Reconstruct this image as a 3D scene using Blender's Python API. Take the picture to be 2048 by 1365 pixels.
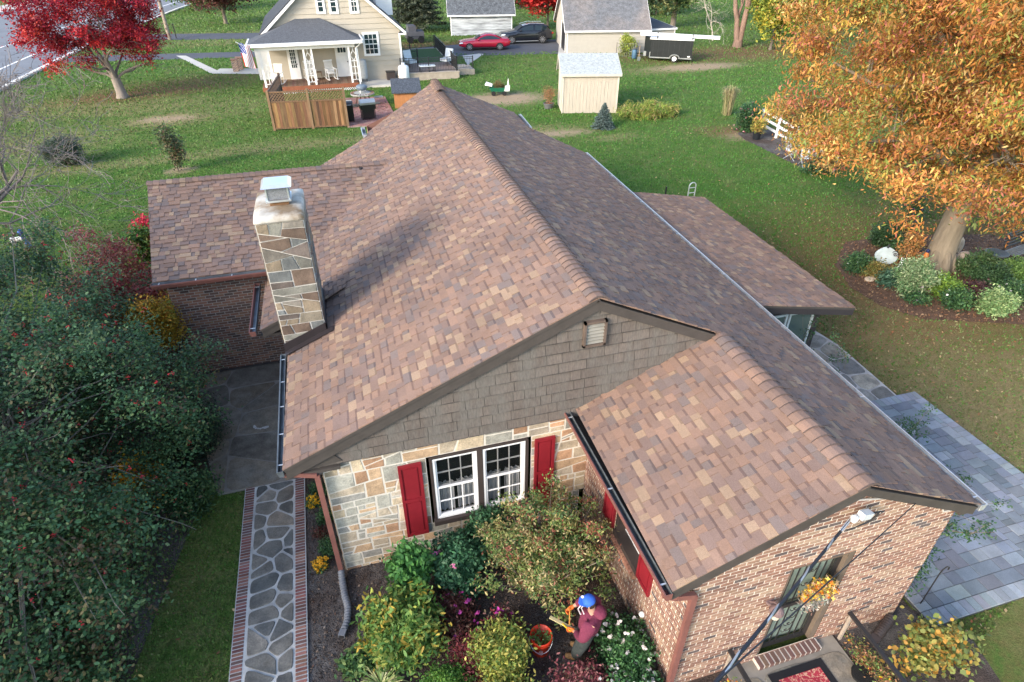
import bpy, math, random
import numpy as np
from math import radians as R, sin, cos, pi, sqrt
for o in list(bpy.data.objects): bpy.data.objects.remove(o)
S = bpy.context.scene
COL = S.collection
# ---------------------------------------------------------------- camera
CX, CY, CZ = -3.319, -6.906, 9.188
YAW, PITCH, F = R(-16.3), R(-34.3), 1227.0
fw = np.array([-sin(YAW)*cos(PITCH), cos(YAW)*cos(PITCH), sin(PITCH)])
rt = np.array([cos(YAW), sin(YAW), 0.0]); up = np.cross(rt, fw)
CAM = np.array([CX, CY, CZ])
cd = bpy.data.cameras.new('camera'); co = bpy.data.objects.new('camera', cd); COL.objects.link(co)
from mathutils import Matrix, Vector
co.matrix_world = Matrix(((rt[0], up[0], -fw[0], CX), (rt[1], up[1], -fw[1], CY), (rt[2], up[2], -fw[2], CZ), (0, 0, 0, 1)))
cd.sensor_width = 36; cd.lens = 36*F/2048; cd.clip_start = .1; cd.clip_end = 1000
S.camera = co
S.render.resolution_x, S.render.resolution_y = 1024, 682
# ---------------------------------------------------------------- light
SUN_EL, SUN_DIR = R(24), np.array([-.88, -.475])
w = bpy.data.worlds.new('World'); S.world = w; w.use_nodes = True
nt = w.node_tree; sky = nt.nodes.new('ShaderNodeTexSky'); sky.sky_type = 'NISHITA'; sky.sun_disc = False
sky.sun_elevation = SUN_EL; sky.sun_rotation = math.atan2(SUN_DIR[0], SUN_DIR[1]); sky.air_density = 1.0; sky.dust_density = 1.6; sky.ozone_density = 1.0
nt.links.new(sky.outputs[0], nt.nodes['Background'].inputs[0]); nt.nodes['Background'].inputs[1].default_value = .15
sl = bpy.data.lights.new('sun', 'SUN'); sl.energy = 1.45; sl.angle = R(17); sl.color = (1.0, .90, .78)
so = bpy.data.objects.new('sun', sl); COL.objects.link(so)
sv = Vector((SUN_DIR[0]*cos(SUN_EL), SUN_DIR[1]*cos(SUN_EL), sin(SUN_EL)))
so.rotation_euler = sv.to_track_quat('Z', 'Y').to_euler()
S.view_settings.view_transform = 'Standard'; S.view_settings.look = 'None'
S.view_settings.exposure = 1.76; S.view_settings.gamma = 1
# ---------------------------------------------------------------- helpers
def ray(px, py): return fw + rt*(px-1024)/F - up*(py-682.5)/F
def G(px, py, z=0.0):
    """ground point seen at a photo pixel"""
    v = ray(px, py); return CAM + v*((z-CZ)/v[2])
def GY(px, py, y):
    v = ray(px, py); return CAM + v*((y-CY)/v[1])
def PRJ(P):
    P = np.asarray(P, float) - CAM
    z = P@fw; return np.stack([1024+F*(P@rt)/z, 682.5-F*(P@up)/z, z], -1)
def link(o, parent=None):
    COL.objects.link(o)
    if parent: o.parent = parent
    return o
def tag(o, label=None, cat=None, group=None, kind=None):
    if label: o['label'] = label
    if cat: o['category'] = cat
    if group: o['group'] = group
    if kind: o['kind'] = kind
    return o
def thing(name, label, cat, loc=(0, 0, 0), rz=0, group=None):
    o = bpy.data.objects.new(name, None); o.empty_display_size = .3; COL.objects.link(o)
    o.location = ([float(t) for t in loc]+[0.])[:3]; o.rotation_euler = (0, 0, rz)
    return tag(o, label, cat, group)
def copy_tree(o, parent=None):
    c = o.copy(); COL.objects.link(c)
    if parent: c.parent = parent
    for ch in list(o.children): copy_tree(ch, c)
    return c
class MB:
    def __init__(s): s.v = []; s.f = []; s.c = []; s.n = 0
    def add(s, vs, fs, col=(1, 1, 1)):
        b = s.n; s.v += [tuple(map(float, p)) for p in vs]; s.n += len(vs)
        for f in fs: s.f.append([b+i for i in f]); s.c.append(col)
        return s
    def face(s, vs, col=(1, 1, 1)): return s.add(vs, [list(range(len(vs)))], col)
    def box(s, x0, y0, z0, x1, y1, z1, col=(1, 1, 1)):
        x0, x1 = min(x0, x1), max(x0, x1); y0, y1 = min(y0, y1), max(y0, y1); z0, z1 = min(z0, z1), max(z0, z1)
        return s.add([(x0, y0, z0), (x1, y0, z0), (x1, y1, z0), (x0, y1, z0), (x0, y0, z1), (x1, y0, z1), (x1, y1, z1), (x0, y1, z1)],
                     [(0, 3, 2, 1), (4, 5, 6, 7), (0, 1, 5, 4), (1, 2, 6, 5), (2, 3, 7, 6), (3, 0, 4, 7)], col)
    def beam(s, a, b, w, h, col=(1, 1, 1), upv=(0, 0, 1)):
        a, b = np.array(a, float), np.array(b, float); d = b-a; d /= np.linalg.norm(d)
        u = np.array(upv, float); x = np.cross(d, u)
        if np.linalg.norm(x) < 1e-3: x = np.cross(d, (1, 0, 0))
        x /= np.linalg.norm(x); u = np.cross(x, d); x *= w/2; u *= h/2
        return s.add([a-x-u, a+x-u, a+x+u, a-x+u, b-x-u, b+x-u, b+x+u, b-x+u],
                     [(0, 1, 2, 3), (7, 6, 5, 4), (4, 5, 1, 0), (5, 6, 2, 1), (6, 7, 3, 2), (7, 4, 0, 3)], col)
    def prism(s, poly, h, col=(1, 1, 1), z0=0):   # poly in xy
        n = len(poly)
        vs = [(p[0], p[1], z0) for p in poly]+[(p[0], p[1], z0+h) for p in poly]
        return s.add(vs, [list(range(n))[::-1], list(range(n, 2*n))]+[(i, (i+1) % n, n+(i+1) % n, n+i) for i in range(n)], col)
    def ext(s, poly3, d, col=(1, 1, 1)):          # extrude any planar 3d polygon by vector d
        n = len(poly3); d = np.array(d, float)
        vs = [np.array(p, float) for p in poly3]; vs += [p+d for p in vs]
        return s.add(vs, [list(range(n))[::-1], list(range(n, 2*n))]+[(i, (i+1) % n, n+(i+1) % n, n+i) for i in range(n)], col)
    def tube(s, pts, rad, n=8, col=(1, 1, 1), cap=True):
        pts = [np.array(p, float) for p in pts]; m = len(pts)
        if not hasattr(rad, '__len__'): rad = [rad]*m
        vs = []; prev = None
        for i, p in enumerate(pts):
            d = pts[min(i+1, m-1)]-pts[max(i-1, 0)]; d /= (np.linalg.norm(d)+1e-9)
            if prev is None:
                a = np.cross(d, (0, 0, 1));
                if np.linalg.norm(a) < 1e-2: a = np.cross(d, (1, 0, 0))
            else: a = prev-d*(prev@d)
            a /= (np.linalg.norm(a)+1e-9); prev = a; b = np.cross(d, a)
            for k in range(n):
                t = 2*pi*k/n; vs.append(p+rad[i]*(a*cos(t)+b*sin(t)))
        fs = [(i*n+k, i*n+(k+1) % n, (i+1)*n+(k+1) % n, (i+1)*n+k) for i in range(m-1) for k in range(n)]
        if cap: fs += [list(range(n))[::-1], list(range((m-1)*n, m*n))]
        return s.add(vs, fs, col)
    def lathe(s, prof, n=16, col=(1, 1, 1), c=(0, 0, 0), sx=1, sy=1):
        vs = []; m = len(prof)
        for r, z in prof:
            for k in range(n): t = 2*pi*k/n; vs.append((c[0]+r*sx*cos(t), c[1]+r*sy*sin(t), c[2]+z))
        fs = [(i*n+k, i*n+(k+1) % n, (i+1)*n+(k+1) % n, (i+1)*n+k) for i in range(m-1) for k in range(n)]
        fs += [list(range(n))[::-1], list(range((m-1)*n, m*n))]
        return s.add(vs, fs, col)
    def tile(s, O, U, V, N, poly, h, bev, col, side=None):
        """a little slab on a wall or floor: top face at h, chamfered edge down to 0"""
        poly = np.asarray(poly, float); c = poly.mean(0); n = len(poly)
        O, U, V, N = map(lambda t: np.asarray(t, float), (O, U, V, N))
        d = c-poly; L = np.linalg.norm(d, axis=1, keepdims=True)+1e-9; q = poly+d/L*np.minimum(bev*1.3, L*.4)
        A = [O+U*p[0]+V*p[1] for p in poly]; B = [O+U*p[0]+V*p[1]+N*h for p in q]
        s.add(A+B, [list(range(n, 2*n))]+[(i, (i+1) % n, n+(i+1) % n, n+i) for i in range(n)], col)
    def xf(s, i0, fn):
        for i in range(i0, s.n): s.v[i] = tuple(fn(s.v[i]))
    def build(s, name, m, parent=None, smooth=False):
        me = bpy.data.meshes.new(name); me.from_pydata(s.v, [], s.f); me.materials.append(m)
        a = me.attributes.new('Col', 'FLOAT_COLOR', 'FACE')
        if len(me.polygons) == len(s.c):
            a.data.foreach_set('color', np.array([(c[0], c[1], c[2], 1) for c in s.c], 'f').ravel())
        if smooth: me.polygons.foreach_set('use_smooth', [True]*len(me.polygons))
        me.update(); return link(bpy.data.objects.new(name, me), parent)
def fastmesh(name, V, nper, cols, m, parent=None):
    """V: (k*nper,3) array, k faces of nper verts; cols (k,3)"""
    k = len(V)//nper; me = bpy.data.meshes.new(name)
    me.vertices.add(len(V)); me.vertices.foreach_set('co', np.asarray(V, 'f').ravel())
    me.loops.add(len(V)); me.loops.foreach_set('vertex_index', np.arange(len(V), dtype='i'))
    me.polygons.add(k); me.polygons.foreach_set('loop_start', np.arange(0, len(V), nper, dtype='i'))
    me.update(calc_edges=True)
    a = me.attributes.new('Col', 'FLOAT_COLOR', 'FACE'); c4 = np.ones((k, 4), 'f'); c4[:, :3] = cols
    a.data.foreach_set('color', c4.ravel()); me.materials.append(m)
    return link(bpy.data.objects.new(name, me), parent)
# ---- convex clipping
def clip(poly, reg):
    out = [tuple(p) for p in poly]; n = len(reg)
    for i in range(n):
        a, b = reg[i], reg[(i+1) % n]; ex, ey = b[0]-a[0], b[1]-a[1]; res = []
        if not out: return []
        for j in range(len(out)):
            p, q = out[j], out[(j+1) % len(out)]
            dp = ex*(p[1]-a[1])-ey*(p[0]-a[0]); dq = ex*(q[1]-a[1])-ey*(q[0]-a[0])
            if dp >= -1e-9: res.append(p)
            if (dp > 1e-9 and dq < -1e-9) or (dp < -1e-9 and dq > 1e-9):
                t = dp/(dp-dq); res.append((p[0]+(q[0]-p[0])*t, p[1]+(q[1]-p[1])*t))
        out = res
    return out
def area(p):
    return .5*sum(p[i][0]*p[(i+1) % len(p)][1]-p[(i+1) % len(p)][0]*p[i][1] for i in range(len(p))) if len(p) > 2 else 0
def ccw(p): return p if area(p) > 0 else p[::-1]
def shrink(poly, d):
    """inset a convex ccw polygon"""
    out = poly; n = len(poly)
    for i in range(n):
        a, b = poly[i], poly[(i+1) % n]; L = math.hypot(b[0]-a[0], b[1]-a[1])
        if L < 1e-6: continue
        nx, ny = -(b[1]-a[1])/L*d, (b[0]-a[0])/L*d
        A = (a[0]+nx, a[1]+ny); B = (b[0]+nx, b[1]+ny); dx, dy = B[0]-A[0], B[1]-A[1]; k = 50/L
        reg = [(A[0]-dx*k, A[1]-dy*k), (B[0]+dx*k, B[1]+dy*k), (B[0]+dx*k+nx/d*90, B[1]+dy*k+ny/d*90), (A[0]-dx*k+nx/d*90, A[1]-dy*k+ny/d*90)]
        out = clip(out, reg)
        if len(out) < 3: return []
    return out
# ---------------------------------------------------------------- materials
MATS = {}
def M(name, col=(.5, .5, .5), rough=.8, metal=0, var=.18, vs=3.0, bump=.15, bs=60, attr=False, spec=.35, fine=.0, fs=200,
      stretch=None, trans=0, coat=0, alpha=1, tint2=None, tscale=1.2, bdist=.01):
    if name in MATS: return MATS[name]
    m = bpy.data.materials.new(name); m.use_nodes = True; t = m.node_tree; N = t.nodes; L = t.links
    p = N['Principled BSDF']; p.inputs['Roughness'].default_value = rough; p.inputs['Metallic'].default_value = metal
    p.inputs['Specular IOR Level'].default_value = spec; p.inputs['Coat Weight'].default_value = coat
    tc = N.new('ShaderNodeTexCoord'); vec = tc.outputs['Object']
    if stretch:
        mp = N.new('ShaderNodeMapping'); mp.inputs['Scale'].default_value = stretch; L.new(vec, mp.inputs[0]); vec = mp.outputs[0]
    if attr: a = N.new('ShaderNodeAttribute'); a.attribute_name = 'Col'; base = a.outputs['Color']
    else: rgb = N.new('ShaderNodeRGB'); rgb.outputs[0].default_value = (*col, 1); base = rgb.outputs[0]
    def mixc(mode, fac, A, B):
        x = N.new('ShaderNodeMix'); x.data_type = 'RGBA'; x.blend_type = mode
        if isinstance(fac, float) or isinstance(fac, int): x.inputs[0].default_value = fac
        else: L.new(fac, x.inputs[0])
        for s_, q in ((6, A), (7, B)):
            if isinstance(q, tuple): x.inputs[s_].default_value = (*q, 1)
            else: L.new(q, x.inputs[s_])
        return x.outputs[2]
    def noise(scale, det=4, lo=.3, hi=.7, a=0., b=1.):
        n = N.new('ShaderNodeTexNoise'); n.inputs['Scale'].default_value = scale; n.inputs['Detail'].default_value = det; n.inputs['Roughness'].default_value = .62
        L.new(vec, n.inputs['Vector']); r = N.new('ShaderNodeMapRange'); L.new(n.outputs['Fac'], r.inputs[0])
        for i, x in enumerate((lo, hi, a, b)): r.inputs[i+1].default_value = x
        return r.outputs[0]
    if tint2: base = mixc('MIX', noise(tscale, 5, .42, .62), base, tint2)
    if var:
        vm = N.new('ShaderNodeVectorMath'); vm.operation = 'SCALE'; L.new(base, vm.inputs[0]); L.new(noise(vs, 6, .25, .75, 1-var, 1+var), vm.inputs['Scale']); base = vm.outputs[0]
    if fine:
        vm = N.new('ShaderNodeVectorMath'); vm.operation = 'SCALE'; L.new(base, vm.inputs[0]); L.new(noise(fs, 2, .3, .7, 1-fine, 1+fine), vm.inputs['Scale']); base = vm.outputs[0]
    L.new(base, p.inputs['Base Color'])
    if bump:
        b = N.new('ShaderNodeBump'); b.inputs['Strength'].default_value = bump; b.inputs['Distance'].default_value = bdist
        n = N.new('ShaderNodeTexNoise'); n.inputs['Scale'].default_value = bs; n.inputs['Detail'].default_value = 5; L.new(vec, n.inputs['Vector'])
        L.new(n.outputs['Fac'], b.inputs['Height']); L.new(b.outputs[0], p.inputs['Normal'])
    if trans:
        tr = N.new('ShaderNodeBsdfTranslucent'); L.new(base, tr.inputs['Color']); mx = N.new('ShaderNodeMixShader'); mx.inputs[0].default_value = trans
        L.new(p.outputs[0], mx.inputs[1]); L.new(tr.outputs[0], mx.inputs[2]); L.new(mx.outputs[0], N['Material Output'].inputs[0])
    if alpha < 1: p.inputs['Alpha'].default_value = alpha
    MATS[name] = m; return m
def glassmat(name, tint=(.02, .03, .035), rough=.05, alpha=1.0):
    if name in MATS: return MATS[name]
    m = M(name, tint, rough, var=.1, vs=1.5, bump=0, spec=.6); m.node_tree.nodes['Principled BSDF'].inputs['IOR'].default_value = 1.5
    if alpha < 1: m.node_tree.nodes['Principled BSDF'].inputs['Alpha'].default_value = alpha
    return m
leafM = M('leaf', attr=True, rough=.5, var=.12, vs=8, bump=0, trans=.3, spec=.3)
barkM = M('bark', (.17, .14, .11), .9, var=.35, vs=6, bump=.6, bs=25, stretch=(1, 1, .25), bdist=.03)
twigM = M('twig', (.16, .12, .10), .9, var=.2, bump=0)
shingM = M('asphalt shingle', attr=True, rough=.92, var=.15, vs=1.0, fine=.32, fs=160, bump=.25, bs=220, spec=.2, bdist=.004)
brickM = M('brick', attr=True, rough=.88, var=.16, vs=9, fine=.12, fs=90, bump=.4, bs=70, spec=.2)
stoneM = M('fieldstone', attr=True, rough=.85, var=.38, vs=4, fine=.16, fs=50, bump=.7, bs=18, spec=.3, bdist=.02)
mortM = M('mortar', (.64, .58, .50), .95, var=.15, vs=6, bump=.3, bs=90)
trimM = M('taupe painted trim', (.065, .056, .050), .7, var=.22, vs=4, bump=.1, bs=40)
darkM = M('dark metal', (.022, .021, .022), .45, var=.2, bump=0, spec=.5)
whiteM = M('white paint', (.78, .78, .77), .55, var=.06, vs=3, bump=.05)
alumM = M('weathered gutter', (.16, .18, .20), .5, metal=.3, var=.4, vs=5, bump=0)
alumbM = M('bright aluminium', (.62, .64, .66), .4, metal=.6, var=.15, vs=8, bump=0)
copM = M('brown red downspout', (.20, .085, .07), .55, var=.2, vs=5, bump=.05)
redM = M('red shutter paint', (.21, .013, .021), .5, var=.12, vs=6, bump=.08, bs=80)
rng = np.random.default_rng(7); random.seed(7)
def jit(c, a=.12, r=None):
    k = 1+(random.random()*2-1)*a
    return tuple(max(0, x*k*(1+(random.random()*2-1)*a*.35)) for x in c)
def pick(cols, ws): return random.choices(cols, ws)[0]
# ================================================================ MAIN HOUSE
SHC = [(.232, .153, .118), (.208, .140, .112), (.292, .205, .142), (.172, .133, .120), (.248, .158, .117), (.192, .133, .112)]
SHW = [6, 5, 2.6, 3.2, 3.2, 4]
def shingles(mb, mp, regs, a0, a1, b1, expo=.135, seed=1, scol=None):
    rnd = random.Random(seed); regs = [ccw(r) for r in regs]; nrow = int(b1/expo)+1
    for i in range(nrow):
        b0 = i*expo; bb = b0+expo; a = a0-rnd.random()*.3; hi = rnd.random() < .5
        while a < a1:
            wd = rnd.choice((.10, .13, .16, .19, .24)) if hi else rnd.choice((.08, .11, .14, .18, .22))
            col = rnd.choices(SHC, SHW)[0]; k = .92+rnd.random()*.16; col = tuple(c*k for c in col)
            h = .020 if hi else .006
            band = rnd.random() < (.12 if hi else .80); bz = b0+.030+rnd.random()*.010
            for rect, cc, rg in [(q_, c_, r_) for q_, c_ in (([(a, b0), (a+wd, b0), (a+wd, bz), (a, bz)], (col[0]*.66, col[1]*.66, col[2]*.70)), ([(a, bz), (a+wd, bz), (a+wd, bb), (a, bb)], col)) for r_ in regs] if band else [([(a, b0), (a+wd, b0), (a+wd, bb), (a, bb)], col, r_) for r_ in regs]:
                p = clip(rect, rg)
                if len(p) < 3 or abs(area(p)) < 1e-4: continue
                top = [mp(q[0], q[1], .004+h*(.35+.65*(q[1]-b0)/expo)) for q in p]
                bot = [mp(q[0], q[1], -.004) for q in p]; n = len(p)
                fs = [list(range(n))]; 
                for j in range(n):
                    fs.append((j, n+j, n+(j+1) % n, (j+1) % n))
                mb.add(top+bot, fs, cc)
            a += wd; hi = not hi if rnd.random() < .93 else hi
def slab(mb, mp, regs, th=.05, col=(1, 1, 1), o0=-.006):
    for rg in regs:
        rg = ccw(rg); n = len(rg)
        A = [mp(p[0], p[1], o0) for p in rg]; B = [mp(p[0], p[1], o0-th) for p in rg]
        mb.add(A+B, [list(range(n)), list(range(n, 2*n))[::-1]]+[(i, n+i, n+(i+1) % n, (i+1) % n) for i in range(n)], col)
def caps(mb, A, B, dl, dr, e=.150, w=.175, seed=3, r=.05):
    rnd = random.Random(seed); A, B = np.array(A, float), np.array(B, float); dl, dr = np.array(dl, float), np.array(dr, float)
    L = np.linalg.norm(B-A); d = (B-A)/L; n = int(L/e); upn = -(dl+dr); upn /= np.linalg.norm(upn)
    for i in range(n+1):
        s0 = i*e; s1 = min(s0+e*1.35, L+.02); col = rnd.choices(SHC, [7, 6, 1.2, 2, 3, 3])[0]; k = .9+rnd.random()*.2; col = tuple(c*k for c in col)
        def ring(s, lift):
            P = A+d*s
            return [P+dl*w+upn*(lift-.012), P+dl*w*.62+upn*(lift+.008), P+dl*w*.27+upn*(lift+.004), P+upn*(lift-.016), P+dr*w*.27+upn*(lift+.004), P+dr*w*.62+upn*(lift+.008), P+dr*w+upn*(lift-.012)]
        l0 = .054+rnd.random()*.006; a = ring(s0, l0); b = ring(s1, .030); c = ring(s0, l0-.030); z_ = ring(s0+.008, l0-.001)
        mb.add(z_+b, [(j, j+1, 7+j+1, 7+j) for j in range(6)], col)
        mb.add(a+z_+c, [(j, j+1, 7+j+1, 7+j) for j in range(6)]+[(14+j, 14+j+1, j+1, j) for j in range(6)]+[(0, 7, 14), (6, 20, 13)], (.11, .082, .074))
def gutter(name, A, B, out, parent, w=.12, h=.11, mi=None, mo=None, hang=1.3):
    """open-topped gutter from A to B (inner top edge), out = outward unit vector"""
    A, B, out = [np.array(t, float) for t in (A, B, out)]; Z = np.array((0, 0, 1.)); L = np.linalg.norm(B-A); d = (B-A)/L
    mb = MB(); t = .008
    mb.ext([A, A+out*t, A+out*t-Z*h, A-Z*h], B-A); mb.ext([A+out*t-Z*h, A+out*(w*.75)-Z*h, A+out*(w*.75)-Z*(h-t), A+out*t-Z*(h-t)], B-A)
    g = mb.build(name, mi or alumM, parent)
    f = MB(); f.ext([A+out*(w*.75)-Z*h, A+out*(w*.75+t)-Z*h, A+out*(w+t)-Z*.03, A+out*(w+t), A+out*(w-.012), A+out*(w)-Z*.035], B-A)
    for P in (A-d*t, B): f.ext([P, P+out*(w+t), P+out*(w*.8)-Z*h, P-Z*h], d*t)
    f.build('gutter_front', mo or copM, g)
    hb = MB(); n = max(1, int(L/hang))
    for i in range(n+1):
        hb = MB(); P = A+d*(.15+(L-.3)*i/max(1, n)); hb.beam(P-Z*.012, P+out*w-Z*.012, .02, .008); hb.build('gutter_hanger', alumbM, g)
    return g
BRC = [(.25, .138, .100), (.30, .19, .135), (.21, .120, .092), (.35, .245, .175), (.11, .088, .085), (.275, .165, .122)]
def bricks(mb, O, U, V, N, regs, cols=BRC, ws=(5, 5, 4, 3.4, 1.7, 4), bl=.198, bh=.067, j=.0165, h=.006, seed=5, u0=0, dim=1.):
    rnd = random.Random(seed); regs = [ccw(r) for r in regs]
    x0 = min(p[0] for r in regs for p in r); x1 = max(p[0] for r in regs for p in r); z0 = min(p[1] for r in regs for p in r); z1 = max(p[1] for r in regs for p in r)
    k = math.floor(z0/bh)
    while k*bh < z1:
        x = math.floor((x0-u0)/bl)*bl+u0-(bl/2 if k % 2 else 0)
        while x < x1:
            c = rnd.choices(cols, ws)[0]; kk = (.86+rnd.random()*.28)*dim; c = tuple(q*kk for q in c)
            rect = [(x+j/2, k*bh+j/2), (x+bl-j/2, k*bh+j/2), (x+bl-j/2, k*bh+bh-j/2), (x+j/2, k*bh+bh-j/2)]
            for rg in regs:
                p = clip(rect, rg)
                if len(p) > 2 and abs(area(p)) > 2e-4: mb.tile(O, U, V, N, p, h*(.8+rnd.random()*.4), .003, c)
            x += bl
        k += 1
def panel(mb, O, U, V, N, regs, off=0., col=(1, 1, 1)):
    O, U, V, N = map(lambda t: np.asarray(t, float), (O, U, V, N))
    for r in regs: mb.face([O+U*p[0]+V*p[1]+N*off for p in ccw(r)], col)
STC = [(.46, .30, .17), (.42, .34, .24), (.34, .32, .25), (.40, .22, .12), (.36, .30, .22), (.50, .38, .24), (.28, .26, .21)]
def stonecut(poly, rnd, big=.13, out=None, slant=.10):
    if out is None: out = []
    xs = [p[0] for p in poly]; ys = [p[1] for p in poly]; wd, ht = max(xs)-min(xs), max(ys)-min(ys); A = abs(area(poly))
    if A < big*(.12+rnd.random()**1.5*.75) and wd < ht*5 and ht < wd*1.9 or A < .008: out.append(poly); return out
    horiz = ht*(1.35+rnd.random()*1.0) > wd; f = .3+rnd.random()*.4; cx = min(xs)+wd*f; cy = min(ys)+ht*f
    sl = (rnd.random()-.5)*(.9 if rnd.random() < slant else .07)
    if horiz: a, b = (cx-30, cy-30*sl), (cx+30, cy+30*sl)
    else: a, b = (cx-30*sl, cy+30), (cx+30*sl, cy-30)
    nx, ny = -(b[1]-a[1]), b[0]-a[0]
    for s_ in (1, -1):
        reg = ccw([a, b, (b[0]+s_*nx, b[1]+s_*ny), (a[0]+s_*nx, a[1]+s_*ny)]); p = clip(poly, reg)
        if len(p) > 2 and abs(area(p)) > .0015: stonecut(p, rnd, big, out, slant)
    return out
def stones(mb, O, U, V, N, regs, big=.13, joint=.011, h=.012, seed=11, cols=STC, ws=None, dim=1., slant=.1):
    rnd = random.Random(seed)
    for rg in regs:
        for p in stonecut(ccw(rg), rnd, big, None, slant):
            q = shrink(p, joint*(.7+rnd.random()*.5))
            if len(q) < 3: continue
            c = rnd.choices(cols, ws)[0] if ws else rnd.choice(cols); k = (.8+rnd.random()*.4)*dim
            mb.tile(O, U, V, N, q, h*(.6+rnd.random()*.8), .008, tuple(x*k for x in c))
brickP = M('brick hidden side', (.24, .12, .09), .9, var=.2, bump=.3)
house = thing('brick_house', 'long low house with brown patchwork shingle roof, stone gable front and small brick entrance wing', 'house')
zr, zE = 4.77, 2.69
def xr(y): return .017*y
def xe(y): return 4.33+.0385*(y+3.3)
LR = 4.93
def mR(y, b, h): t = b/LR; return np.array((xr(y)+(xe(y)-xr(y))*t, y, zr-(zr-zE)*t))+np.array((.42, 0, .907))*h
cL, sL = .915, .4035
def mL(y, b, h): return np.array((xr(y)-b*cL, y, zr-b*sL))+np.array((-sL, 0, cL))*h
T = LR
right_regs = [[(0, 0), (12.49, 0), (12.49, T), (0, T)], [(-3.31, .497*T), (0, .497*T), (0, T), (-3.31, T)],
              [(12.49, 0), (14.8, 0), (15.3, .66*T), (13.15, .62*T), (12.49, .62*T)], [(12.49, .62*T), (13.15, .62*T), (12.49, T)]]
left_regs = [[(0, 0), (3.0, 0), (3.0, 5.17), (0, 5.17)], [(3.0, 0), (4.42, 0), (4.42, 5.12), (3.0, 5.12)], [(4.42, 0), (12.2, 0), (12.2, 5.86), (4.42, 5.86)],
             [(12.2, 0), (12.94, 0), (12.94, 2.75), (12.5, 4.45), (12.2, 5.86)], [(12.94, 0), (14.82, 0), (13.24, 2.6), (12.94, 2.75)]]
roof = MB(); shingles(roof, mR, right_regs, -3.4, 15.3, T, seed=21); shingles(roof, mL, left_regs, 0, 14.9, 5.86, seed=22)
roofo = roof.build('roof', shingM, house)
def x1(y): return 2.106+.0276*(y+3.3)
def mP(y, b, h): return np.array((x1(y)-b*cL, y, 3.745-b*sL))+np.array((-sL, 0, cL))*h
pr = MB(); preg = [[(-3.31, 0), (.1, 0), (.1, 2.63), (-3.31, 2.63)]]; shingles(pr, mP, preg, -3.4, .1, 2.63, expo=.135, seed=23)
pro = pr.build('entrance_roof', shingM, house)
WL = 3.52
def mW(u, b, h): return np.array((u, 9.8-b*.952, 3.845-b*.308))+np.array((0, -.308, .952))*h
def mWb(u, b, h): return np.array((u, 9.8+b*.952, 3.845-b*.308))+np.array((0, .308, .952))*h
wr = MB(); wreg = [[(-7.85, 0), (-7.5, WL), (-4.35, WL), (-1.85, 0)]]; shingles(wr, mW, wreg, -7.9, -1.8, WL, seed=24)
shingles(wr, mWb, [[(-7.85, 0), (-7.85, WL), (-5.0, WL), (-1.85, 0)]], -7.9, -1.8, WL, seed=25)
wro = wr.build('wing_roof', shingM, house)
sb = MB(); slab(sb, mR, right_regs, .03, (1, 1, 1), -.045); slab(sb, mL, left_regs); slab(sb, mP, preg); slab(sb, mW, wreg); slab(sb, mWb, [[(-7.85, 0), (-7.85, WL), (-5.0, WL), (-1.85, 0)]])
sb.build('roof_deck', trimM, house)
dL, dR = np.array((-cL, 0, -sL)), np.array((.907, 0, -.42))
c = MB(); caps(c, (xr(0), -.01, zr), (xr(13.3), 13.25, zr), dL, dR, seed=31); c.build('ridge_cap', shingM, roofo)
c = MB(); caps(c, (xr(13.3)+.05, 13.3, zr+.07), (xr(14.8)+.08, 14.85, zr+.07), dL, dR, seed=34); c.build('ridge_cap', shingM, roofo)
c = MB(); caps(c, (x1(-3.3), -3.32, 3.75), (x1(.1), .0, 3.75), dL, dR, e=.17, w=.185, seed=32); c.build('ridge_cap', shingM, pro)
c = MB(); caps(c, (-7.86, 9.8, 3.85), (-1.75, 9.8, 3.85), (0, -.952, -.308), (0, .952, -.308), seed=33, w=.15); c.build('ridge_cap', shingM, wro)
# rake boards and fascia
def rake(name, pts, th, hgt, nrm, parent=house, mt=None):
    mb = MB()
    for a, b in zip(pts[:-1], pts[1:]):
        a, b = np.array(a, float), np.array(b, float); Z = np.array((0, 0, -hgt)); mb.ext([a, b, b+Z, a+Z], np.array(nrm, float)*th)
    return mb.build(name, mt or trimM, parent)
k = -.062
rake('rake_board', [mL(0.01, 5.17, k), mL(0.01, 0, k), mR(.01, .497*T, k)], .035, .16, (0, 1, 0))
rake('rake_board', [mP(-3.3, 2.63, k), mP(-3.3, 0, k), mR(-3.3, T, k)], .035, .14, (0, 1, 0))
rake('rake_board', [mL(4.44, 5.86, k), mL(4.44, 4.9, k)], .035, .15, (0, 1, 0))
rake('rake_board', [mW(-7.85, 0, k), mW(-7.5, WL, k)], .035, .15, (1, 0, 0))
rake('rake_board', [mR(12.5, T, k), mR(13.15, .62*T, k)], .035, .13, (0, -1, 0))
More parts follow.
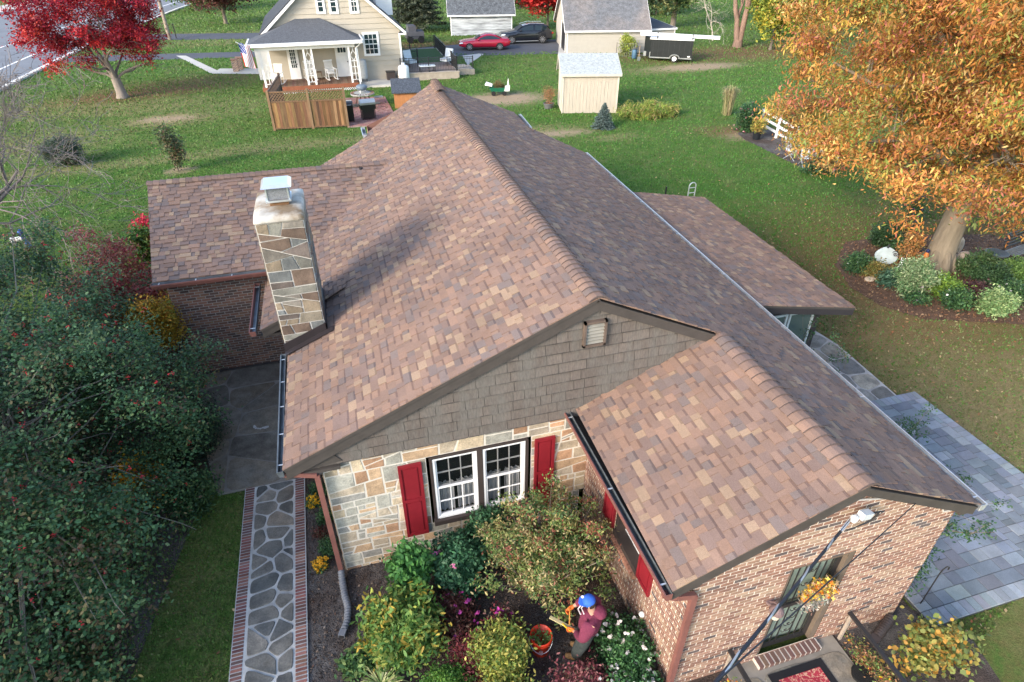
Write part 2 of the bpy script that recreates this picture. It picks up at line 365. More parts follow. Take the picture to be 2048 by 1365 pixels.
# drip strip: thin bright/dark line along the front rakes
# eave soffit returns at the left front corner
mb = MB(); mb.ext([(-4.76, .05, 2.62), (-4.1, .05, 2.86), (-3.9, .05, 2.60), (-4.76, .05, 2.50)], (0, .12, 0)); mb.box(-4.74, .03, 2.46, -3.95, .19, 2.52); mb.build('eave_return', trimM, house)
mb = MB(); mb.ext([(-.3, -3.27, 2.62), (.45, -3.27, 2.92), (.09, -3.27, 2.55), (-.3, -3.27, 2.50)], (0, .07, 0)); mb.build('eave_return', trimM, house); mb = MB(); mb.ext([(3.95, -3.27, 2.8), (4.3, -3.27, 2.64), (4.3, -3.27, 2.5), (4.1, -3.27, 2.5)], (0, .07, 0)); mb.build('eave_return', trimM, house)
mb = MB(); mb.box(-4.72, .05, 2.46, -4.2, 3.0, 2.49); mb.build('soffit', trimM, house); mb = MB(); mb.box(-.28, -3.2, 2.48, .1, .1, 2.51); mb.build('soffit', trimM, house); mb = MB(); mb.ext([(4.09, -3.2, 2.5), (4.34, -3.2, 2.5), (4.95, 12.4, 2.5), (4.6, 12.4, 2.5)], (0, 0, .02)); mb.build('soffit', trimM, house)
# gutters
gutter('gutter', (-4.73, 0.0, 2.67), (-4.73, 3.02, 2.67), (-1, 0, 0), house, hang=.75, w=.085, mo=M('galvanised outside', (.13, .15, .165), .5, metal=.3, var=.3, vs=4, bump=0))
gutter('gutter', (-5.38, 4.42, 2.40), (-5.38, 6.5, 2.40), (-1, 0, 0), house)
gutter('gutter', (-7.52, 6.44, 2.755), (-5.0, 6.44, 2.755), (0, -1, 0), house, hang=.8)
gutter('gutter', (-.30, -3.32, 2.665), (-.30, .1, 2.665), (-1, 0, 0), house, w=.095, mi=M('gutter dark inside', (.085, .095, .10), .6, var=.5, vs=9, bump=.2))
A = mR(-3.32, T, 0); B = mR(12.5, T, 0); gutter('gutter', A+(0, 0, .0), B+(0, 0, .0), (1, 0, 0), house, w=.10, mi=alumM, mo=alumbM, hang=2.2)
gutter('gutter', mR(13.2, .62*T, 0), mR(15.3, .66*T, 0), (1, 0, 0), house, w=.09, mo=alumbM)
gutter('gutter', (-2.22, 12.95, 3.74), (-2.2, 13.9, 3.72), (-1, 0, 0), house, w=.12, mo=alumbM)
# ---- gable wall: stone below, shakes above
YW = .12
O, U, V, N = (0, YW, 0), (1, 0, 0), (0, 0, 1), (0, -1, 0)
zs = 2.57; wx0, wx1, wz0, wz1 = -2.62, -1.0, .76, 2.22
sreg = [[(-4.22, -.25), (-.0, -.25), (-.0, wz0-.06), (-4.22, wz0-.06)], [(-4.22, wz0-.06), (wx0-.06, wz0-.06), (wx0-.06, wz1+.03), (-4.22, wz1+.03)],
        [(wx1+.06, wz0-.06), (.1, wz0-.06), (.1, wz1+.03), (wx1+.06, wz1+.03)], [(-4.22, wz1+.03), (.1, wz1+.03), (.1, zs), (-4.22, zs)]]
mb = MB(); stones(mb, O, U, V, N, sreg, big=.21, joint=.0115, h=.009, seed=47, slant=.28, cols=[(.46, .32, .20), (.42, .35, .26), (.35, .34, .29), (.38, .23, .14), (.37, .32, .25), (.48, .39, .27), (.30, .29, .26)]); st = mb.build('stone_wall', stoneM, house)
mb = MB(); panel(mb, O, U, V, N, sreg, .004); mb.face([(-4.22, YW, -.25), (-4.22, YW, zs), (-4.22, 3.0, zs), (-4.22, 3.0, -.25)][::-1]); mb.build('mortar', M('white pointing', (.60, .56, .49), .9, var=.08, vs=8, bump=.2), st)
mb = MB(); stones(mb, (-4.225, YW, 0), (0, 1, 0), (0, 0, 1), (-1, 0, 0), [[(0, -.2), (2.9, -.2), (2.9, zs), (0, zs)]], big=.12, seed=45, joint=.009, h=.008); mb.build('stone_wall', stoneM, house)
shakeM = M('weathered cedar shake', attr=True, rough=.85, var=.26, vs=6, stretch=(7, 7, 1.6), bump=.3, bs=24, tint2=(.128, .117, .104), tscale=.5)
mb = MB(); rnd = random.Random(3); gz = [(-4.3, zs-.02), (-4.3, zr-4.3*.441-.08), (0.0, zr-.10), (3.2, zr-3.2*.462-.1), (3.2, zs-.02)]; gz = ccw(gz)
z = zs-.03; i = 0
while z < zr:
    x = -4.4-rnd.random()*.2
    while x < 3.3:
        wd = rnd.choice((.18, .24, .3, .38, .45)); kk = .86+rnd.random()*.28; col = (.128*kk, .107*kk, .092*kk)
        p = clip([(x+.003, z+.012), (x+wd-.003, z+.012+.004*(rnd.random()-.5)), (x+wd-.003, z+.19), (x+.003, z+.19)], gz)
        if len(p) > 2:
            for rg_, cc_ in ((((x-1, z), (x+2, z), (x+2, z+.026), (x-1, z+.026)), (.05, .044, .04)), (((x-1, z+.026), (x+2, z+.026), (x+2, z+.3), (x-1, z+.3)), col)):  # dark lower strip on each shake paints in the shadow line between courses
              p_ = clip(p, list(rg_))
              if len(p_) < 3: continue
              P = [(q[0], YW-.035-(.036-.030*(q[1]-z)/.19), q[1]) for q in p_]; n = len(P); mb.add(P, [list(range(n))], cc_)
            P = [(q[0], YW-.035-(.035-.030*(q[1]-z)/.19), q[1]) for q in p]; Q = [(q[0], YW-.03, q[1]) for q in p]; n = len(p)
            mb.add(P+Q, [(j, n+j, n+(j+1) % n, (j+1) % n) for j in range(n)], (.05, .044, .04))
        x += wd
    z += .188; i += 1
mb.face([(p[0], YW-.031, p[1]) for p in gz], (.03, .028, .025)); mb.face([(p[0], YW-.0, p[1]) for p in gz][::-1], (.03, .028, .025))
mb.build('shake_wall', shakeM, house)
# frieze under rake, against the shake wall
mb = MB()
for a, b in (((-4.3, zr-4.3*.441), (0, zr)), ((0, zr), (2.3, zr-2.3*.462))):
    mb.ext([(a[0], YW-.075, a[1]-.10), (b[0], YW-.075, b[1]-.10), (b[0], YW-.075, b[1]-.215), (a[0], YW-.075, a[1]-.215)], (0, .04, 0))
mb.build('frieze_board', trimM, house)
# vent
vt = MB(); x0, x_, z0, z1 = -.19, .17, 3.93, 4.37
for bx in ((x0, x0+.035, z0, z1), (x_-.035, x_, z0, z1), (x0, x_, z0, z0+.035), (x0, x_, z1-.035, z1)): vt.box(bx[0], YW-.12, bx[2], bx[1], YW-.05, bx[3])
vo = vt.build('gable_vent', M('brown vent frame', (.12, .088, .07), .8, var=.3, bump=.1), house)
v2 = MB()
for i in range(6): z = z0+.05+i*.058; v2.ext([(x0+.035, YW-.105, z), (x0+.035, YW-.055, z+.052), (x0+.035, YW-.05, z+.046), (x0+.035, YW-.10, z-.008)], (x_-x0-.07, 0, 0))
v2.face([(x0+.03, YW-.051, z0), (x_-.03, YW-.051, z0), (x_-.03, YW-.051, z1), (x0+.03, YW-.051, z1)], (.05, .05, .05)); v2.build('slat', M('vent slat', (.24, .23, .20), .8, var=.25), vo)
# double window
def sash_window(x0, x1_, z0, z1, y, parent, rows=2, cols=3, curtain=True, axis='y', name='window'):
    """window in a wall facing -Y (axis y) or -X (axis x, x0/x1 are y values)"""
    def P(a, d, z): return (a, y+d, z) if axis == 'y' else (y+d, a, z)
    def bx(mb, a0, a1, d0, d1, za, zb, col=(1, 1, 1)):
        p, q = P(a0, d0, za), P(a1, d1, zb); mb.box(p[0], p[1], p[2], q[0], q[1], q[2], col)
    f = MB(); t = .032; zm = (z0+z1)/2
    bx(f, x0, x0+t, -.01, .09, z0, z1); bx(f, x1_-t, x1_, -.01, .09, z0, z1); bx(f, x0+t, x1_-t, -.01, .09, z1-t, z1); bx(f, x0+t, x1_-t, -.02, .09, z0, z0+t*1.1)
    fo = f.build(name, whiteM, parent)
    s = MB(); 
    for (za, zb, d) in ((zm-.005, z1-t, .03), (z0+t, zm+.03, .005)):
        bx(s, x0+t, x0+t+.035, d, d+.035, za, zb); bx(s, x1_-t-.035, x1_-t, d, d+.035, za, zb); bx(s, x0+t+.035, x1_-t-.035, d, d+.035, zb-.035, zb); bx(s, x0+t+.035, x1_-t-.035, d, d+.035, za, za+.035)
        W0, W1 = x0+t+.035, x1_-t-.035
        for i in range(1, cols): a = W0+(W1-W0)*i/cols; bx(s, a-.008, a+.008, d+.008, d+.028, za+.035, zb-.035)
        for i in range(1, rows): q = za+.035+(zb-za-.07)*i/rows; bx(s, W0, W1, d+.006, d+.026, q-.008, q+.008)
    s.build('sash', whiteM, fo)
    g = MB(); g.face([P(x0+t, .035, z0+t), P(x1_-t, .035, z0+t), P(x1_-t, .035, z1-t), P(x0+t, .035, z1-t)]); g.build('pane', glassmat('window glass', (.01, .013, .014), .03, .45), fo)
    b = MB(); b.face([P(x0, .30, z0), P(x1_, .30, z0), P(x1_, .30, z1), P(x0, .30, z1)]); b.build('dark_room', M('dark interior', (.012, .012, .013), .9, bump=0), fo)
    if curtain:
        cb = MB(); n = 40; r0 = random.Random(int(abs(x0)*100)); ph = r0.random()*6
        def row(z): return [P(x0+.05+(x1_-x0-.1)*i/n, .13+.02*sin(i*1.1+ph)+.012*sin(i*2.7), z) for i in range(n+1)]
        A, B = row(z0+.02), row(zm+.02)
        cb.add(A+B, [(i, i+1, n+2+i, n+1+i) for i in range(n) if not (n*.44 < i < n*.53)], (.8, .8, .78)); cb.build('curtain', M('white curtain', (.62, .64, .66), .9, var=.1), fo)
        cb = MB(); A, B = row(z1-.34), row(z1-.05); A = [(p[0], p[1], p[2]+.02*abs(sin(i*.9))) for i, p in enumerate(A)]
        #cb.add(A+B, [(i, i+1, n+2+i, n+1+i) for i in range(n)]); cb.build('valance', M('white curtain', (.62, .64, .66), .9), fo)
    return fo
sash_window(-2.585, -1.865, wz0+.05, wz1-.02, YW-.02, house); sash_window(-1.765, -1.045, wz0+.05, wz1-.02, YW-.02, house)
mb = MB(); dk = (.10, .085, .075)
for bx in ((wx0-.01, -2.587), (-1.863, -1.767), (-1.043, wx1+.01)): mb.box(bx[0], YW-.035, wz0, bx[1], YW+.06, wz1)
mb.box(wx0-.03, YW-.10, wz0-.05, wx1+.03, YW+.06, wz0+.045); mb.box(wx0, YW-.03, wz1-.02, wx1, YW+.06, wz1+.02); mb.build('window_casing', M('dark brown casing', (.05, .038, .034), .7, var=.2), house)
def shutter(a0, a1, z0, z1, y, axis='y'):
    def bx(mb, p0, p1, d0, d1, za, zb):
        if axis == 'y': mb.box(p0, y+d0, za, p1, y+d1, zb)
        else: mb.box(y+d0, p0, za, y+d1, p1, zb)
    s = MB(); bx(s, a0, a1, -.022, 0, z0, z1); t = .045; zm = z0+(z1-z0)*.52
    for q in ((a0, a0+t, z0, z1), (a1-t, a1, z0, z1), (a0+t, a1-t, z0, z0+t*1.5), (a0+t, a1-t, z1-t*1.2, z1), (a0+t, a1-t, zm-.03, zm+.03)): bx(s, q[0], q[1], -.042, -.022, q[2], q[3])
    for (za, zb) in ((z0+t*1.5+.03, zm-.06), (zm+.06, z1-t*1.2-.03)): bx(s, a0+t+.03, a1-t-.03, -.034, -.022, za, zb)
    return s.build('shutter', redM, house)
shutter(-3.13, -2.76, .53, 2.20, YW-.01); shutter(-.88, -.53, .55, 2.18, YW-.01)
# ---- entrance wing walls
def rz_(x): return (3.745-(2.11-x)*.441 if x < 2.11 else zr-(zr-zE)*(x/4.39))-.09
O2 = (0, -3.2, 0); dx0, dx1, dz0, dz1 = 1.56, 2.58, .14, 2.24
freg = [[(.09, -.1), (dx0, -.1), (dx0, rz_(dx0)), (.09, rz_(.09))], [(dx0, dz1), (dx1, dz1), (dx1, rz_(dx1)), (2.11, rz_(2.11)), (dx0, rz_(dx0))],
        [(dx1, -.1), (4.09, -.1), (4.09, rz_(4.09)), (dx1, rz_(dx1))], [(dx0, -.1), (dx1, -.1), (dx1, dz0), (dx0, dz0)]]
mb = MB(); bricks(mb, O2, U, V, N, freg, seed=51, u0=.09); bw = mb.build('brick_wall', brickM, house)
mb = MB(); panel(mb, O2, U, V, N, freg); mb.build('mortar', mortM, bw)
O3, U3, N3 = (.09, 0, 0), (0, -1, 0), (-1, 0, 0)   # left wall; u = -y
uy0, uy1, uz0, uz1 = 1.16, 2.0, 1.02, 2.12
lreg = [[(-.12, -.1), (uy0, -.1), (uy0, 2.62), (-.12, 2.62)], [(uy0, -.1), (uy1, -.1), (uy1, uz0), (uy0, uz0)], [(uy1, -.1), (3.2, -.1), (3.2, 2.62), (uy1, 2.62)], [(uy0, uz1), (uy1, uz1), (uy1, 2.62), (uy0, 2.62)]]
mb = MB(); bricks(mb, O3, U3, V, N3, [[(p[0], p[1]) for p in r] for r in lreg], seed=52, u0=3.2); bw = mb.build('brick_wall', brickM, house)
mb = MB(); panel(mb, O3, U3, V, N3, lreg); mb.build('mortar', mortM, bw)
sash_window(-uy1+.03, -uy0-.03, uz0+.08, uz1-.03, .09+.17, house, axis='x', curtain=False)
mb = MB(); mb.box(.10, -uy1, uz0, .26, -uy1+.07, uz1); mb.box(.10, -uy0-.07, uz0, .26, -uy0, uz1); mb.box(.06, -uy1, uz0, .26, -uy0, uz0+.10); mb.box(.1, -uy1, uz1-.03, .26, -uy0, uz1); mb.build('window_casing', M('dark brown casing', (.05, .038, .034), .7), house)
mb = MB()
for i in range(11): y = -uy1+.02+i*(uy1-uy0-.03)/11; mb.box(.02, y, uz0-.09, .12, y+.06, uz0-.005, jit((.33, .17, .12)))
mb.build('brick_sill', brickM, house)
shutter(-1.15+.01, -.77, 1.08, 2.12, .085, 'x'); shutter(-2.40, -2.02, 1.08, 2.12, .085, 'x')
mb = MB(); mb.face([(4.09, -3.2, -.2), (4.09, 12.4, -.2), (4.09, 12.4, 2.7), (4.09, -3.2, 2.7)]); mb.face([(-4.2, 3.0, -.2), (-4.2, 3, 2.8), (-4.2, 12.3, 2.8), (-4.2, 12.3, -.2)])
mb.face([(-4.2, 12.3, -.2), (-4.2, 12.3, 2.8), (.2, 12.3, 4.6), (4.1, 12.3, 2.8), (4.1, 12.3, -.2)]); mb.face([(-2.1, 14.5, 0), (3.3, 14.5, 0), (3.3, 14.5, 3.3), (.4, 14.5, 4.6), (-2.1, 14.5, 3.6)]); mb.face([(3.3, 12.3, 0), (3.3, 14.5, 0), (3.3, 14.5, 3.2), (3.3, 12.3, 3.2)]); mb.face([(-2.1, 12.3, 0), (-2.1, 14.5, 0), (-2.1, 14.5, 3.6), (-2.1, 12.3, 3.6)])
mb.build('side_wall', brickP, house)
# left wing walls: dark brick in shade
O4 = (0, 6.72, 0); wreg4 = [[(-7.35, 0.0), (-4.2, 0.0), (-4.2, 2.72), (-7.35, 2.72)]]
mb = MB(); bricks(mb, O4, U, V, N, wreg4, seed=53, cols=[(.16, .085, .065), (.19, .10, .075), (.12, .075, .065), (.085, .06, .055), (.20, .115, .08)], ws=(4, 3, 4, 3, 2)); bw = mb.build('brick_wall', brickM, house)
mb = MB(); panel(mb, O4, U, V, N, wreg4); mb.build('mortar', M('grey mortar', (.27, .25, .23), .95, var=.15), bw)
mb = MB(); mb.face([(-7.35, 6.72, 0), (-7.35, 6.72, 2.7), (-7.6, 9.8, 3.75), (-7.6, 12.9, 2.7), (-7.6, 12.9, 0)]); mb.build('side_wall', brickP, house)
mb = MB(); mb.box(-7.4, 6.66, 0, -4.2, 6.712, .09); mb.build('base_course', M('dark base course', (.05, .045, .045), .9), house)
mb = MB(); mb.box(-5.3, 4.48, 2.2, -4.2, 6.7, 2.26); mb.build('soffit', trimM, house); mb = MB(); mb.box(-4.75, 3.0, 2.45, -4.2, 4.5, 2.5); mb.build('soffit', trimM, house)
# ---- chimney
ch = MB(); X0, X1, Y0, Y1 = -4.70, -3.95, 3.06, 4.28; H = 5.18; CC = [(.20, .195, .165), (.14, .10, .075), (.20, .18, .15), (.14, .115, .10), (.23, .20, .15), (.17, .18, .175), (.25, .20, .14)]
for (o, u, n, L) in (((X0, Y0, 0), (1, 0, 0), (0, -1, 0), X1-X0), ((X1, Y0, 0), (0, 1, 0), (1, 0, 0), Y1-Y0), ((X0, Y1, 0), (0, -1, 0), (-1, 0, 0), Y1-Y0), ((X1, Y1, 0), (-1, 0, 0), (0, 1, 0), X1-X0)):
    stones(ch, o, u, V, n, [[(0, 2.4), (L, 2.4), (L, H), (0, H)]], big=.22, joint=.009, h=.016, seed=int(60+L*10+n[0]), cols=CC, slant=.45)
cho = ch.build('chimney', stoneM, roofo)
mb = MB(); mb.box(X0, Y0, 0, X1, Y1, H); mb.build('mortar', M('bright mortar', (.58, .55, .50), .9, var=.1), cho)
mb = MB(); prof = [(.02, 0), (-.012, .006), (-.018, .03), (-.012, .075), (.02, .105), (.12, .125)]
vs = []; 
for ins, z in prof:
    a = [(X0+ins, Y0+ins), (X0+ins+.1, Y0+ins-.01), (X1-ins-.1, Y0+ins-.01), (X1-ins, Y0+ins), (X1-ins+.01, Y1-ins-.1), (X1-ins, Y1-ins), (X0+ins, Y1-ins), (X0+ins-.01, Y0+ins+.3)]; vs += [(p[0], p[1], H+z) for p in a]
n = 8; mb.add(vs, [(i*n+j, i*n+(j+1) % n, (i+1)*n+(j+1) % n, (i+1)*n+j) for i in range(len(prof)-1) for j in range(n)]+[list(range(5*n, 6*n))])
mb.build('chimney_crown', M('stained concrete crown', (.50, .48, .43), .9, var=.3, vs=3, bump=.5, bs=25, tint2=(.22, .16, .10), tscale=1.6), roofo, True)
mb = MB(); fx, fy = -4.30, 3.62; mb.box(fx-.15, fy-.14, H+.13, fx+.15, fy+.16, H+.27); mb.build('flue', M('clay flue', (.22, .12, .06), .85, var=.3), roofo)
cp = MB(); b0, b1 = H+.25, H+.45
cp.box(fx-.20, fy-.20, b0-.05, fx+.20, fy+.20, b0-.02)
for sx in (-1, 1):
    for sy in (-1, 1): cp.box(fx+sx*.17-.01, fy+sy*.17-.01, b0-.02, fx+sx*.17+.01, fy+sy*.17+.01, b1)
cp.add([(fx-.24, fy-.24, b1), (fx+.24, fy-.24, b1), (fx+.24, fy+.26, b1), (fx-.24, fy+.26, b1), (fx-.19, fy-.19, b1+.05), (fx+.19, fy-.19, b1+.05), (fx+.19, fy+.2, b1+.05), (fx-.19, fy+.2, b1+.05)], [(0, 1, 5, 4), (1, 2, 6, 5), (2, 3, 7, 6), (3, 0, 4, 7), (4, 5, 6, 7), (0, 3, 2, 1)])
cpo = cp.build('chimney_cap', M('galvanised cap', (.72, .75, .78), .28, metal=.75, var=.15, bump=0), roofo)
cp = MB(); cp.box(fx-.165, fy-.165, b0-.01, fx+.165, fy+.165, b1-.02); cp.build('mesh', M('cap mesh', (.25, .26, .28), .5, metal=.5, var=.4, vs=60), cpo)
fl = MB(); zf = lambda x: zr+(x)*.441+.005
fl.ext([(X0-.03, Y0-.03, zf(X0)-.05), (X1+.03, Y0-.03, zf(X1+.03)-.0), (X1+.03, Y0-.03, zf(X1)+.17), (X0-.03, Y0-.03, zf(X0)+.17)], (0, .02, 0))
fl.ext([(X1+.01, Y0-.03, zf(X1)), (X1+.01, Y1+.2, zf(X1)), (X1+.01, Y1, zf(X1)+.22), (X1+.01, Y0-.03, zf(X1)+.17)], (.02, 0, 0))
fl.ext([(X0-.02, Y0-.17, zf(X0)+.014), (X1+.14, Y0-.17, zf(X1+.14)+.014), (X1+.14, Y0, zf(X1+.14)+.014), (X0-.02, Y0, zf(X0)+.014)], (0, 0, .006))
fl.build('flashing', M('dark flashing', (.028, .022, .024), .5, var=.2, bump=0), roofo)
# little saddle of shingles behind the chimney
sd = MB(); shingles(sd, lambda a, b, h: np.array((X1+.02+b*.75, 4.28+a, zf(X1+.02+b*.75)+.10*(1-b/.6)+h)), [[(-.3, 0), (.45, 0), (.2, .6), (-.05, .6)]], -.3, .5, .6, expo=.12, seed=9); sd.build('chimney_saddle', shingM, roofo)
# ---- plumbing vent
q = mL(9.6, 3.1, 0); mb = MB(); mb.lathe([(.11, -.02), (.06, .12), (.045, .14), (.045, .30), (.03, .30)], 14, c=q); mb.build('vent_pipe', darkM, roofo)
mb = MB(); mb.ext([mL(9.35, 3.0, .03), mL(9.8, 3.0, .03), mL(9.75, 3.36, .03), mL(9.35, 3.36, .03)], (0, 0, .004)); mb.build('vent_flashing', alumbM, roofo)
# ---- sunroom
def mS(y, b, h): return np.array((4.55+b*.98, y, 2.60-b*.196+h))
sr = MB(); sreg_ = [[(2.22, 0), (9.1, 0), (9.35, 3.33), (2.28, 2.93)]]; shingles(sr, mS, sreg_, 2.1, 9.4, 3.3, seed=26); sro = sr.build('sunroom_roof', shingM, house)
sb = MB(); slab(sb, mS, sreg_, .05); sb.build('roof_deck', trimM, sro)
rake('rake_board', [mS(2.23, 0, -.055), mS(2.29, 2.93, -.055)], .04, .15, (0, 1, 0), mt=M('dark brown trim', (.035, .03, .032), .7))
sw = MB(); dkb = M('dark brown trim', (.035, .03, .032), .7); YS = 2.55
sw.box(6.62, YS-.02, 0, 6.76, YS+.12, 2.13); sw.ext([(4.1, YS, 1.98), (6.62, YS, 1.98), (6.62, YS, 2.10), (4.1, YS, 2.58)], (0, .1, 0)); sw.box(4.1, YS, 0, 6.62, YS+.1, .5); sw.box(6.64, YS+.12, 0, 6.74, 9.0, .6); sw.box(6.64, YS+.12, 1.9, 6.74, 9.0, 2.08)
for y in (4.6, 6.8, 8.9): sw.box(6.64, y, .6, 6.74, y+.1, 1.9)
sw.build('sunroom_frame', dkb, house)
for (a, b) in ((4.6, 5.88), (5.92, 6.60)):
    f = MB(); f.box(a, YS-.015, .5, a+.05, YS+.04, 1.97); f.box(b-.05, YS-.015, .5, b, YS+.04, 1.97); f.box(a+.05, YS-.015, 1.92, b-.05, YS+.04, 1.97); f.box(a+.05, YS-.015, .5, b-.05, YS+.04, .55)
    fo = f.build('window', M('pale aluminium frame', (.55, .62, .64), .45, metal=.3, var=.1, bump=0), house)
    g = MB(); zz = .56
    while zz < 1.9: g.ext([(a+.05, YS+.005, zz), (b-.05, YS+.005, zz), (b-.05, YS+.03, zz+.088), (a+.05, YS+.03, zz+.088)], (0, .004, 0), (1, 1, 1)); zz += .092
    g.build('louvre', glassmat('louvre glass', (.07, .10, .105), .12), fo)
mb = MB(); mb.face([(6.69, YS+.1, .6), (6.69, 9.0, .6), (6.69, 9.0, 1.9), (6.69, YS+.1, 1.9)]); mb.face([(4.15, YS+.06, .5), (6.6, YS+.06, .5), (6.6, YS+.06, 1.95), (4.15, YS+.06, 1.95)]); mb.face([(4.15, 9.0, 0), (6.7, 9.0, 0), (6.7, 9.0, 2.08), (4.15, 9.0, 2.45)]); mb.build('dark_room', M('dark interior', (.012, .012, .013), .9, bump=0), house)
# ---- front door
dr = MB(); yd = -3.2+.10
dr.box(dx0, yd-.09, dz0, dx0+.05, yd+.1, dz1); dr.box(dx1-.10, yd-.095, dz0, dx1, yd+.1, dz1); dr.box(dx0+.05, yd-.09, dz1-.06, dx1-.10, yd+.1, dz1)
door_fr = dr.build('door_frame', M('weathered brown door frame', (.13, .10, .075), .8, var=.3, bump=.2), house)
a, b = dx0+.05, dx1-.10
mb = MB(); mb.box(a, yd+.05, dz0, b, yd+.09, dz1-.06); 
do = mb.build('door', M('pale green door', (.22, .28, .235), .6, var=.15, bump=.05), house)
mb = MB(); mb.box(a, yd-.03, dz0, a+.05, yd, dz1-.06); mb.box(b-.07, yd-.03, dz0, b, yd, dz1-.06); mb.box(a+.05, yd-.03, dz1-.12, b-.07, yd, dz1-.06); mb.box(a+.05, yd-.03, dz0, b-.07, yd, dz0+.10); mb.box(a+.05, yd-.03, 1.13, b-.07, yd, 1.21)
for i in range(7):
    x = a+.05+(b-a-.12)*(i+.5)/7
    if i != 3: mb.box(x-.007, yd-.02, dz0+.1, x+.007, yd-.006, dz1-.12)
xm = (a+b)/2
for zc in (.45, .62, .80, 1.0, 1.35, 1.6, 1.9):
    for s_ in (-1, 1):
        pts = [(xm+s_*(.02+.05*t/6*cos(t)), yd-.012, zc+.055*t/6*sin(t)) for t in np.linspace(0, 6.5, 18)]; mb.tube(pts, .006, 5)
mb.build('storm_door', darkM, do)
mb = MB(); mb.lathe([(.02, 0), (.03, .01), (.03, .04), (.015, .05)], 10, c=(a+.09, yd-.06, 1.1)); mb.tube([(a+.09, yd-.05, 1.1), (a+.09, yd-.01, 1.1)], .012, 6); mb.build('door_handle', M('brass', (.35, .25, .09), .35, metal=.8, bump=0), do)
# brick threshold of the door
mb = MB()
for i in range(12): x = dx0-.03+i*.09; mb.box(x, -3.37, -.02, x+.066, -3.21, .115, jit((.17, .10, .08), .2))
bt = mb.build('door_step', brickM, house); mb = MB(); mb.box(dx0-.035, -3.365, -.03, dx0+1.05, -3.205, .108); mb.build('mortar', mortM, bt)
# downspouts
def downspout(pts, w=.075, d=.055):
    mb = MB()
    for p, q in zip(pts[:-1], pts[1:]): mb.beam(p, q, w, d, upv=(0, 1, 0.01))
    return mb.build('downspout', copM, house)
downspout([(-4.80, .06, 2.57), (-4.55, .05, 2.50), (-4.30, .02, 2.44), (-4.30, .02, .12)])
downspout([(-.36, -3.24, 2.56), (-.2, -3.27, 2.48), (.07, -3.26, 2.38), (.07, -3.26, .1)], .085, .06)
# lantern beside the door
ln = MB(); lx, ly, lz = 1.38, -3.2, 1.62; lm = M('dusty pink-brown lantern', (.16, .11, .11), .6, var=.2)
ln.lathe([(.055, -.02), (.055, .02)], 12, c=(lx, ly-.02, lz)); ln.tube([(lx, ly-.02, lz), (lx, ly-.10, lz+.10), (lx, ly-.17, lz+.12)], .012, 6)
ln.lathe([(.10, 0), (.085, .05), (.04, .10), (.01, .13)], 12, c=(lx, ly-.17, lz)); lo = ln.build('wall_lantern', lm, house)
ln = MB(); ln.lathe([(.03, -.16), (.06, -.12), (.07, -.02), (.05, 0)], 12, c=(lx, ly-.17, lz)); ln.build('lamp_glass', M('frosted lamp glass', (.55, .5, .4), .4), lo)
# service entry: weatherhead, wires, conduit
mb = MB(); mb.beam((2.10, -3.36, 3.28), (2.28, -3.33, 3.22), .09, .09); mb.lathe([(.03, -.05), (.045, 0), (.045, .03), (.02, .05)], 10, c=(2.02, -3.36, 3.25)); mb.build('service_box', M('pale grey plastic', (.6, .62, .62), .5, bump=0), house)
mb = MB(); mb.tube([(2.12, -3.24, 3.42), (2.6, -3.24, 3.30), (3.2, -3.24, 3.03), (3.7, -3.24, 2.80), (3.78, -3.24, 2.66), (3.95, -3.24, 2.64)], .014, 6); mb.build('conduit', M('grey conduit', (.45, .43, .40), .6, bump=0), house)
mb = MB()
for i in range(5):
    r0 = random.Random(i); mb.tube([(2.25+.02*i, -3.3, 3.2), (2.42+r0.random()*.1, -3.33, 3.12+r0.random()*.08), (2.38, -3.30, 2.98+r0.random()*.05), (2.15, -3.29, 2.93), (2.02, -3.33, 3.0)], .006, 5)
mb.build('wire', darkM, house)
# ================================================================ GROUND
def struct(o, label=None): o['kind'] = 'structure'; return o
BL = []   # (cx,cy,rx,ry,rot,amp,channel)  channel 0 dry, 1 leaf litter, 2 bare soil, 3 lush
def blob(px, py, rx, ry, amp, ch, rot=0): g = G(px, py); BL.append((g[0], g[1], rx, ry, rot, amp, ch))
for a in ((60, 350), (200, 332), (330, 318), (450, 306), (560, 296), (680, 282), (780, 275)): blob(a[0], a[1], 4.2, .55, .55, 0, .05)
blob(335, 240, 2.0, 1.1, .9, 0); blob(335, 238, 1.3, .55, .8, 2); blob(250, 215, 5, 2.0, .5, 0); blob(120, 220, 5, 2.5, .45, 0); blob(430, 215, 3.5, 3, .35, 0); blob(40, 290, 4, 2.5, .5, 0); blob(560, 290, 3, 1.0, .4, 0)
blob(300, 185, 4.5, 1.6, .9, 1, .3); blob(380, 165, 5, 1.8, .6, 1, .3)
blob(1110, 268, 2.0, .5, .8, 2); blob(1060, 262, 2.5, .8, .6, 0); blob(1230, 275, 1.6, .5, .5, 0); blob(1395, 134, 3.0, 1.0, .95, 2); blob(1340, 140, 4, 1.3, .5, 0); blob(1005, 198, 2.2, 1.3, 1.0, 2)
blob(358, 342, .5, .35, 1, 2); blob(1500, 265, 2.5, 1.0, .8, 1, -.4); blob(1520, 270, 1.6, .7, .8, 2)
blob(1890, 700, 6.0, 4.5, .36, 1); blob(1850, 760, 4, 4, .3, 0); blob(1980, 900, 3, 5, .6, 0); blob(1700, 560, 3, 4, .6, 1); blob(2000, 520, 9, 5, .7, 1); blob(1600, 480, 4, 3, .25, 1)
blob(2000, 760, 3, 3, .2, 2); blob(1900, 640, 5, 1.2, .6, 1); blob(1950, 820, 5, 2, .6, 0); blob(1780, 650, 3, 2, .6, 0)
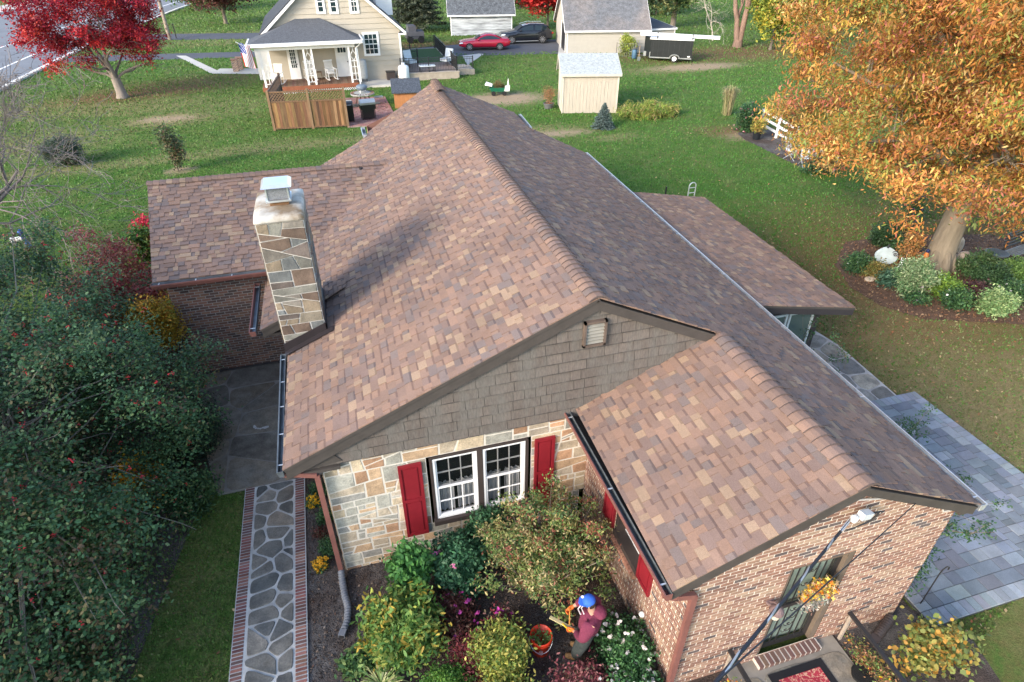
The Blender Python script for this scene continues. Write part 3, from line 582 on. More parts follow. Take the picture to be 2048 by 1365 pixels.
blob(1150, 250, 8, 6, .5, 3); blob(1500, 430, 10, 8, .6, 3); blob(550, 340, 12, 5, .45, 3); blob(260, 130, 8, 6, .4, 3); blob(900, 205, 8, 6, .5, 3); blob(1450, 180, 14, 8, .4, 3); blob(30, 330, 9, 2, .3, 3)
blob(1500, 105, 12, 3, .8, 1); blob(850, 92, 6, 2.0, .8, 1); blob(440, 85, 9, 2, .4, 0); blob(360, 1200, 1.8, 3, .25, 0); blob(1950, 1320, 2, 2, .3, 1); blob(420, 70, 9, 2, .4, 0)
def masks(x, y):
    m = np.zeros((len(x), 4))
    for cx, cy, rx, ry, ro, am, ch in BL:
        dx, dy = x-cx, y-cy; u = dx*cos(ro)+dy*sin(ro); v = -dx*sin(ro)+dy*cos(ro)
        m[:, ch] = np.maximum(m[:, ch], am*np.exp(-.5*((u/rx)**2+(v/ry)**2)**1.3))
    return m
def gridmesh(name, x0, x1_, y0, y1, step):
    xs = np.concatenate([[-400, -200], np.arange(x0, x1_, step), [200, 400]]); ys = np.concatenate([[-200, -60], np.arange(y0, y1, step), [200, 500]])
    X, Y = np.meshgrid(xs, ys); nx, ny = len(xs), len(ys)
    me = bpy.data.meshes.new(name); V = np.stack([X.ravel(), Y.ravel(), np.zeros(X.size)], 1)
    me.vertices.add(len(V)); me.vertices.foreach_set('co', V.astype('f').ravel())
    i = (np.arange(ny-1)[:, None]*nx+np.arange(nx-1)[None]).ravel(); q = np.stack([i, i+1, i+nx+1, i+nx], 1)
    me.loops.add(q.size); me.loops.foreach_set('vertex_index', q.ravel().astype('i')); me.polygons.add(len(q)); me.polygons.foreach_set('loop_start', np.arange(0, q.size, 4, dtype='i')); me.update(calc_edges=True)
    a = me.attributes.new('ground', 'FLOAT_COLOR', 'POINT'); a.data.foreach_set('color', masks(V[:, 0], V[:, 1]).astype('f').ravel())
    return me
gm = bpy.data.materials.new('lawn'); gm.use_nodes = True
def lawn_nodes(m):
    t = m.node_tree; N = t.nodes; L = t.links; p = N['Principled BSDF']; p.inputs['Roughness'].default_value = .95; p.inputs['Specular IOR Level'].default_value = .12
    tc = N.new('ShaderNodeTexCoord'); at = N.new('ShaderNodeAttribute'); at.attribute_name = 'ground'; sp = N.new('ShaderNodeSeparateColor'); L.new(at.outputs['Color'], sp.inputs[0])
    def nz(scale, lo, hi, det=6, ro=.6, st=None):
        v = tc.outputs['Object']
        if st: mp = N.new('ShaderNodeMapping'); mp.inputs['Scale'].default_value = st; mp.inputs['Rotation'].default_value = (0, 0, .3); L.new(v, mp.inputs[0]); v = mp.outputs[0]
        n = N.new('ShaderNodeTexNoise'); n.inputs['Scale'].default_value = scale; n.inputs['Detail'].default_value = det; n.inputs['Roughness'].default_value = ro; L.new(v, n.inputs['Vector'])
        r = N.new('ShaderNodeMapRange'); L.new(n.outputs['Fac'], r.inputs[0]); r.inputs[1].default_value = lo; r.inputs[2].default_value = hi; return r.outputs[0]
    def mix(f, A, B, mode='MIX'):
        x = N.new('ShaderNodeMix'); x.data_type = 'RGBA'; x.blend_type = mode
        if isinstance(f, float): x.inputs[0].default_value = f
        else: L.new(f, x.inputs[0])
        for s_, q in ((6, A), (7, B)):
            if isinstance(q, tuple): x.inputs[s_].default_value = (*q, 1)
            else: L.new(q, x.inputs[s_])
        return x.outputs[2]
    def mad(a, k, b, ad=0.):
        n = N.new('ShaderNodeMath'); n.operation = 'MULTIPLY_ADD'; n.use_clamp = True; L.new(a, n.inputs[0]); n.inputs[1].default_value = k
        L.new(b, n.inputs[2]) if not isinstance(b, float) else setattr(n.inputs[2], 'default_value', b); return n.outputs[0]
    def mul(a, b):
        n = N.new('ShaderNodeMath'); n.operation = 'MULTIPLY'; n.use_clamp = True; L.new(a, n.inputs[0]); L.new(b, n.inputs[1]) if not isinstance(b, float) else setattr(n.inputs[1], 'default_value', b); return n.outputs[0]
    c = mix(nz(.35, .35, .65), (.086, .162, .034), (.070, .143, .028))
    c = mix(nz(2.2, .42, .62), c, (.098, .145, .036))
    c = mix(mul(nz(.9, .45, .62, 8, .7), .55), c, (.17, .15, .062))
    lush = N.new('ShaderNodeMath'); lush.operation = 'MULTIPLY'; L.new(at.outputs['Alpha'], lush.inputs[0]); L.new(nz(.8, .3, .55), lush.inputs[1])
    c = mix(lush.outputs[0], c, (.045, .125, .016))
    def thr(mask, scale):   # mask broken up by noise
        n = N.new('ShaderNodeMath'); n.operation = 'MULTIPLY_ADD'; L.new(nz(scale, .2, .8, 8, .75), n.inputs[0]); n.inputs[1].default_value = .9; L.new(mask, n.inputs[2])
        r = N.new('ShaderNodeMapRange'); L.new(n.outputs[0], r.inputs[0]); r.inputs[1].default_value = .55; r.inputs[2].default_value = 1.25; r.inputs[4].default_value = 1.0
        r2 = N.new('ShaderNodeMath'); r2.operation = 'MULTIPLY'; r2.use_clamp = True; L.new(r.outputs[0], r2.inputs[0]); m3 = N.new('ShaderNodeMapRange'); L.new(mask, m3.inputs[0]); m3.inputs[2].default_value = .3; L.new(m3.outputs[0], r2.inputs[1]); return r2.outputs[0]
    c = mix(thr(sp.outputs[0], 3.5), c, (.25, .215, .105)); c = mix(thr(sp.outputs[1], 5.), c, (.17, .105, .052)); c = mix(thr(sp.outputs[2], 2.5), c, (.33, .25, .165))
    c = mix(.75, c, mix(nz(26, .25, .75, 3, .7), (.45, .45, .45), (1.5, 1.5, 1.5)), 'MULTIPLY')
    c = mix(.6, c, mix(nz(90, .3, .7, 2), (.5, .5, .5), (1.5, 1.5, 1.5)), 'MULTIPLY')
    L.new(c, p.inputs['Base Color'])
    b = N.new('ShaderNodeBump'); b.inputs['Strength'].default_value = .9; b.inputs['Distance'].default_value = .06; L.new(nz(22, 0, 1, 6, .75), b.inputs['Height']); L.new(b.outputs[0], p.inputs['Normal'])
lawn_nodes(gm)
gme = gridmesh('lawn', -60, 100, -12, 115, .6); gme.materials.append(gm); lawn = struct(link(bpy.data.objects.new('lawn', gme)))
EXCL = []   # convex polygons where no grass grows
def sheet(name, poly, z, m, excl=True, h=None):
    mb = MB(); poly = ccw([tuple(p[:2]) for p in poly])
    if h: mb.prism(poly, h, z0=z)
    else: mb.face([(p[0], p[1], z) for p in poly])
    if excl: EXCL.append(poly)
    return struct(mb.build(name, m))
# ---- road at the far left
asph = M('road asphalt', (.17, .18, .20), .9, var=.15, vs=.6, fine=.12, fs=20, bump=.1)
asphd = M('driveway asphalt', (.075, .080, .095), .9, var=.2, vs=.5, fine=.1, fs=15, bump=.1)
concM = M('concrete', (.46, .44, .40), .9, var=.12, vs=1.5, bump=.15)
line = M('road paint', (.75, .75, .74), .7, var=.1, vs=2, bump=0)
e0, e1, e2 = np.array((-24.6, 10.)), np.array((-23.2, 56.)), np.array((-14.0, 125.))
edge = [np.array((-25.5, -30)), np.array((-24.4, 30)), np.array((-23.8, 43.7)), np.array((-22.9, 62.7)), np.array((-19.4, 91.)), np.array((-13, 130))]
def off(i, d):
    a = edge[max(0, i-1)]; b = edge[min(len(edge)-1, i+1)]; t = (b-a)/np.linalg.norm(b-a); return edge[i]+np.array((-t[1], t[0]))*d
def strip(name, d0, d1, z, m, i0=0, i1=5, h=None):
    mb = MB()
    for i in range(i0, i1):
        P = [off(i, d0), off(i+1, d0), off(i+1, d1), off(i, d1)]
        if h: mb.prism(ccw([tuple(p) for p in P]), h, z0=z)
        else: mb.face([(p[0], p[1], z) for p in ccw([tuple(p) for p in P])])
        EXCL.append(ccw([tuple(p) for p in P]))
    return struct(mb.build(name, m))
strip('road', 0, 20, .006, asph)
strip('road_marking', .25, .5, .012, line); strip('road_marking', 3.0, 3.2, .012, line); strip('road_marking', 7.2, 7.4, .012, line)
for i in range(10):
    t0 = i*.5
    mb = MB(); j = int(t0); f = t0-j; a, b = off(j, 10.5), off(j+1, 10.5); c_, d_ = off(j, 10.75), off(j+1, 10.75)
    P = [a+(b-a)*f, a+(b-a)*(f+.2), c_+(d_-c_)*(f+.2), c_+(d_-c_)*f]; mb.face([(p[0], p[1], .012) for p in ccw([tuple(p) for p in P])]); struct(mb.build('road_marking', line))
strip('kerb', -.18, 0, 0, concM, h=.12); strip('sidewalk', 20, 24, 0, concM, h=.13)
drv = lambda a, b, c, d, z=.008: sheet('driveway', [G(*a), G(*b), G(*c), G(*d)], z, asphd)
g0, g1 = G(310, 110), G(520, 108)
sheet('driveway', [(-22.9, g0[1]-1.8), (-8, g1[1]-1.5), (-8, g1[1]+1.2), (-22.9, g0[1]+1.2)], .008, asphd)
g0, g1 = G(300, 73), G(530, 73); sheet('driveway', [(-21.5, g0[1]-2), (-6, g1[1]-2), (-6, g1[1]+2), (-21.5, g0[1]+2)], .008, asphd)
sheet('path', [G(352, 112), G(372, 112), G(440, 144), G(423, 148)], .012, concM); sheet('path', [G(423, 148), G(440, 138), G(540, 137), G(540, 149)], .013, concM)
sheet('driveway', [G(800, 118), G(905, 113), G(1118, 108), G(1180, 108), G(1180, 78), G(1000, 82), G(800, 100)], .008, asphd)
sheet('path', [G(935, 132), G(925, 112), G(958, 108), G(968, 109), G(948, 122)], .014, concM)
sheet('driveway', [G(1116, 110), G(1140, 110), G(1150, 90), G(1118, 90)], .016, concM)
# ---- flagstone front path with brick borders
FL = [(.085, .088, .085), (.06, .066, .066), (.12, .118, .108), (.17, .145, .115), (.095, .10, .096), (.22, .20, .17)]
grout = M('pale blue-grey grout', (.42, .42, .41), .95, var=.35, vs=3, bump=.4, bs=50)
def voronoi(reg, pts):
    out = []
    for i, p in enumerate(pts):
        c = reg
        for j, q in enumerate(pts):
            if i == j or (p[0]-q[0])**2+(p[1]-q[1])**2 > 4: continue
            mx, my = (p[0]+q[0])/2, (p[1]+q[1])/2; dx, dy = q[0]-p[0], q[1]-p[1]; L = math.hypot(dx, dy); dx /= L; dy /= L
            c = clip(c, ccw([(mx-dy*30, my+dx*30), (mx+dy*30, my-dx*30), (mx+dy*30-dx*60, my-dx*30-dy*60), (mx-dy*30-dx*60, my+dx*30-dy*60)]))
            if len(c) < 3: break
        if len(c) > 2: out.append(c)
    return out
def rough(poly, d, rnd):
    """round the corners of a stone and roughen its edge"""
    q = shrink(poly, d)
    if len(q) < 3 or area(q) < .002: return []
    for it in range(2):
        n = len(q); r = []; ka = .86 if it == 0 else .78
        for i in range(n):
            a, b = q[i], q[(i+1) % n]; r += [(a[0]*ka+b[0]*(1-ka), a[1]*ka+b[1]*(1-ka)), (a[0]*(1-ka)+b[0]*ka, a[1]*(1-ka)+b[1]*ka)]
        q = r
    return [(p[0]+(rnd.random()-.5)*d*.5, p[1]+(rnd.random()-.5)*d*.5) for p in q]
def flags(name, reg, spx, spy, z, h, gap, cols, m, seed, jitk=.7, parent=None):
    rnd = random.Random(seed); x0 = min(p[0] for p in reg); x1_ = max(p[0] for p in reg); y0 = min(p[1] for p in reg); y1 = max(p[1] for p in reg); pts = []
    ny = max(1, round((y1-y0)/spy))
    for j in range(ny):
        nx = max(1, round((x1_-x0)/spx+rnd.random()-.5))
        for i in range(nx): pts.append((x0+(i+.5+(rnd.random()-.5)*jitk)*(x1_-x0)/nx, y0+(j+.5+(rnd.random()-.5)*jitk)*(y1-y0)/ny))
    mb = MB()
    for c in voronoi(reg, pts):
        q = rough(ccw(c), gap*(.6+rnd.random()*.8), rnd)
        if len(q) < 3: continue
        col = rnd.choice(cols); k = .75+rnd.random()*.5; mb.tile((0, 0, z), (1, 0, 0), (0, 1, 0), (0, 0, 1), q, h*(.7+rnd.random()*.6), .006, tuple(t*k for t in col))
    o = mb.build(name, m, parent)
    if not parent: struct(o)
    return o
flagM = M('flagstone', attr=True, rough=.65, var=.4, vs=5, fine=.15, fs=40, bump=.6, bs=12, spec=.4, bdist=.02, tint2=(.16, .15, .13), tscale=2.2)
px0, px1, py0, py1 = -6.0, -4.88, -6.5, 2.5
path = sheet('path', [(px0, py0), (px1, py0), (px1, py1), (px0, py1)], .004, grout, h=.035)
flags('path_stones', [(px0+.2, py0), (px1-.2, py0), (px1-.2, py1), (px0+.2, py1)], .37, .27, .039, .014, .0165, FL, flagM, 79, 1.05, parent=path)
mb = MB(); rnd = random.Random(5); y = py0
while y < py1:
    for xa in (px0+.0, px1-.195):
        c = jit(rnd.choice([(.22, .095, .08), (.17, .08, .07), (.25, .125, .10), (.14, .085, .078)]), .2); mb.tile((0, 0, .035), (1, 0, 0), (0, 1, 0), (0, 0, 1), [(xa+.012, y+.008), (xa+.178, y+.008), (xa+.178, y+.049), (xa+.012, y+.049)], .014, .004, c)
    y += .062
mb.build('brick_border', brickM, path)
darkp = M('dark wet patio joint', (.21, .20, .185), .85, var=.4, vs=2, bump=.3)
pat = sheet('patio', [(-6.5, 2.5), (-4.2, 2.5), (-4.2, 6.72), (-7.45, 6.72), (-7.2, 5.0)], .004, darkp, h=.045)
flags('patio_stones', [(-6.5, 2.5), (-4.2, 2.5), (-4.2, 6.7), (-7.45, 6.7), (-7.2, 5.0)], .95, .8, .049, .006, .012, [(.16, .14, .11), (.13, .115, .09), (.19, .16, .12), (.11, .10, .085)], flagM, 73, parent=pat)
# pale lime stains on the patio
mb = MB(); rnd = random.Random(2)
for (cx, cy, n) in ((-5.3, 4.0, 26), (-5.9, 4.4, 8), (-5.0, 3.6, 14)):
    a = rnd.random()*6; x, y = cx, cy
    for i in range(n):
        a += (rnd.random()-.5)*1.2; x += cos(a)*.05; y += sin(a)*.05; r = .015+rnd.random()*.035
        mb.face([(x+r*cos(t)*(.7+rnd.random()*.6), y+r*sin(t)*(.7+rnd.random()*.6), .0585+i*.00004) for t in np.linspace(0, 5.6, 7)])
mb.build('lime_stain', M('lime stain', (.46, .46, .46), .9, var=.3, vs=12), pat)
# ---- mulch bed in front
mulM = M('dark mulch', (.060, .042, .034), .95, var=.5, vs=6, fine=.4, fs=70, bump=1, bs=45, bdist=.03, tint2=(.10, .09, .085), tscale=1.0)
sheet('mulch', [(px1, -6.5), (.09, -6.5), (.09, .12), (-4.22, .12), (-4.22, 3.0), (px1, 3.0)], .006, mulM); EXCL.append([(px1, -6.5), (.1, -6.5), (.1, 3), (px1, 3)])
sheet('mulch', [(.09, -6.5), (1.05, -6.5), (1.05, -3.2), (.09, -3.2)], .008, mulM)
sheet('mulch', [(2.95, -3.2), (2.95, -6.5), (4.6, -5.4), (5.0, -3.9), (4.75, -3.4), (4.5, -3.2), (4.6, -.5), (4.09, -.5), (4.09, -3.2)], .007, mulM); EXCL.append([(2.9, -3), (2.9, -6), (4.5, -5.4), (5, -3.9), (4.7, -3)])
sheet('mulch', [(-8.3, -6), (-6.6, 3.6), (-7.0, 6.2), (-7.6, 9.5), (-9.5, 9), (-9.6, -6)], .005, mulM, False); EXCL.append([(-6.5, 2.5), (-7.4, 6.7), (-8.0, 6.2), (-7.2, 2.6)])
# ---- back garden bed round the oak
bed = [G(1670, 530), G(1700, 575), G(1760, 612), G(1850, 640), G(1960, 645), G(2048, 650), G(2150, 640), G(2150, 520), G(1980, 470), G(1800, 470), G(1690, 485)]
sheet('mulch', bed, .006, M('leafy mulch', (.11, .066, .045), .95, var=.5, vs=5, fine=.4, fs=60, bump=1, bs=35, bdist=.03))
sheet('mulch', [G(1475, 268), G(1490, 280), G(1530, 300), G(1620, 345), G(1670, 350), G(1560, 270), G(1510, 245)], .006, mulM)
# ---- right side: flagstone walk and paver terrace
walk = sheet('path', [(4.09, 1.2), (8.45, 1.2), (8.6, 3.4), (8.4, 4.6), (6.9, 4.6), (6.8, 2.6), (4.09, 2.6)], .004, M('walk grout', (.40, .38, .36), .95, var=.3, vs=4, bump=.3), h=.04)
flags('path_stones', [(4.09, 1.2), (8.42, 1.2), (8.55, 3.3), (8.35, 4.5), (4.09, 4.5)], .75, .55, .044, .012, .016, [(.20, .19, .18), (.25, .24, .22), (.30, .27, .22), (.17, .17, .17)], flagM, 75, .6, walk)
tx0, tx1, ty0, ty1 = 4.55, 8.95, -3.55, 1.25
terr = sheet('terrace', [(tx0, ty0), (tx1, ty0), (tx1, ty1), (tx0, ty1)], .004, M('dark paver joint', (.06, .065, .07), .9, var=.2), h=.05)
PV = [(.165, .195, .23), (.14, .165, .20), (.20, .23, .26), (.145, .16, .18), (.16, .185, .215), (.16, .18, .21), (.24, .265, .285)]
paveM = M('concrete paver', attr=True, rough=.8, var=.2, vs=3, fine=.12, fs=80, bump=.2, bs=60)
mb = MB(); rnd = random.Random(8); nx, ny = round((tx1-tx0-.49)/.115), round((ty1-ty0-.49)/.115); cell = (tx1-tx0-.49)/nx; celly = (ty1-ty0-.49)/ny; occ = np.zeros((nx, ny), bool)
for j in range(ny):
    for i in range(nx):
        if occ[i, j]: continue
        a, b = rnd.choice(((3, 2), (2, 2), (2, 3), (4, 2), (3, 2), (2, 1), (2, 2)))
        while a > 1 and (i+a > nx or occ[i:i+a, j].any()): a -= 1
        while b > 1 and (j+b > ny or occ[i:i+a, j:j+b].any()): b -= 1
        occ[i:i+a, j:j+b] = True; x, y = tx0+.245+i*cell, ty0+.245+j*celly; g = .004
        mb.tile((0, 0, .054), (1, 0, 0), (0, 1, 0), (0, 0, 1), [(x+g, y+g), (x+a*cell-g, y+g), (x+a*cell-g, y+b*celly-g), (x+g, y+b*celly-g)], .012+rnd.random()*.003, .005, jit(rnd.choice(PV), .12))
def soldier(xa, ya, xb, yb, n, horiz):
    for i in range(n):
        if horiz: q = [(xa+(xb-xa)*i/n+.003, ya), (xa+(xb-xa)*(i+1)/n-.003, ya), (xa+(xb-xa)*(i+1)/n-.003, yb), (xa+(xb-xa)*i/n+.003, yb)]
        else: q = [(xa, ya+(yb-ya)*i/n+.003), (xb, ya+(yb-ya)*i/n+.003), (xb, ya+(yb-ya)*(i+1)/n-.003), (xa, ya+(yb-ya)*(i+1)/n-.003)]
        mb.tile((0, 0, .054), (1, 0, 0), (0, 1, 0), (0, 0, 1), q, .014, .005, jit((.24, .265, .295), .15))
soldier(tx0, ty0, tx1, ty0+.24, 30, True); soldier(tx1-.24, ty0+.245, tx1, ty1-.245, 30, False); soldier(tx0, ty0+.245, tx0+.24, ty1-.245, 30, False); soldier(tx0, ty1-.24, tx1, ty1, 30, True)
mb.build('paver', paveM, terr)
# ---- front stoop
stoop = sheet('stoop', [(1.05, -6.5), (2.95, -6.5), (2.95, -3.2), (1.05, -3.2)], .004, M('stoop grout', (.22, .20, .17), .95, var=.3), h=.03)
flags('path_stones', [(1.07, -6.4), (2.93, -6.4), (2.93, -3.42), (1.07, -3.42)], .8, .75, .034, .010, .010, [(.20, .17, .13), (.17, .16, .13), (.23, .20, .15)], flagM, 77, .5, stoop)
# gravel/mud under the shaded left shrubs
def inconvex(x, y, poly):
    r = np.ones(len(x), bool); n = len(poly)
    for i in range(n):
        a, b = poly[i], poly[(i+1) % n]; r &= ((b[0]-a[0])*(y-a[1])-(b[1]-a[1])*(x-a[0])) > 0
    return r
EXCL += [[(-7.5, 6.6), (4.3, 6.6), (4.3, 14.5), (-7.5, 14.5)], [(-4.3, 0), (4.3, 0), (4.3, 7), (-4.3, 7)], [(0, -3.3), (4.2, -3.3), (4.2, 1), (0, 1)], [(4, 2.5), (7.0, 2.5), (7.0, 9.2), (4, 9.2)]]
EXCL += [[(p[0], p[1]) for p in ccw([tuple(q[:2]) for q in bed])]]
def scatter(n, rmin=3., rmax=95., a0=-1.15, a1=.75, seed=1):
    g = np.random.default_rng(seed); r = np.exp(g.uniform(math.log(rmin), math.log(rmax), n)); a = g.uniform(a0, a1, n)+0.0
    th = math.atan2(fw[1], fw[0])+a*0+g.uniform(-.95, .95, n)
    x, y = CX+r*np.cos(th), CY+r*np.sin(th)
    ok = np.ones(n, bool)
    for p in EXCL: ok &= ~inconvex(x, y, p)
    return x[ok], y[ok], r[ok], g
x, y, r, g = scatter(460000, 3.2, 110)
mk = masks(x, y); n = len(x); keep = g.random(n) > np.clip(mk[:, 2]*1.4+mk[:, 1]*.25, 0, .95); x, y, r, mk = x[keep], y[keep], r[keep], mk[keep]; n = len(x)
d = np.sqrt(r**2+CZ**2); hh = (.016+.0017*d)*g.uniform(.5, 1.3, n); ww = (.006+.0008*d); th = g.uniform(0, pi, n); lean = g.uniform(-.6, .6, (n, 2))*hh[:, None]
P = np.stack([x, y, np.zeros(n)], 1); u = np.stack([np.cos(th)*ww, np.sin(th)*ww, np.zeros(n)], 1); tip = P+np.stack([lean[:, 0], lean[:, 1], hh], 1)
V = np.stack([P-u, P+u, tip], 1).reshape(-1, 3)
A = np.array((.084, .178, .036)); B = np.array((.108, .19, .042)); D = np.array((.18, .19, .08)); Lh = np.array((.060, .180, .028))
k = g.random((n, 1)); c = A*(1-k)+B*k; f = (g.random(n) < .02+.6*mk[:, 0]+.35*mk[:, 1])[:, None]; lu = (g.random(n) < mk[:, 3])[:, None]; c = np.where(lu, Lh*(.8+.5*k), c); c = np.where(f, D*(.7+.5*k), c); c *= g.uniform(.82, 1.18, (n, 1))
gr = fastmesh('grass', V, 3, c, leafM); gr['kind'] = 'stuff'; tag(gr, 'short green mown grass blades covering the lawns', 'grass')
def flats(name, x, y, z, s, c, m, g, label, cat, tilt=.5):
    n = len(x); th = g.uniform(0, 2*pi, n); a = np.stack([np.cos(th), np.sin(th), g.uniform(-tilt, tilt, n)], 1)*s[:, None]; b = np.stack([-np.sin(th), np.cos(th), g.uniform(-tilt, tilt, n)], 1)*s[:, None]*.6
    P = np.stack([x, y, z], 1); V = np.stack([P-a, P-b*.9+a*.1, P+a, P+b*.9], 1).reshape(-1, 3); o = fastmesh(name, V, 4, c, m); o['kind'] = 'stuff'; tag(o, label, cat); return o
# fallen leaves
x, y, r, g = scatter(90000, 3.5, 45, seed=5); mk = masks(x, y); keep = g.random(len(x)) < .004+mk[:, 1]*.36+.02*(x > 6); x, y, r = x[keep], y[keep], r[keep]; n = len(x)
cols = np.array([(.36, .20, .09), (.42, .28, .14), (.24, .12, .06), (.50, .37, .2), (.33, .13, .06)])[g.integers(0, 5, n)]*g.uniform(.7, 1.2, (n, 1))
flats('fallen_leaves', x, y, g.uniform(.03, .07, n), g.uniform(.018, .04, n)*(1+r/50), cols, leafM, g, 'brown and tan fallen leaves scattered over the lawn', 'leaves')
# mulch chips and small debris
g = np.random.default_rng(9); n = 16000; x = g.uniform(-4.9, .1, n); y = g.uniform(-5.5, 3.0, n); ok = ~((x > -4.25) & (y > .1)); x, y = x[ok], y[ok]; n = len(x)
cols = np.array([(.10, .07, .055), (.06, .045, .04), (.17, .12, .09), (.045, .035, .03), (.30, .24, .2), (.12, .06, .04)])[g.choice(6, n, p=[.3, .25, .17, .2, .03, .05])]
flats('wood_chips', x, y, g.uniform(.01, .03, n), g.uniform(.008, .028, n), cols, leafM, g, 'loose dark wood chips over the front mulch bed', 'mulch', .8)
n = 9000; q = np.array([b_[:2] for b_ in bed]); x = g.uniform(q[:, 0].min(), q[:, 0].max(), n); y = g.uniform(q[:, 1].min(), q[:, 1].max(), n); ok = inconvex(x, y, ccw([tuple(t) for t in q.tolist()])); x, y = x[ok], y[ok]; n = len(x)
cols = np.array([(.20, .12, .07), (.11, .07, .05), (.30, .20, .12), (.09, .06, .05), (.26, .13, .07)])[g.integers(0, 5, n)]
flats('leaf_litter', x, y, g.uniform(.015, .05, n), g.uniform(.02, .045, n), cols, leafM, g, 'dry brown leaf litter over the bed under the orange tree', 'leaf litter', .8)
# ================================================================ NEIGHBOURING HOUSE
def quadv(mb, pts, col=(1, 1, 1)): mb.face(pts, col)
roofG = M('grey shingle roof', (.085, .092, .105), .9, var=.3, vs=9, fine=.3, fs=30, bump=.3, bs=30)
roofD = M('dark shingle roof', (.045, .05, .06), .9, var=.3, vs=8, fine=.3, fs=30, bump=.3)
tanM = M('tan vinyl siding', (.42, .38, .31), .7, var=.06, vs=1, bump=.05)
y1 = G(800, 160)[1]; y0 = G(706, 180)[1]
nh = thing('neighbour_house', 'tan clapboard house with white trim, steep dark roof and a covered porch', 'house', (-2, y1, 0))
BX, BY = -2, y1
def siding(mb, poly, y, ex=.33, off=(0, 0)):
    poly = ccw(poly); z0 = min(p[1] for p in poly); z1 = max(p[1] for p in poly); x0 = min(p[0] for p in poly)-.1; x1_ = max(p[0] for p in poly)+.1; z = z0
    while z < z1:
        p = clip([(x0, z), (x1_, z), (x1_, z+ex-.004), (x0, z+ex-.004)], poly)
        if len(p) > 2:
            n = len(p); k = 1
            P = [(q[0]-BX, y-BY-(.045-.035*(q[1]-z)/ex), q[1]) for q in p]; Q = [(q[0]-BX, y-BY, q[1]) for q in p]
            mb.add(P+Q, [list(range(n))]+[(j, n+j, n+(j+1) % n, (j+1) % n) for j in range(n)])
        z += ex
xl_, xr_ = -6.35, 2.35; pk = (-1.98, 7.2)
mb = MB(); siding(mb, [(xl_, 0), (xr_, 0), (xr_, 3.15), (pk[0], 7.0), (xl_, 3.3)], y1)
mb.add([(xr_-BX, .0, 0), (xr_-BX, 9, 0), (xr_-BX, 9, 3.1), (xr_-BX, 0, 3.1)], [(0, 1, 2, 3)]); mb.add([(xl_-BX, .0, 0), (xl_-BX, 9, 0), (xl_-BX, 9, 3.1), (xl_-BX, 0, 3.1)], [(3, 2, 1, 0)]); mb.add([(xl_-BX, 9, 0), (xr_-BX, 9, 0), (xr_-BX, 9, 3), (0, 9, 7), (xl_-BX, 9, 3)], [(0, 1, 2, 3, 4)])
mb.build('wall', tanM, nh)
mb = MB()
for sx, xx, zz in ((1, 2.72, 3.18), (-1, -6.68, 3.25)):
    a, b = (pk[0]-BX, pk[1]), (xx-BX, zz); mb.ext([(a[0], -.35, a[1]), (b[0], -.35, b[1]), (b[0], -.35, b[1]-.08), (a[0], -.35, a[1]-.08)], (0, 9.7, 0))
mb.build('roof', roofD, nh)
mb = MB()
for xx, zz in ((2.72, 3.18), (-6.68, 3.25)):
    a, b = (pk[0]-BX, pk[1]-.085), (xx-BX, zz-.085); mb.ext([(a[0], -.37, a[1]), (b[0], -.37, b[1]), (b[0], -.37, b[1]-.2), (a[0], -.37, a[1]-.2)], (0, .04, 0))
mb.box(2.3-BX, -.35, 2.9, 2.75-BX, -.02, 3.0); mb.box(2.68-BX, -.3, 3.0, 2.76-BX, 9, 3.12); mb.box(xr_-BX-.1, -.06, 0, xr_-BX+.02, -.046, 3.0)
mb.build('white_trim', whiteM, nh)
mb = MB(); mb.ext([(2.25-BX, -.36, 3.0), (2.72-BX, -.36, 3.0), (2.5-BX, -.3, 3.16)], (0, .3, 0)); mb.build('eave_return', roofD, nh)
mb = MB(); d0 = GY(757, 12, y1+3); mb.box(d0[0]-BX-.2, 2.6, 3.8, d0[0]-BX+.9, 4.4, 5.4); mb.build('dormer', whiteM, nh)
mb = MB(); mb.ext([(-7.6-BX, 2.5, 2.2), (-6.3-BX, 2.5, 2.9), (-6.3-BX, 2.5, 2.78), (-7.6-BX, 2.5, 2.08)], (0, 3.2, 0)); mb.build('side_roof', roofG, nh); mb = MB(); mb.box(-7.4-BX, 2.6, 0, -6.36-BX, 5.6, 2.15); mb.build('side_porch', whiteM, nh)
# windows
def nwin(a, b, y=y1, rows=2, cols=3, cur=False):
    p, q = GY(*a, y), GY(*b, y); xa, xb, za, zb = p[0]-BX, q[0]-BX, q[2], p[2]; yy = y-BY
    f = MB(); t = .14; f.box(xa, yy-.08, za, xa+t, yy, zb); f.box(xb-t, yy-.08, za, xb, yy, zb); f.box(xa+t, yy-.08, zb-t, xb-t, yy, zb); f.box(xa+t, yy-.08, za, xb-t, yy, za+t)
    zm = (za+zb)/2; f.box(xa+t, yy-.06, zm-.03, xb-t, yy-.01, zm+.03)
    for i in range(1, cols): x = xa+t+(xb-xa-2*t)*i/cols; f.box(x-.015, yy-.055, za+t, x+.015, yy-.02, zb-t)
    for i in (1, 3): z = za+t+(zb-za-2*t)*i/4; f.box(xa+t, yy-.055, z-.015, xb-t, yy-.02, z+.015)
    fo = f.build('window', whiteM, nh); g = MB(); g.face([(xa+t, yy-.052, za+t), (xb-t, yy-.052, za+t), (xb-t, yy-.052, zb-t), (xa+t, yy-.052, zb-t)]) if False else g.box(xa+t, yy-.05, za+t, xb-t, yy-.048, zb-t)
    g.build('pane', glassmat('far window glass', (.02, .04, .045), .08), fo)
nwin((723, 65), (761, 111)); nwin((626, -22), (652, 28), cols=1); nwin((652, -22), (678, 28), cols=1); nwin((694, -22), (719, 27), cols=2)
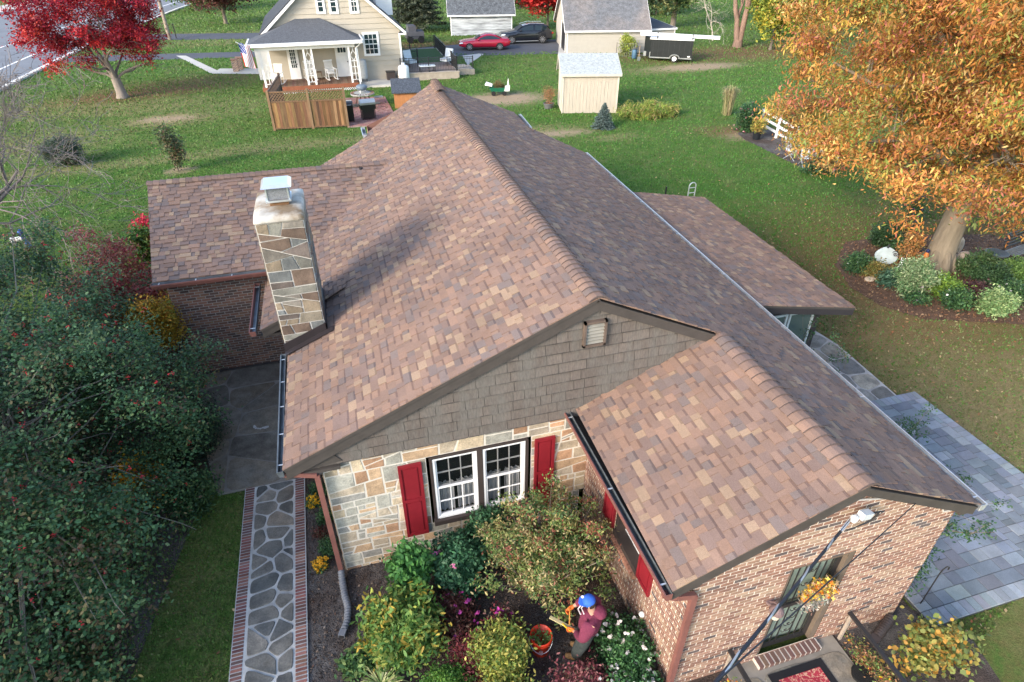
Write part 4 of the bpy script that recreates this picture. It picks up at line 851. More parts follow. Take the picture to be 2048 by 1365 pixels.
# porch
dL_, dR_ = GY(526, 175, y0)[0], GY(717, 165, y0)[0]
mb = MB(); nb = 44
for i in range(nb): xa = dL_+(dR_-dL_)*i/nb; mb.box(xa-BX+.006, y0-BY, .38, xa-BX+(dR_-dL_)/nb-.006, -.0, .44, jit((.17, .10, .065), .3))
pd = mb.build('porch_deck', M('brown deck boards', attr=True, rough=.8, var=.3, vs=3, bump=.2), nh)
mb = MB(); mb.box(dL_-BX, y0-BY-.03, .18, dR_-BX, y0-BY-.005, .43); mb.box(dL_-BX-.03, y0-BY, .18, dL_-BX, 0, .43); mb.build('rim_board', M('red brown board', (.24, .085, .045), .8, var=.2), pd)
def lattice(mb, xa, xb, za, zb, y, sp, w, t=.02, col=(1, 1, 1)):
    reg = [(xa, za), (xb, za), (xb, zb), (xa, zb)]; H = zb-za; n = int((xb-xa+H)/sp)+2
    for i in range(-1, n):
        for s_ in (1, -1):
            x0_ = xa-H+i*sp if s_ == 1 else xa+i*sp
            q = [(x0_, za), (x0_+w*1.4, za), (x0_+w*1.4+s_*H, zb), (x0_+s_*H, zb)]
            p = clip(ccw(q), reg)
            if len(p) > 2: mb.ext([(v_[0], y+(0 if s_ == 1 else t*.55), v_[1]) for v_ in p], (0, t*.5, 0), col)
mb = MB(); lattice(mb, dL_-BX+.1, dR_-BX-.1, .0, .18, y0-BY-.0, .14, .03); mb.build('skirt_lattice', whiteM, pd)
eL, eR = GY(494, 88, y0)[0], GY(722, 77, y0)[0]; ez = 3.0; ra, rb = GY(590, 38, y1)[0], GY(640, 37, y1)[0]; rz = 4.05
mb = MB(); e = lambda x, y, z: (x-BX, y-BY, z)
F_ = [e(eL, y0-.25, ez), e(eR, y0-.25, ez), e(rb, y1-.05, rz), e(ra, y1-.05, rz)]
mb.face(F_); mb.face([e(eL, y0-.25, ez), e(ra, y1-.05, rz), e(eL, y1-.05, ez)]); mb.face([e(eR, y0-.25, ez), e(eR, y1-.05, ez), e(rb, y1-.05, rz)])
mb.box(eL-BX, y0-.25-BY, ez-.04, eR-BX, -.05, ez-.01); mb.build('porch_roof', roofG, nh)
mb = MB(); mb.box(eL-BX-.02, y0-.37-BY, ez-.17, eR-BX+.02, y0-.25-BY, ez+.02); mb.box(eL-BX-.1, y0-.3-BY, ez-.17, eL-BX, -.05, ez+.02); mb.box(eR-BX, y0-.3-BY, ez-.17, eR-BX+.1, -.05, ez+.02)
mb.box(dL_-BX-.05, y0-BY, ez-.42, dR_-BX+.05, y0-BY+.14, ez-.17); mb.box(dL_-BX-.05, y0-BY+.14, ez-.42, dL_-BX+.08, -.06, ez-.17); mb.build('porch_beam', whiteM, nh)
def post_pair(xa, xb):
    f = MB(); yy = y0-BY+.02
    for x in (xa, xb): f.box(x-BX-.06, yy, .44, x-BX+.06, yy+.11, ez-.42)
    fo = f.build('porch_post', whiteM, nh); l = MB(); a, b = xa-BX+.06, xb-BX-.06; m = (a+b)/2
    l.box(m-.02, yy+.03, .6, m+.02, yy+.07, 1.7)
    for z in (.62, 1.0, 1.4, 1.75): l.box(a, yy+.03, z-.02, b, yy+.07, z+.02)
    for q in (((m, 1.78), (b, 2.08)), ((m, 1.78), (a, 2.08)), ((a, 2.08), (m, 2.38)), ((b, 2.08), (m, 2.38)), ((m, 2.38), (m, 2.58))): l.beam((q[0][0], yy+.05, q[0][1]), (q[1][0], yy+.05, q[1][1]), .03, .035, upv=(0, 1, 0))
    l.build('post_trellis', whiteM, fo)
for a, b in ((516, 534), (605, 621), (696, 713)): post_pair(GY(a, 100, y0)[0]+.03, GY(b, 96, y0)[0])
for (a, b, half) in (((574, 94), (600, 152), 0), ((671, 92), (700, 150), 1)):
    p, q = GY(*a, y1), GY(*b, y1); xa, xb, zt = p[0]-BX, q[0]-BX, 2.5
    f = MB(); f.box(xa-.1, -.09, .44, xb+.1, -.045, zt+.1); fo = f.build('door', whiteM, nh)
    g = MB()
    g.box(xa+.08, -.10, 1.15 if not half else 1.95, xb-.08, -.091, zt-.15); g.build('pane', glassmat('far window glass'), fo)
    g = MB()
    for i in range(1, 3): x = xa+.08+(xb-xa-.16)*i/3; g.box(x-.015, -.115, 1.15 if not half else 1.95, x+.015, -.1, zt-.15)
    if not half:
        for i in range(1, 5): z = 1.15+(zt-1.3)*i/5; g.box(xa+.08, -.115, z-.015, xb-.08, -.1, z+.015)
    g.build('muntin', whiteM, fo); g = MB(); g.lathe([(.03, 0), (.03, .06)], 8, c=(xb-.05, -.14, 1.35)); g.build('door_handle', darkM, fo)
mb = MB(); pts = [GY(721, 80, y0), GY(718, 90, y0), GY(711, 92, y0+.6)]; mb.tube([e(eR, y0-.3, ez-.1), e(dR_+.1, y0, ez-.5), e(dR_+.12, y0+.05, .1)], .04, 8); mb.build('downspout', whiteM, nh)
# concrete pad
a, b = G(720, 176), G(800, 174); pad = sheet('concrete_pad', [(a[0], a[1]-.1), (b[0]+.1, b[1]+.1), (2.3, y1), (-.6, y1)], 0, concM, h=.12)
# ---- things on the porch
def rocker(name, label, loc, rz, sc=1.):
    t = thing(name, label, 'rocking chair', loc, rz, 'white rocking chairs on the neighbour porch')
    m = MB()
    for i in range(7): m.box(-.24+i*.07, -.25, .40, -.19+i*.07, .22, .425)
    m.build('seat', whiteM, t); m = MB()
    for i in range(8): m.beam((-.25+i*.07, .22, .42), (-.25+i*.07, .40, 1.12), .035, .015, upv=(0, 1, 0))
    m.beam((-.3, .40, 1.13), (.3, .40, 1.13), .05, .08); m.beam((-.3, .26, .55), (.3, .26, .55), .03, .05); m.build('backrest', whiteM, t)
    for s_ in (-1, 1):
        m = MB(); m.tube([(s_*.29, -.55, .10), (s_*.29, -.3, .04), (s_*.29, 0, .025), (s_*.29, .35, .05), (s_*.29, .62, .14)], .022, 6); m.build('rocker', whiteM, t)
        m = MB(); m.tube([(s_*.29, -.27, .05), (s_*.29, -.27, .66)], .025, 6); m.build('leg', whiteM, t); m = MB(); m.tube([(s_*.29, .24, .05), (s_*.29, .26, .7)], .025, 6); m.build('leg', whiteM, t)
        m = MB(); m.box(s_*.29-.045, -.33, .66, s_*.29+.045, .32, .69); m.build('armrest', whiteM, t)
    return t
rk = rocker('rocking_chair', 'white slatted rocking chair at the far left end of the porch', GY(552, 156, y0+1.0)*0+np.array([GY(556, 160, y0+.9)[0], y0+.9, .44]), -.35)
for px_, yy, lab, rz_2 in ((622, y0+1.5, 'white rocking chair behind the middle porch posts', .25), (663, y0+1.4, 'white rocking chair in front of the plain white porch door', .3)):
    c_ = copy_tree(rk); c_.location = (GY(px_, 150, yy)[0], yy, .44); c_.rotation_euler = (0, 0, rz_2); c_['label'] = lab
t = thing('wicker_table', 'small brown wicker side table between the rocking chairs', 'table', (GY(638, 150, y0+1.7)[0], y0+1.7, .44)); m = MB(); m.box(-.2, -.2, .45, .2, .2, .48); m.build('tabletop', M('wicker', (.22, .15, .09), .8), t)
for sx in (-1, 1):
    for sy in (-1, 1): m = MB(); m.box(sx*.17-.02, sy*.17-.02, 0, sx*.17+.02, sy*.17+.02, .45); m.build('leg', M('wicker'), t)
q = G(729, 163); t = thing('grey_fuel_tank', 'tall grey rounded fuel tank standing against the tan house wall', 'tank', (GY(728, 160, y1-.45)[0], y1-.45, .12))
m = MB(); m.lathe([(.05, .1), (.25, .16), (.30, .28), (.30, 1.22), (.25, 1.38), (.05, 1.45)], 18, sy=.7); m.build('tank_body', M('grey tank paint', (.36, .38, .39), .5), t, True)
for s_ in (-1, 1): m = MB(); m.box(s_*.2-.02, -.1, 0, s_*.2+.02, .1, .16); m.build('leg', darkM, t)
p = G(809, 163); t = thing('propane_tank', 'white upright propane cylinder at the corner of the tan house', 'tank', p)
m = MB(); m.lathe([(.24, .0), (.28, .06)], 18); m.build('foot_ring', M('dull green', (.12, .17, .15), .6), t); m = MB(); m.lathe([(.22, .05), (.36, .12), (.38, .22), (.38, .88), (.33, 1.0), (.16, 1.07)], 20); m.build('cylinder_body', whiteM, t, True); m = MB(); m.lathe([(.13, 1.05), (.13, 1.2), (.10, 1.2)], 14); m.build('collar', whiteM, t)
p = G(787, 165); t = thing('heat_pump', 'small dark metal box unit beside the white propane cylinder', 'box', (p[0]-.1, y1-.35, .0)); m = MB(); m.box(-.28, -.2, .05, .28, .2, .62); m.build('casing', M('dark brown metal', (.06, .045, .04), .6), t); m = MB(); m.box(-.32, -.24, .62, .32, .24, .66); m.build('lid', darkM, t)
# flag on its pole
yf = y0-.2; p0 = GY(497, 97, yf); p1_ = GY(484, 84, yf); t = thing('national_flag', 'United States flag hanging from a slanted pole on the porch corner', 'flag', p0)
m = MB(); m.tube([(0.35, 0, -.25), (-.62, -.3, .42)], .02, 6); m.build('flag_pole', whiteM, t); m = MB(); nx, ny = 20, 26; Lf, Hf = 1.5, .85
def fp(i, j): u, v = i/nx, j/ny; return (-.52+.62*u+.10*v, -.22+.06*sin(6*u+3*v)+.05*u, .35-.55*u*.3-1.35*v+.03*sin(7*u))
for j in range(ny):
    for i in range(nx):
        st_ = int(i/nx*13); col = (.55, .02, .04) if st_ % 2 == 0 else (.8, .8, .8)
        if j < ny*.40 and i > nx*6/13 - 0 and False: pass
        if j < ny*.4 and i < nx*7/13: col = (.03, .06, .28) if not ((i*3+j*2) % 5 == 0) else (.8, .8, .8)
        m.face([fp(i, j), fp(i+1, j), fp(i+1, j+1), fp(i, j+1)], col)
m.build('flag_cloth', M('flag cloth', attr=True, rough=.8, var=.1, bump=0, trans=.3), t)
for px_, lab in ((473, 'left of the two small brick pillars beside the neighbour walk'), (482, 'right of the two small brick pillars beside the neighbour walk')):
    p = G(px_, 143 if px_ == 473 else 139); t = thing('brick_pillar', lab, 'pillar', p, group='brick pillars at the neighbour walk'); m = MB(); bricks(m, (-.2, -.2, 0), (1, 0, 0), (0, 0, 1), (0, -1, 0), [[(0, 0), (.4, 0), (.4, .8), (0, .8)]], seed=4); bricks(m, (-.2, .2, 0), (0, -1, 0), (0, 0, 1), (-1, 0, 0), [[(0, 0), (.4, 0), (.4, .8), (0, .8)]], seed=4); bricks(m, (.2, -.2, 0), (0, 1, 0), (0, 0, 1), (1, 0, 0), [[(0, 0), (.4, 0), (.4, .8), (0, .8)]], seed=6); m.build('brickwork', brickM, t); m = MB(); m.box(-.2, -.2, 0, .2, .2, .8); m.build('mortar', mortM, t)
    m = MB(); m.box(-.24, -.24, .8, .24, .24, .86); m.build('cap', M('brown cap', (.3, .17, .12), .8), t)
# ---- privacy fence
wood = M('weathered brown fence boards', attr=True, rough=.85, var=.4, vs=2.5, stretch=(6, 6, .7), bump=.3, bs=12)
FA, FB = G(550, 262), G(697, 255); fz = 2.02; L_ = np.linalg.norm(FB-FA); ang = math.atan2(FB[1]-FA[1], FB[0]-FA[0])
t = thing('privacy_fence', 'brown board privacy fence with lattice top standing on the lawn', 'fence', FA, ang)
for i, x in enumerate((0, L_*.52, L_)): m = MB(); m.box(x-.06, -.06, 0, x+.06, .06, fz+(.04 if i else .0), (.20, .13, .075)); m.build('post', wood, t)
for a, b in ((.06, L_*.52-.06), (L_*.52+.06, L_-.06)):
    m = MB(); x = a; 
    while x < b-.02: w_ = min(.145, b-x); m.box(x+.003, -.015, .14, x+w_-.003, .015, 1.42, jit(random.choice([(.20, .115, .055), (.15, .085, .042), (.24, .145, .07), (.11, .062, .033)]), .3)); x += .145
    m.build('board_panel', wood, t)
    m = MB(); lattice(m, a, b, 1.47, 1.92, -.012, .15, .035, .03, (.17, .105, .06)); m.build('lattice_panel', wood, t)
    [MB().box(a, -.04, z_, b, .03, z_+.07, (.15, .09, .05)).build('rail', wood, t) for z_ in (1.41, 1.90, .08)]
t = thing('side_fence', 'dark brown fence return running back toward the porch', 'fence', FA, ang+pi/2)
m = MB(); x = .1
while x < 4.4: m.box(x+.003, -.015, .14, x+.142, .015, 1.42+.0*x, jit((.12, .075, .05), .25)); x += .145
m.build('board_panel', wood, t); m = MB(); lattice(m, .1, 4.4, 1.45, 1.9, -.012, .15, .035, .03, (.11, .075, .055)); m.build('lattice_panel', wood, t); [MB().box(.06, -.04, z_, 4.5, .03, z_+.07, (.12, .08, .06)).build('rail', wood, t) for z_ in (1.4, 1.9)]; m = MB(); m.box(4.44, -.06, 0, 4.56, .06, 2.05, (.13, .085, .06)); m.build('post', wood, t)
# ---- brick patio with grills and a table
a, b, c_, d_ = G(697, 256), G(800, 250), G(770, 195), G(690, 198); bp_ = sheet('brick_patio', [a, b, c_, d_], .0, M('patio mortar', (.28, .22, .2), .9), h=.05)
mb = MB(); rr = ccw([tuple(map(float, q_[:2])) for q_ in (a, b, c_, d_)]); bricks(mb, (0, 0, .05), (1, 0, 0), (0, 1, 0), (0, 0, 1), [rr], cols=[(.30, .15, .13), (.26, .12, .11), (.35, .2, .17)], ws=(1, 1, 1), bl=.22, bh=.11, seed=8); mb.build('paving', brickM, bp_)
blk = M('black enamel', (.012, .012, .014), .3, var=.1, bump=0, spec=.6); sil = M('brushed steel', (.45, .47, .47), .35, metal=.7, var=.15, bump=0)
def grill(label, loc, rz, lidm, w_=.62):
    t = thing('barbecue_grill', label, 'grill', loc, rz)
    for sx in (-1, 1):
        for sy in (-1, 1): m = MB(); m.box(sx*w_*.42-.02, sy*.2-.02, 0, sx*w_*.42+.02, sy*.2+.02, .72); m.build('leg', blk, t)
    m = MB(); m.box(-w_/2, -.24, .62, w_/2, .24, .86); m.box(-w_*.38, -.2, .12, w_*.38, .2, .62); m.build('firebox', blk, t)
    m = MB(); pr_ = [(-.25, .86), (-.25, .97), (-.18, 1.08), (0, 1.13), (.16, 1.09), (.25, .97), (.25, .86)]; m.ext([(-w_/2, p[0], p[1]) for p in pr_], (w_, 0, 0)); m.build('lid', lidm, t)
    m = MB(); m.tube([(-w_*.35, -.30, .98), (w_*.35, -.30, .98)], .015, 6); m.build('lid_handle', sil, t)
    for s_ in (-1, 1): m = MB(); m.box(s_*w_/2, -.2, .84, s_*(w_/2+.3), .2, .87); m.build('side_shelf', blk, t)
    return t
p = G(738, 240); grill('black gas barbecue with silver lid on the brick patio', p, .1, sil, .85)
p = G(702, 245); t = grill('small black barbecue next to the end of the board fence', p, -.1, blk, .45)
p = G(728, 213); t = thing('picnic_table', 'octagonal slatted picnic table on the brick patio', 'table', p)
m = MB(); P8 = [(.75*cos(pi/8+i*pi/4), .75*sin(pi/8+i*pi/4)) for i in range(8)]; m.prism(P8, .05, z0=.72); tt = m.build('tabletop', M('grey weathered wood', (.36, .36, .33), .8, var=.2), t)
m = MB()
for i in range(24): a_ = i*2*pi/24; m.beam((.52*cos(a_), .52*sin(a_), .79), (.70*cos(a_), .70*sin(a_), .79), .03, .03)
m.build('slat', M('brown slat', (.18, .11, .08), .8), tt)
for i in range(4): a_ = i*pi/2+.3; m = MB(); m.beam((.3*cos(a_), .3*sin(a_), .72), (.55*cos(a_), .55*sin(a_), 0), .06, .06); m.build('leg', M('brown slat'), t); m = MB(); m.box(1.0*cos(a_)-.25, 1.0*sin(a_)-.17, .40, 1.0*cos(a_)+.25, 1.0*sin(a_)+.17, .45); m.build('bench_seat', M('grey weathered wood'), t)
t = thing('table_top_cooker', 'round blue-grey lidded cooker standing on the octagonal table', 'cooker', (p[0], p[1], .78)); m = MB(); m.lathe([(.1, .12), (.27, .18), (.32, .28), (.32, .38), (.24, .44), (.03, .46)], 20); m.build('bowl', M('blue grey enamel', (.14, .18, .22), .5), t, True)
for i in range(3): a_ = i*2.1; m = MB(); m.beam((.2*cos(a_), .2*sin(a_), .2), (.26*cos(a_), .26*sin(a_), 0), .02, .02); m.build('leg', whiteM, t)
# small lean-to behind the ridge
p = G(800, 212); t = thing('tool_shed', 'small orange-brown wooden lean-to with a dark shingle roof', 'shed', (p[0]+.3, p[1], 0), -.1); m = MB(); m.ext([(-.6, -.7, 0), (-.6, .8, 0), (-.6, .8, 1.25), (-.6, -.7, .85)], (1.5, 0, 0)); m.build('wall', M('orange cedar', (.42, .18, .07), .8, var=.25, stretch=(8, 8, 1)), t)
m = MB(); m.ext([(-.72, -.85, .87), (-.72, .9, 1.32), (-.72, .9, 1.38), (-.72, -.85, .93)], (1.75, 0, 0)); m.build('roof', M('blue-grey shingles', (.06, .07, .085), .9, var=.4, vs=12, fine=.3, fs=12), t); m = MB(); m.box(-.2, -.72, .05, .5, -.70, .78); m.build('door', M('orange cedar'), t)
# ---- raised stone patio with black railing
stn = M('tan wall block', (.36, .31, .25), .9, var=.2, vs=4, bump=.4, bs=20)
A_, B_, C_ = G(806, 163), G(919, 157), G(905, 116); q0 = [(A_[0]-.3, A_[1]), (B_[0], B_[1]), (B_[0]+.4, B_[1]+10.5), (A_[0]-.3, B_[1]+10.5)]
t = thing('raised_patio', 'low tan block wall holding a raised patio beside the tan house', 'patio', q0[0]); ox, oy = q0[0]
m = MB(); m.prism([(p_[0]-ox, p_[1]-oy) for p_ in q0], .42); m.build('block_wall', stn, t); m = MB(); m.prism([(p_[0]-ox, p_[1]-oy) for p_ in [(q0[0][0]-.03, q0[0][1]-.03), (q0[1][0]+.03, q0[1][1]-.03), (q0[1][0]+.03, q0[1][1]+.3), (q0[0][0]-.03, q0[0][1]+.3)]], .06, z0=.425); m.build('coping', stn, t)
m = MB(); m.prism([(p_[0]-ox, p_[1]-oy) for p_ in [(q0[0][0]+.1, q0[0][1]+.32), (q0[1][0]-.1, q0[1][1]+.32), (q0[1][0], q0[1][1]+4.0), (q0[0][0]+.1, q0[1][1]+4.0)]], .02, z0=.422); m.build('paving', M('brown paving', (.22, .16, .13), .9, var=.2, vs=6), t)
m = MB(); m.prism([(p_[0]-ox, p_[1]-oy) for p_ in [(q0[0][0]+.1, q0[1][1]+4.0), (q0[1][0], q0[1][1]+4.0), (q0[1][0]+.2, q0[1][1]+10.2), (q0[0][0]+.1, q0[1][1]+10.2)]], .02, z0=.422); m.build('turf', M('turf', (.035, .075, .02), .95, var=.3, vs=20, bump=.5), t)
for p_ in q0: pass
EXCL.append(ccw([tuple(map(float, p_[:2])) for p_ in q0]))
def railing(label, P, Q, z, h=.95, sp=.115, name='railing'):
    P, Q = np.array(P[:2], float), np.array(Q[:2], float); L = np.linalg.norm(Q-P); t = thing(name, label, 'railing', (P[0], P[1], z), math.atan2(Q[1]-P[1], Q[0]-P[0]))
    m = MB(); m.box(0, -.02, h-.03, L, .02, h); m.box(0, -.015, h-.16, L, .015, h-.135); m.box(0, -.015, .08, L, .015, .105); m.build('rail', darkM, t)
    m = MB(); n = int(L/sp)
    for i in range(1, n): m.box(i*L/n-.008, -.008, .08, i*L/n+.008, .008, h-.02)
    m.build('balusters', darkM, t)
    k = max(1, round(L/1.9))
    for i in range(k+1): m = MB(); m.box(i*L/k-.035, -.035, 0, i*L/k+.035, .035, h+.05); m.build('post', darkM, t)
    return t
railing('black metal railing along the front edge of the raised patio', (q0[0][0]+.25, q0[0][1]+.15), (q0[1][0]-.15, q0[1][1]+.15), .48)
railing('black metal railing along the driveway side of the raised patio', (q0[1][0]-.1, q0[1][1]+.2), (q0[1][0]+.2, q0[1][1]+10.4), .44)
railing('black metal railing at the back of the raised patio', (q0[0][0]+.3, q0[1][1]+10.4), (q0[1][0]+.1, q0[1][1]+10.4), .44)
railing('black metal railing dividing the patio from the small turf square', (q0[0][0]+.3, q0[1][1]+5.0), (q0[0][0]+2.0, q0[1][1]+3.9), .44)
s0 = G(947, 143); t = thing('patio_steps', 'tan block steps at the driveway end of the raised patio', 'steps', (q0[1][0]+.02, q0[1][1]+1.0, 0)); m = MB(); m.box(0, 0, 0, 1.35, 1.8, .36); m.box(-.0, .0, .36, 1.0, 1.8, .42); m.build('block_steps', stn, t)
railing('short black metal railing on the patio steps', (q0[1][0]+.1, q0[1][1]+1.15), (q0[1][0]+1.25, q0[1][1]+1.05), .42, .8)
cush = M('pale cushion', (.60, .64, .66), .9, var=.15, vs=5)
for i, (px_, pz_, rz_2, lab) in enumerate(((822, 142, .5, 'pale cushioned patio chair against the corner of the tan house'), (893, 138, -.9, 'pale cushioned patio chair near the driveway-side railing'))):
    p = G(px_, pz_-8, .44); t = thing('patio_chair', lab, 'chair', p, rz_2, 'cushioned chairs on the raised patio')
    m = MB(); m.box(-.33, -.33, .28, .33, .33, .45); m.build('seat_cushion', cush, t); m = MB(); m.ext([(-.33, .22, .45), (-.33, .36, .45), (-.33, .52, 1.05), (-.33, .40, 1.08)], (.66, 0, 0)); m.build('back_cushion', cush, t)
    for s_ in (-1, 1):
        m = MB(); m.tube([(s_*.36, -.32, 0), (s_*.36, -.32, .6), (s_*.36, .36, .62)], .018, 6); m.build('armrest', darkM, t); m = MB(); m.tube([(s_*.34, .32, 0), (s_*.34, .5, 1.0)], .018, 6); m.build('leg', darkM, t)
p = G(855, 145, .44); t = thing('patio_table', 'low black-legged patio table with a pale top between the cushioned chairs', 'table', p); m = MB(); m.box(-.55, -.3, .42, .55, .3, .46); m.build('tabletop', cush, t)
for sx in (-1, 1):
    for sy in (-1, 1): m = MB(); m.box(sx*.5-.02, sy*.26-.02, 0, sx*.5+.02, sy*.26+.02, .42); m.build('leg', darkM, t)
# ================================================================ OUTBUILDINGS
def shedthing(name, label, cat, A, B, depth, ze, zr_, fr, wallm, roofm, over=.15, trim=whiteM, group=None, planks=None, ex=.2):
    """gabled box: front wall from A to B (ground), eave ze, ridge zr_ at fraction fr of the depth"""
    A, B = np.array(A[:2], float), np.array(B[:2], float); L = np.linalg.norm(B-A); t = thing(name, label, cat, (A[0], A[1], 0), math.atan2(B[1]-A[1], B[0]-A[0]), group)
    zb = ze; m = MB(); prof = [(0, 0), (depth, 0), (depth, zb), (depth*fr, zr_), (0, ze)]
    for x in (0, L): m.face([(x, p[0], p[1]) for p in (prof if x else prof[::-1])])
    m.face([(0, 0, 0), (L, 0, 0), (L, 0, ze), (0, 0, ze)]); m.face([(0, depth, 0), (0, depth, zb), (L, depth, zb), (L, depth, 0)])
    if planks == 'h':
        z = .02
        while z < ze: m.ext([(0, -.003, z+ex-.005), (0, -.03, z), (0, -.003, z)], (L, 0, 0)); z += ex
    if planks == 'v':
        x = 0.0
        while x < L: m.box(x, -.012, 0, x+.012, -.001, ze, (1, 1, 1)); x += ex
    m.build('wall', wallm, t)
    m = MB(); th = .06; s1 = (zr_-ze)/(depth*fr); s2 = (zr_-zb)/(depth*(1-fr)+1e-6)
    m.ext([(-over, -over, ze-over*s1), (-over, depth*fr, zr_), (-over, depth*fr, zr_+th), (-over, -over, ze-over*s1+th)], (L+2*over, 0, 0)); m.ext([(-over, depth*fr, zr_), (-over, depth+over, zb-over*s2), (-over, depth+over, zb-over*s2+th), (-over, depth*fr, zr_+th)], (L+2*over, 0, 0)); m.build('roof', roofm, t)
    m = MB(); m.box(-over, -over-.03, ze-over*s1-.06, L+over, -over-.003, ze-over*s1+th+.01)
    for x in (-over-.025, L+over+.003): m.ext([(x, -over, ze-over*s1-.08), (x, depth*fr, zr_-.08), (x, depth*fr, zr_+th), (x, -over, ze-over*s1+th)], (.022, 0, 0)); m.ext([(x, depth*fr, zr_-.08), (x, depth+over, zb-over*s2-.08), (x, depth+over, zb-over*s2+th), (x, depth*fr, zr_+th)], (.022, 0, 0))
    for x in (-.015, L-.06): m.box(x, -.035, 0, x+.075, -.002, ze-.02)
    m.build('white_trim' if trim is whiteM else 'trim', trim, t)
    return t, L
A_, B_ = G(1123, 227), G(1232, 226)
t, L = shedthing('garden_shed', 'cream wooden garden shed with pale grey shingles on the back lawn', 'shed', A_, B_, 2.35, 2.12, 2.85, .78, M('cream shed siding', (.44, .395, .33), .8, var=.12, vs=2, stretch=(5, 5, .5), bump=.1), M('pale weathered shingles', (.34, .37, .37), .9, var=.3, vs=7, fine=.2, fs=18, bump=.2), .12, M('cream trim', (.52, .48, .41), .7), planks='v', ex=.2)
m = MB(); m.box(-.02, .5, .05, -.005, 1.6, 1.9); m.build('door', M('cream trim'), t)
A_, B_ = G(1133, 108), G(1291, 106); ze = 1.9
t, L = shedthing('garage', 'cream clapboard garage with a patchy grey shingle roof behind the garden shed', 'garage', A_, B_, 7.0, ze, 4.6, .5, M('cream garage siding', (.40, .375, .33), .8, var=.06), M('patchy grey shingles', (.13, .135, .145), .9, var=.35, vs=3, fine=.3, fs=14, bump=.3, tint2=(.19, .17, .16), tscale=.25), .25, planks='h', ex=.24)
m = MB(); m.box(-.03, .8, .0, -.005, 3.2, 2.0); m.build('garage_door', darkM, t); m = MB(); m.box(-.06, .65, 0, -.03, .8, 2.15); m.box(-.06, 3.2, 0, -.03, 3.35, 2.15); m.build('door_frame', whiteM, t)
rz_g = t.rotation_euler[2]
A_, B_ = G(1291, 104), G(1352, 98); t, L = shedthing('lean_to', 'cream lean-to with a flat dark roof beside the garage', 'lean-to', G(1293, 102), G(1345, 99), 5.5, 1.65, 1.95, .97, M('cream garage siding'), M('dark flat roof', (.05, .055, .07), .9, var=.25, vs=1.5), .12)
A_, B_ = G(903, 72), G(1024, 70); t, L = shedthing('old_barn', 'old white barn with peeling boards and a dark mossy roof', 'barn', A_, B_, 5, 2.0, 4.1, .5, M('peeling white boards', (.50, .53, .55), .9, var=.25, vs=3, stretch=(.5, 1, 6), tint2=(.22, .23, .24), tscale=.9), M('dark mossy shingles', (.09, .10, .11), .9, var=.5, vs=3, fine=.4, fs=10), .3, planks='h', ex=.25)
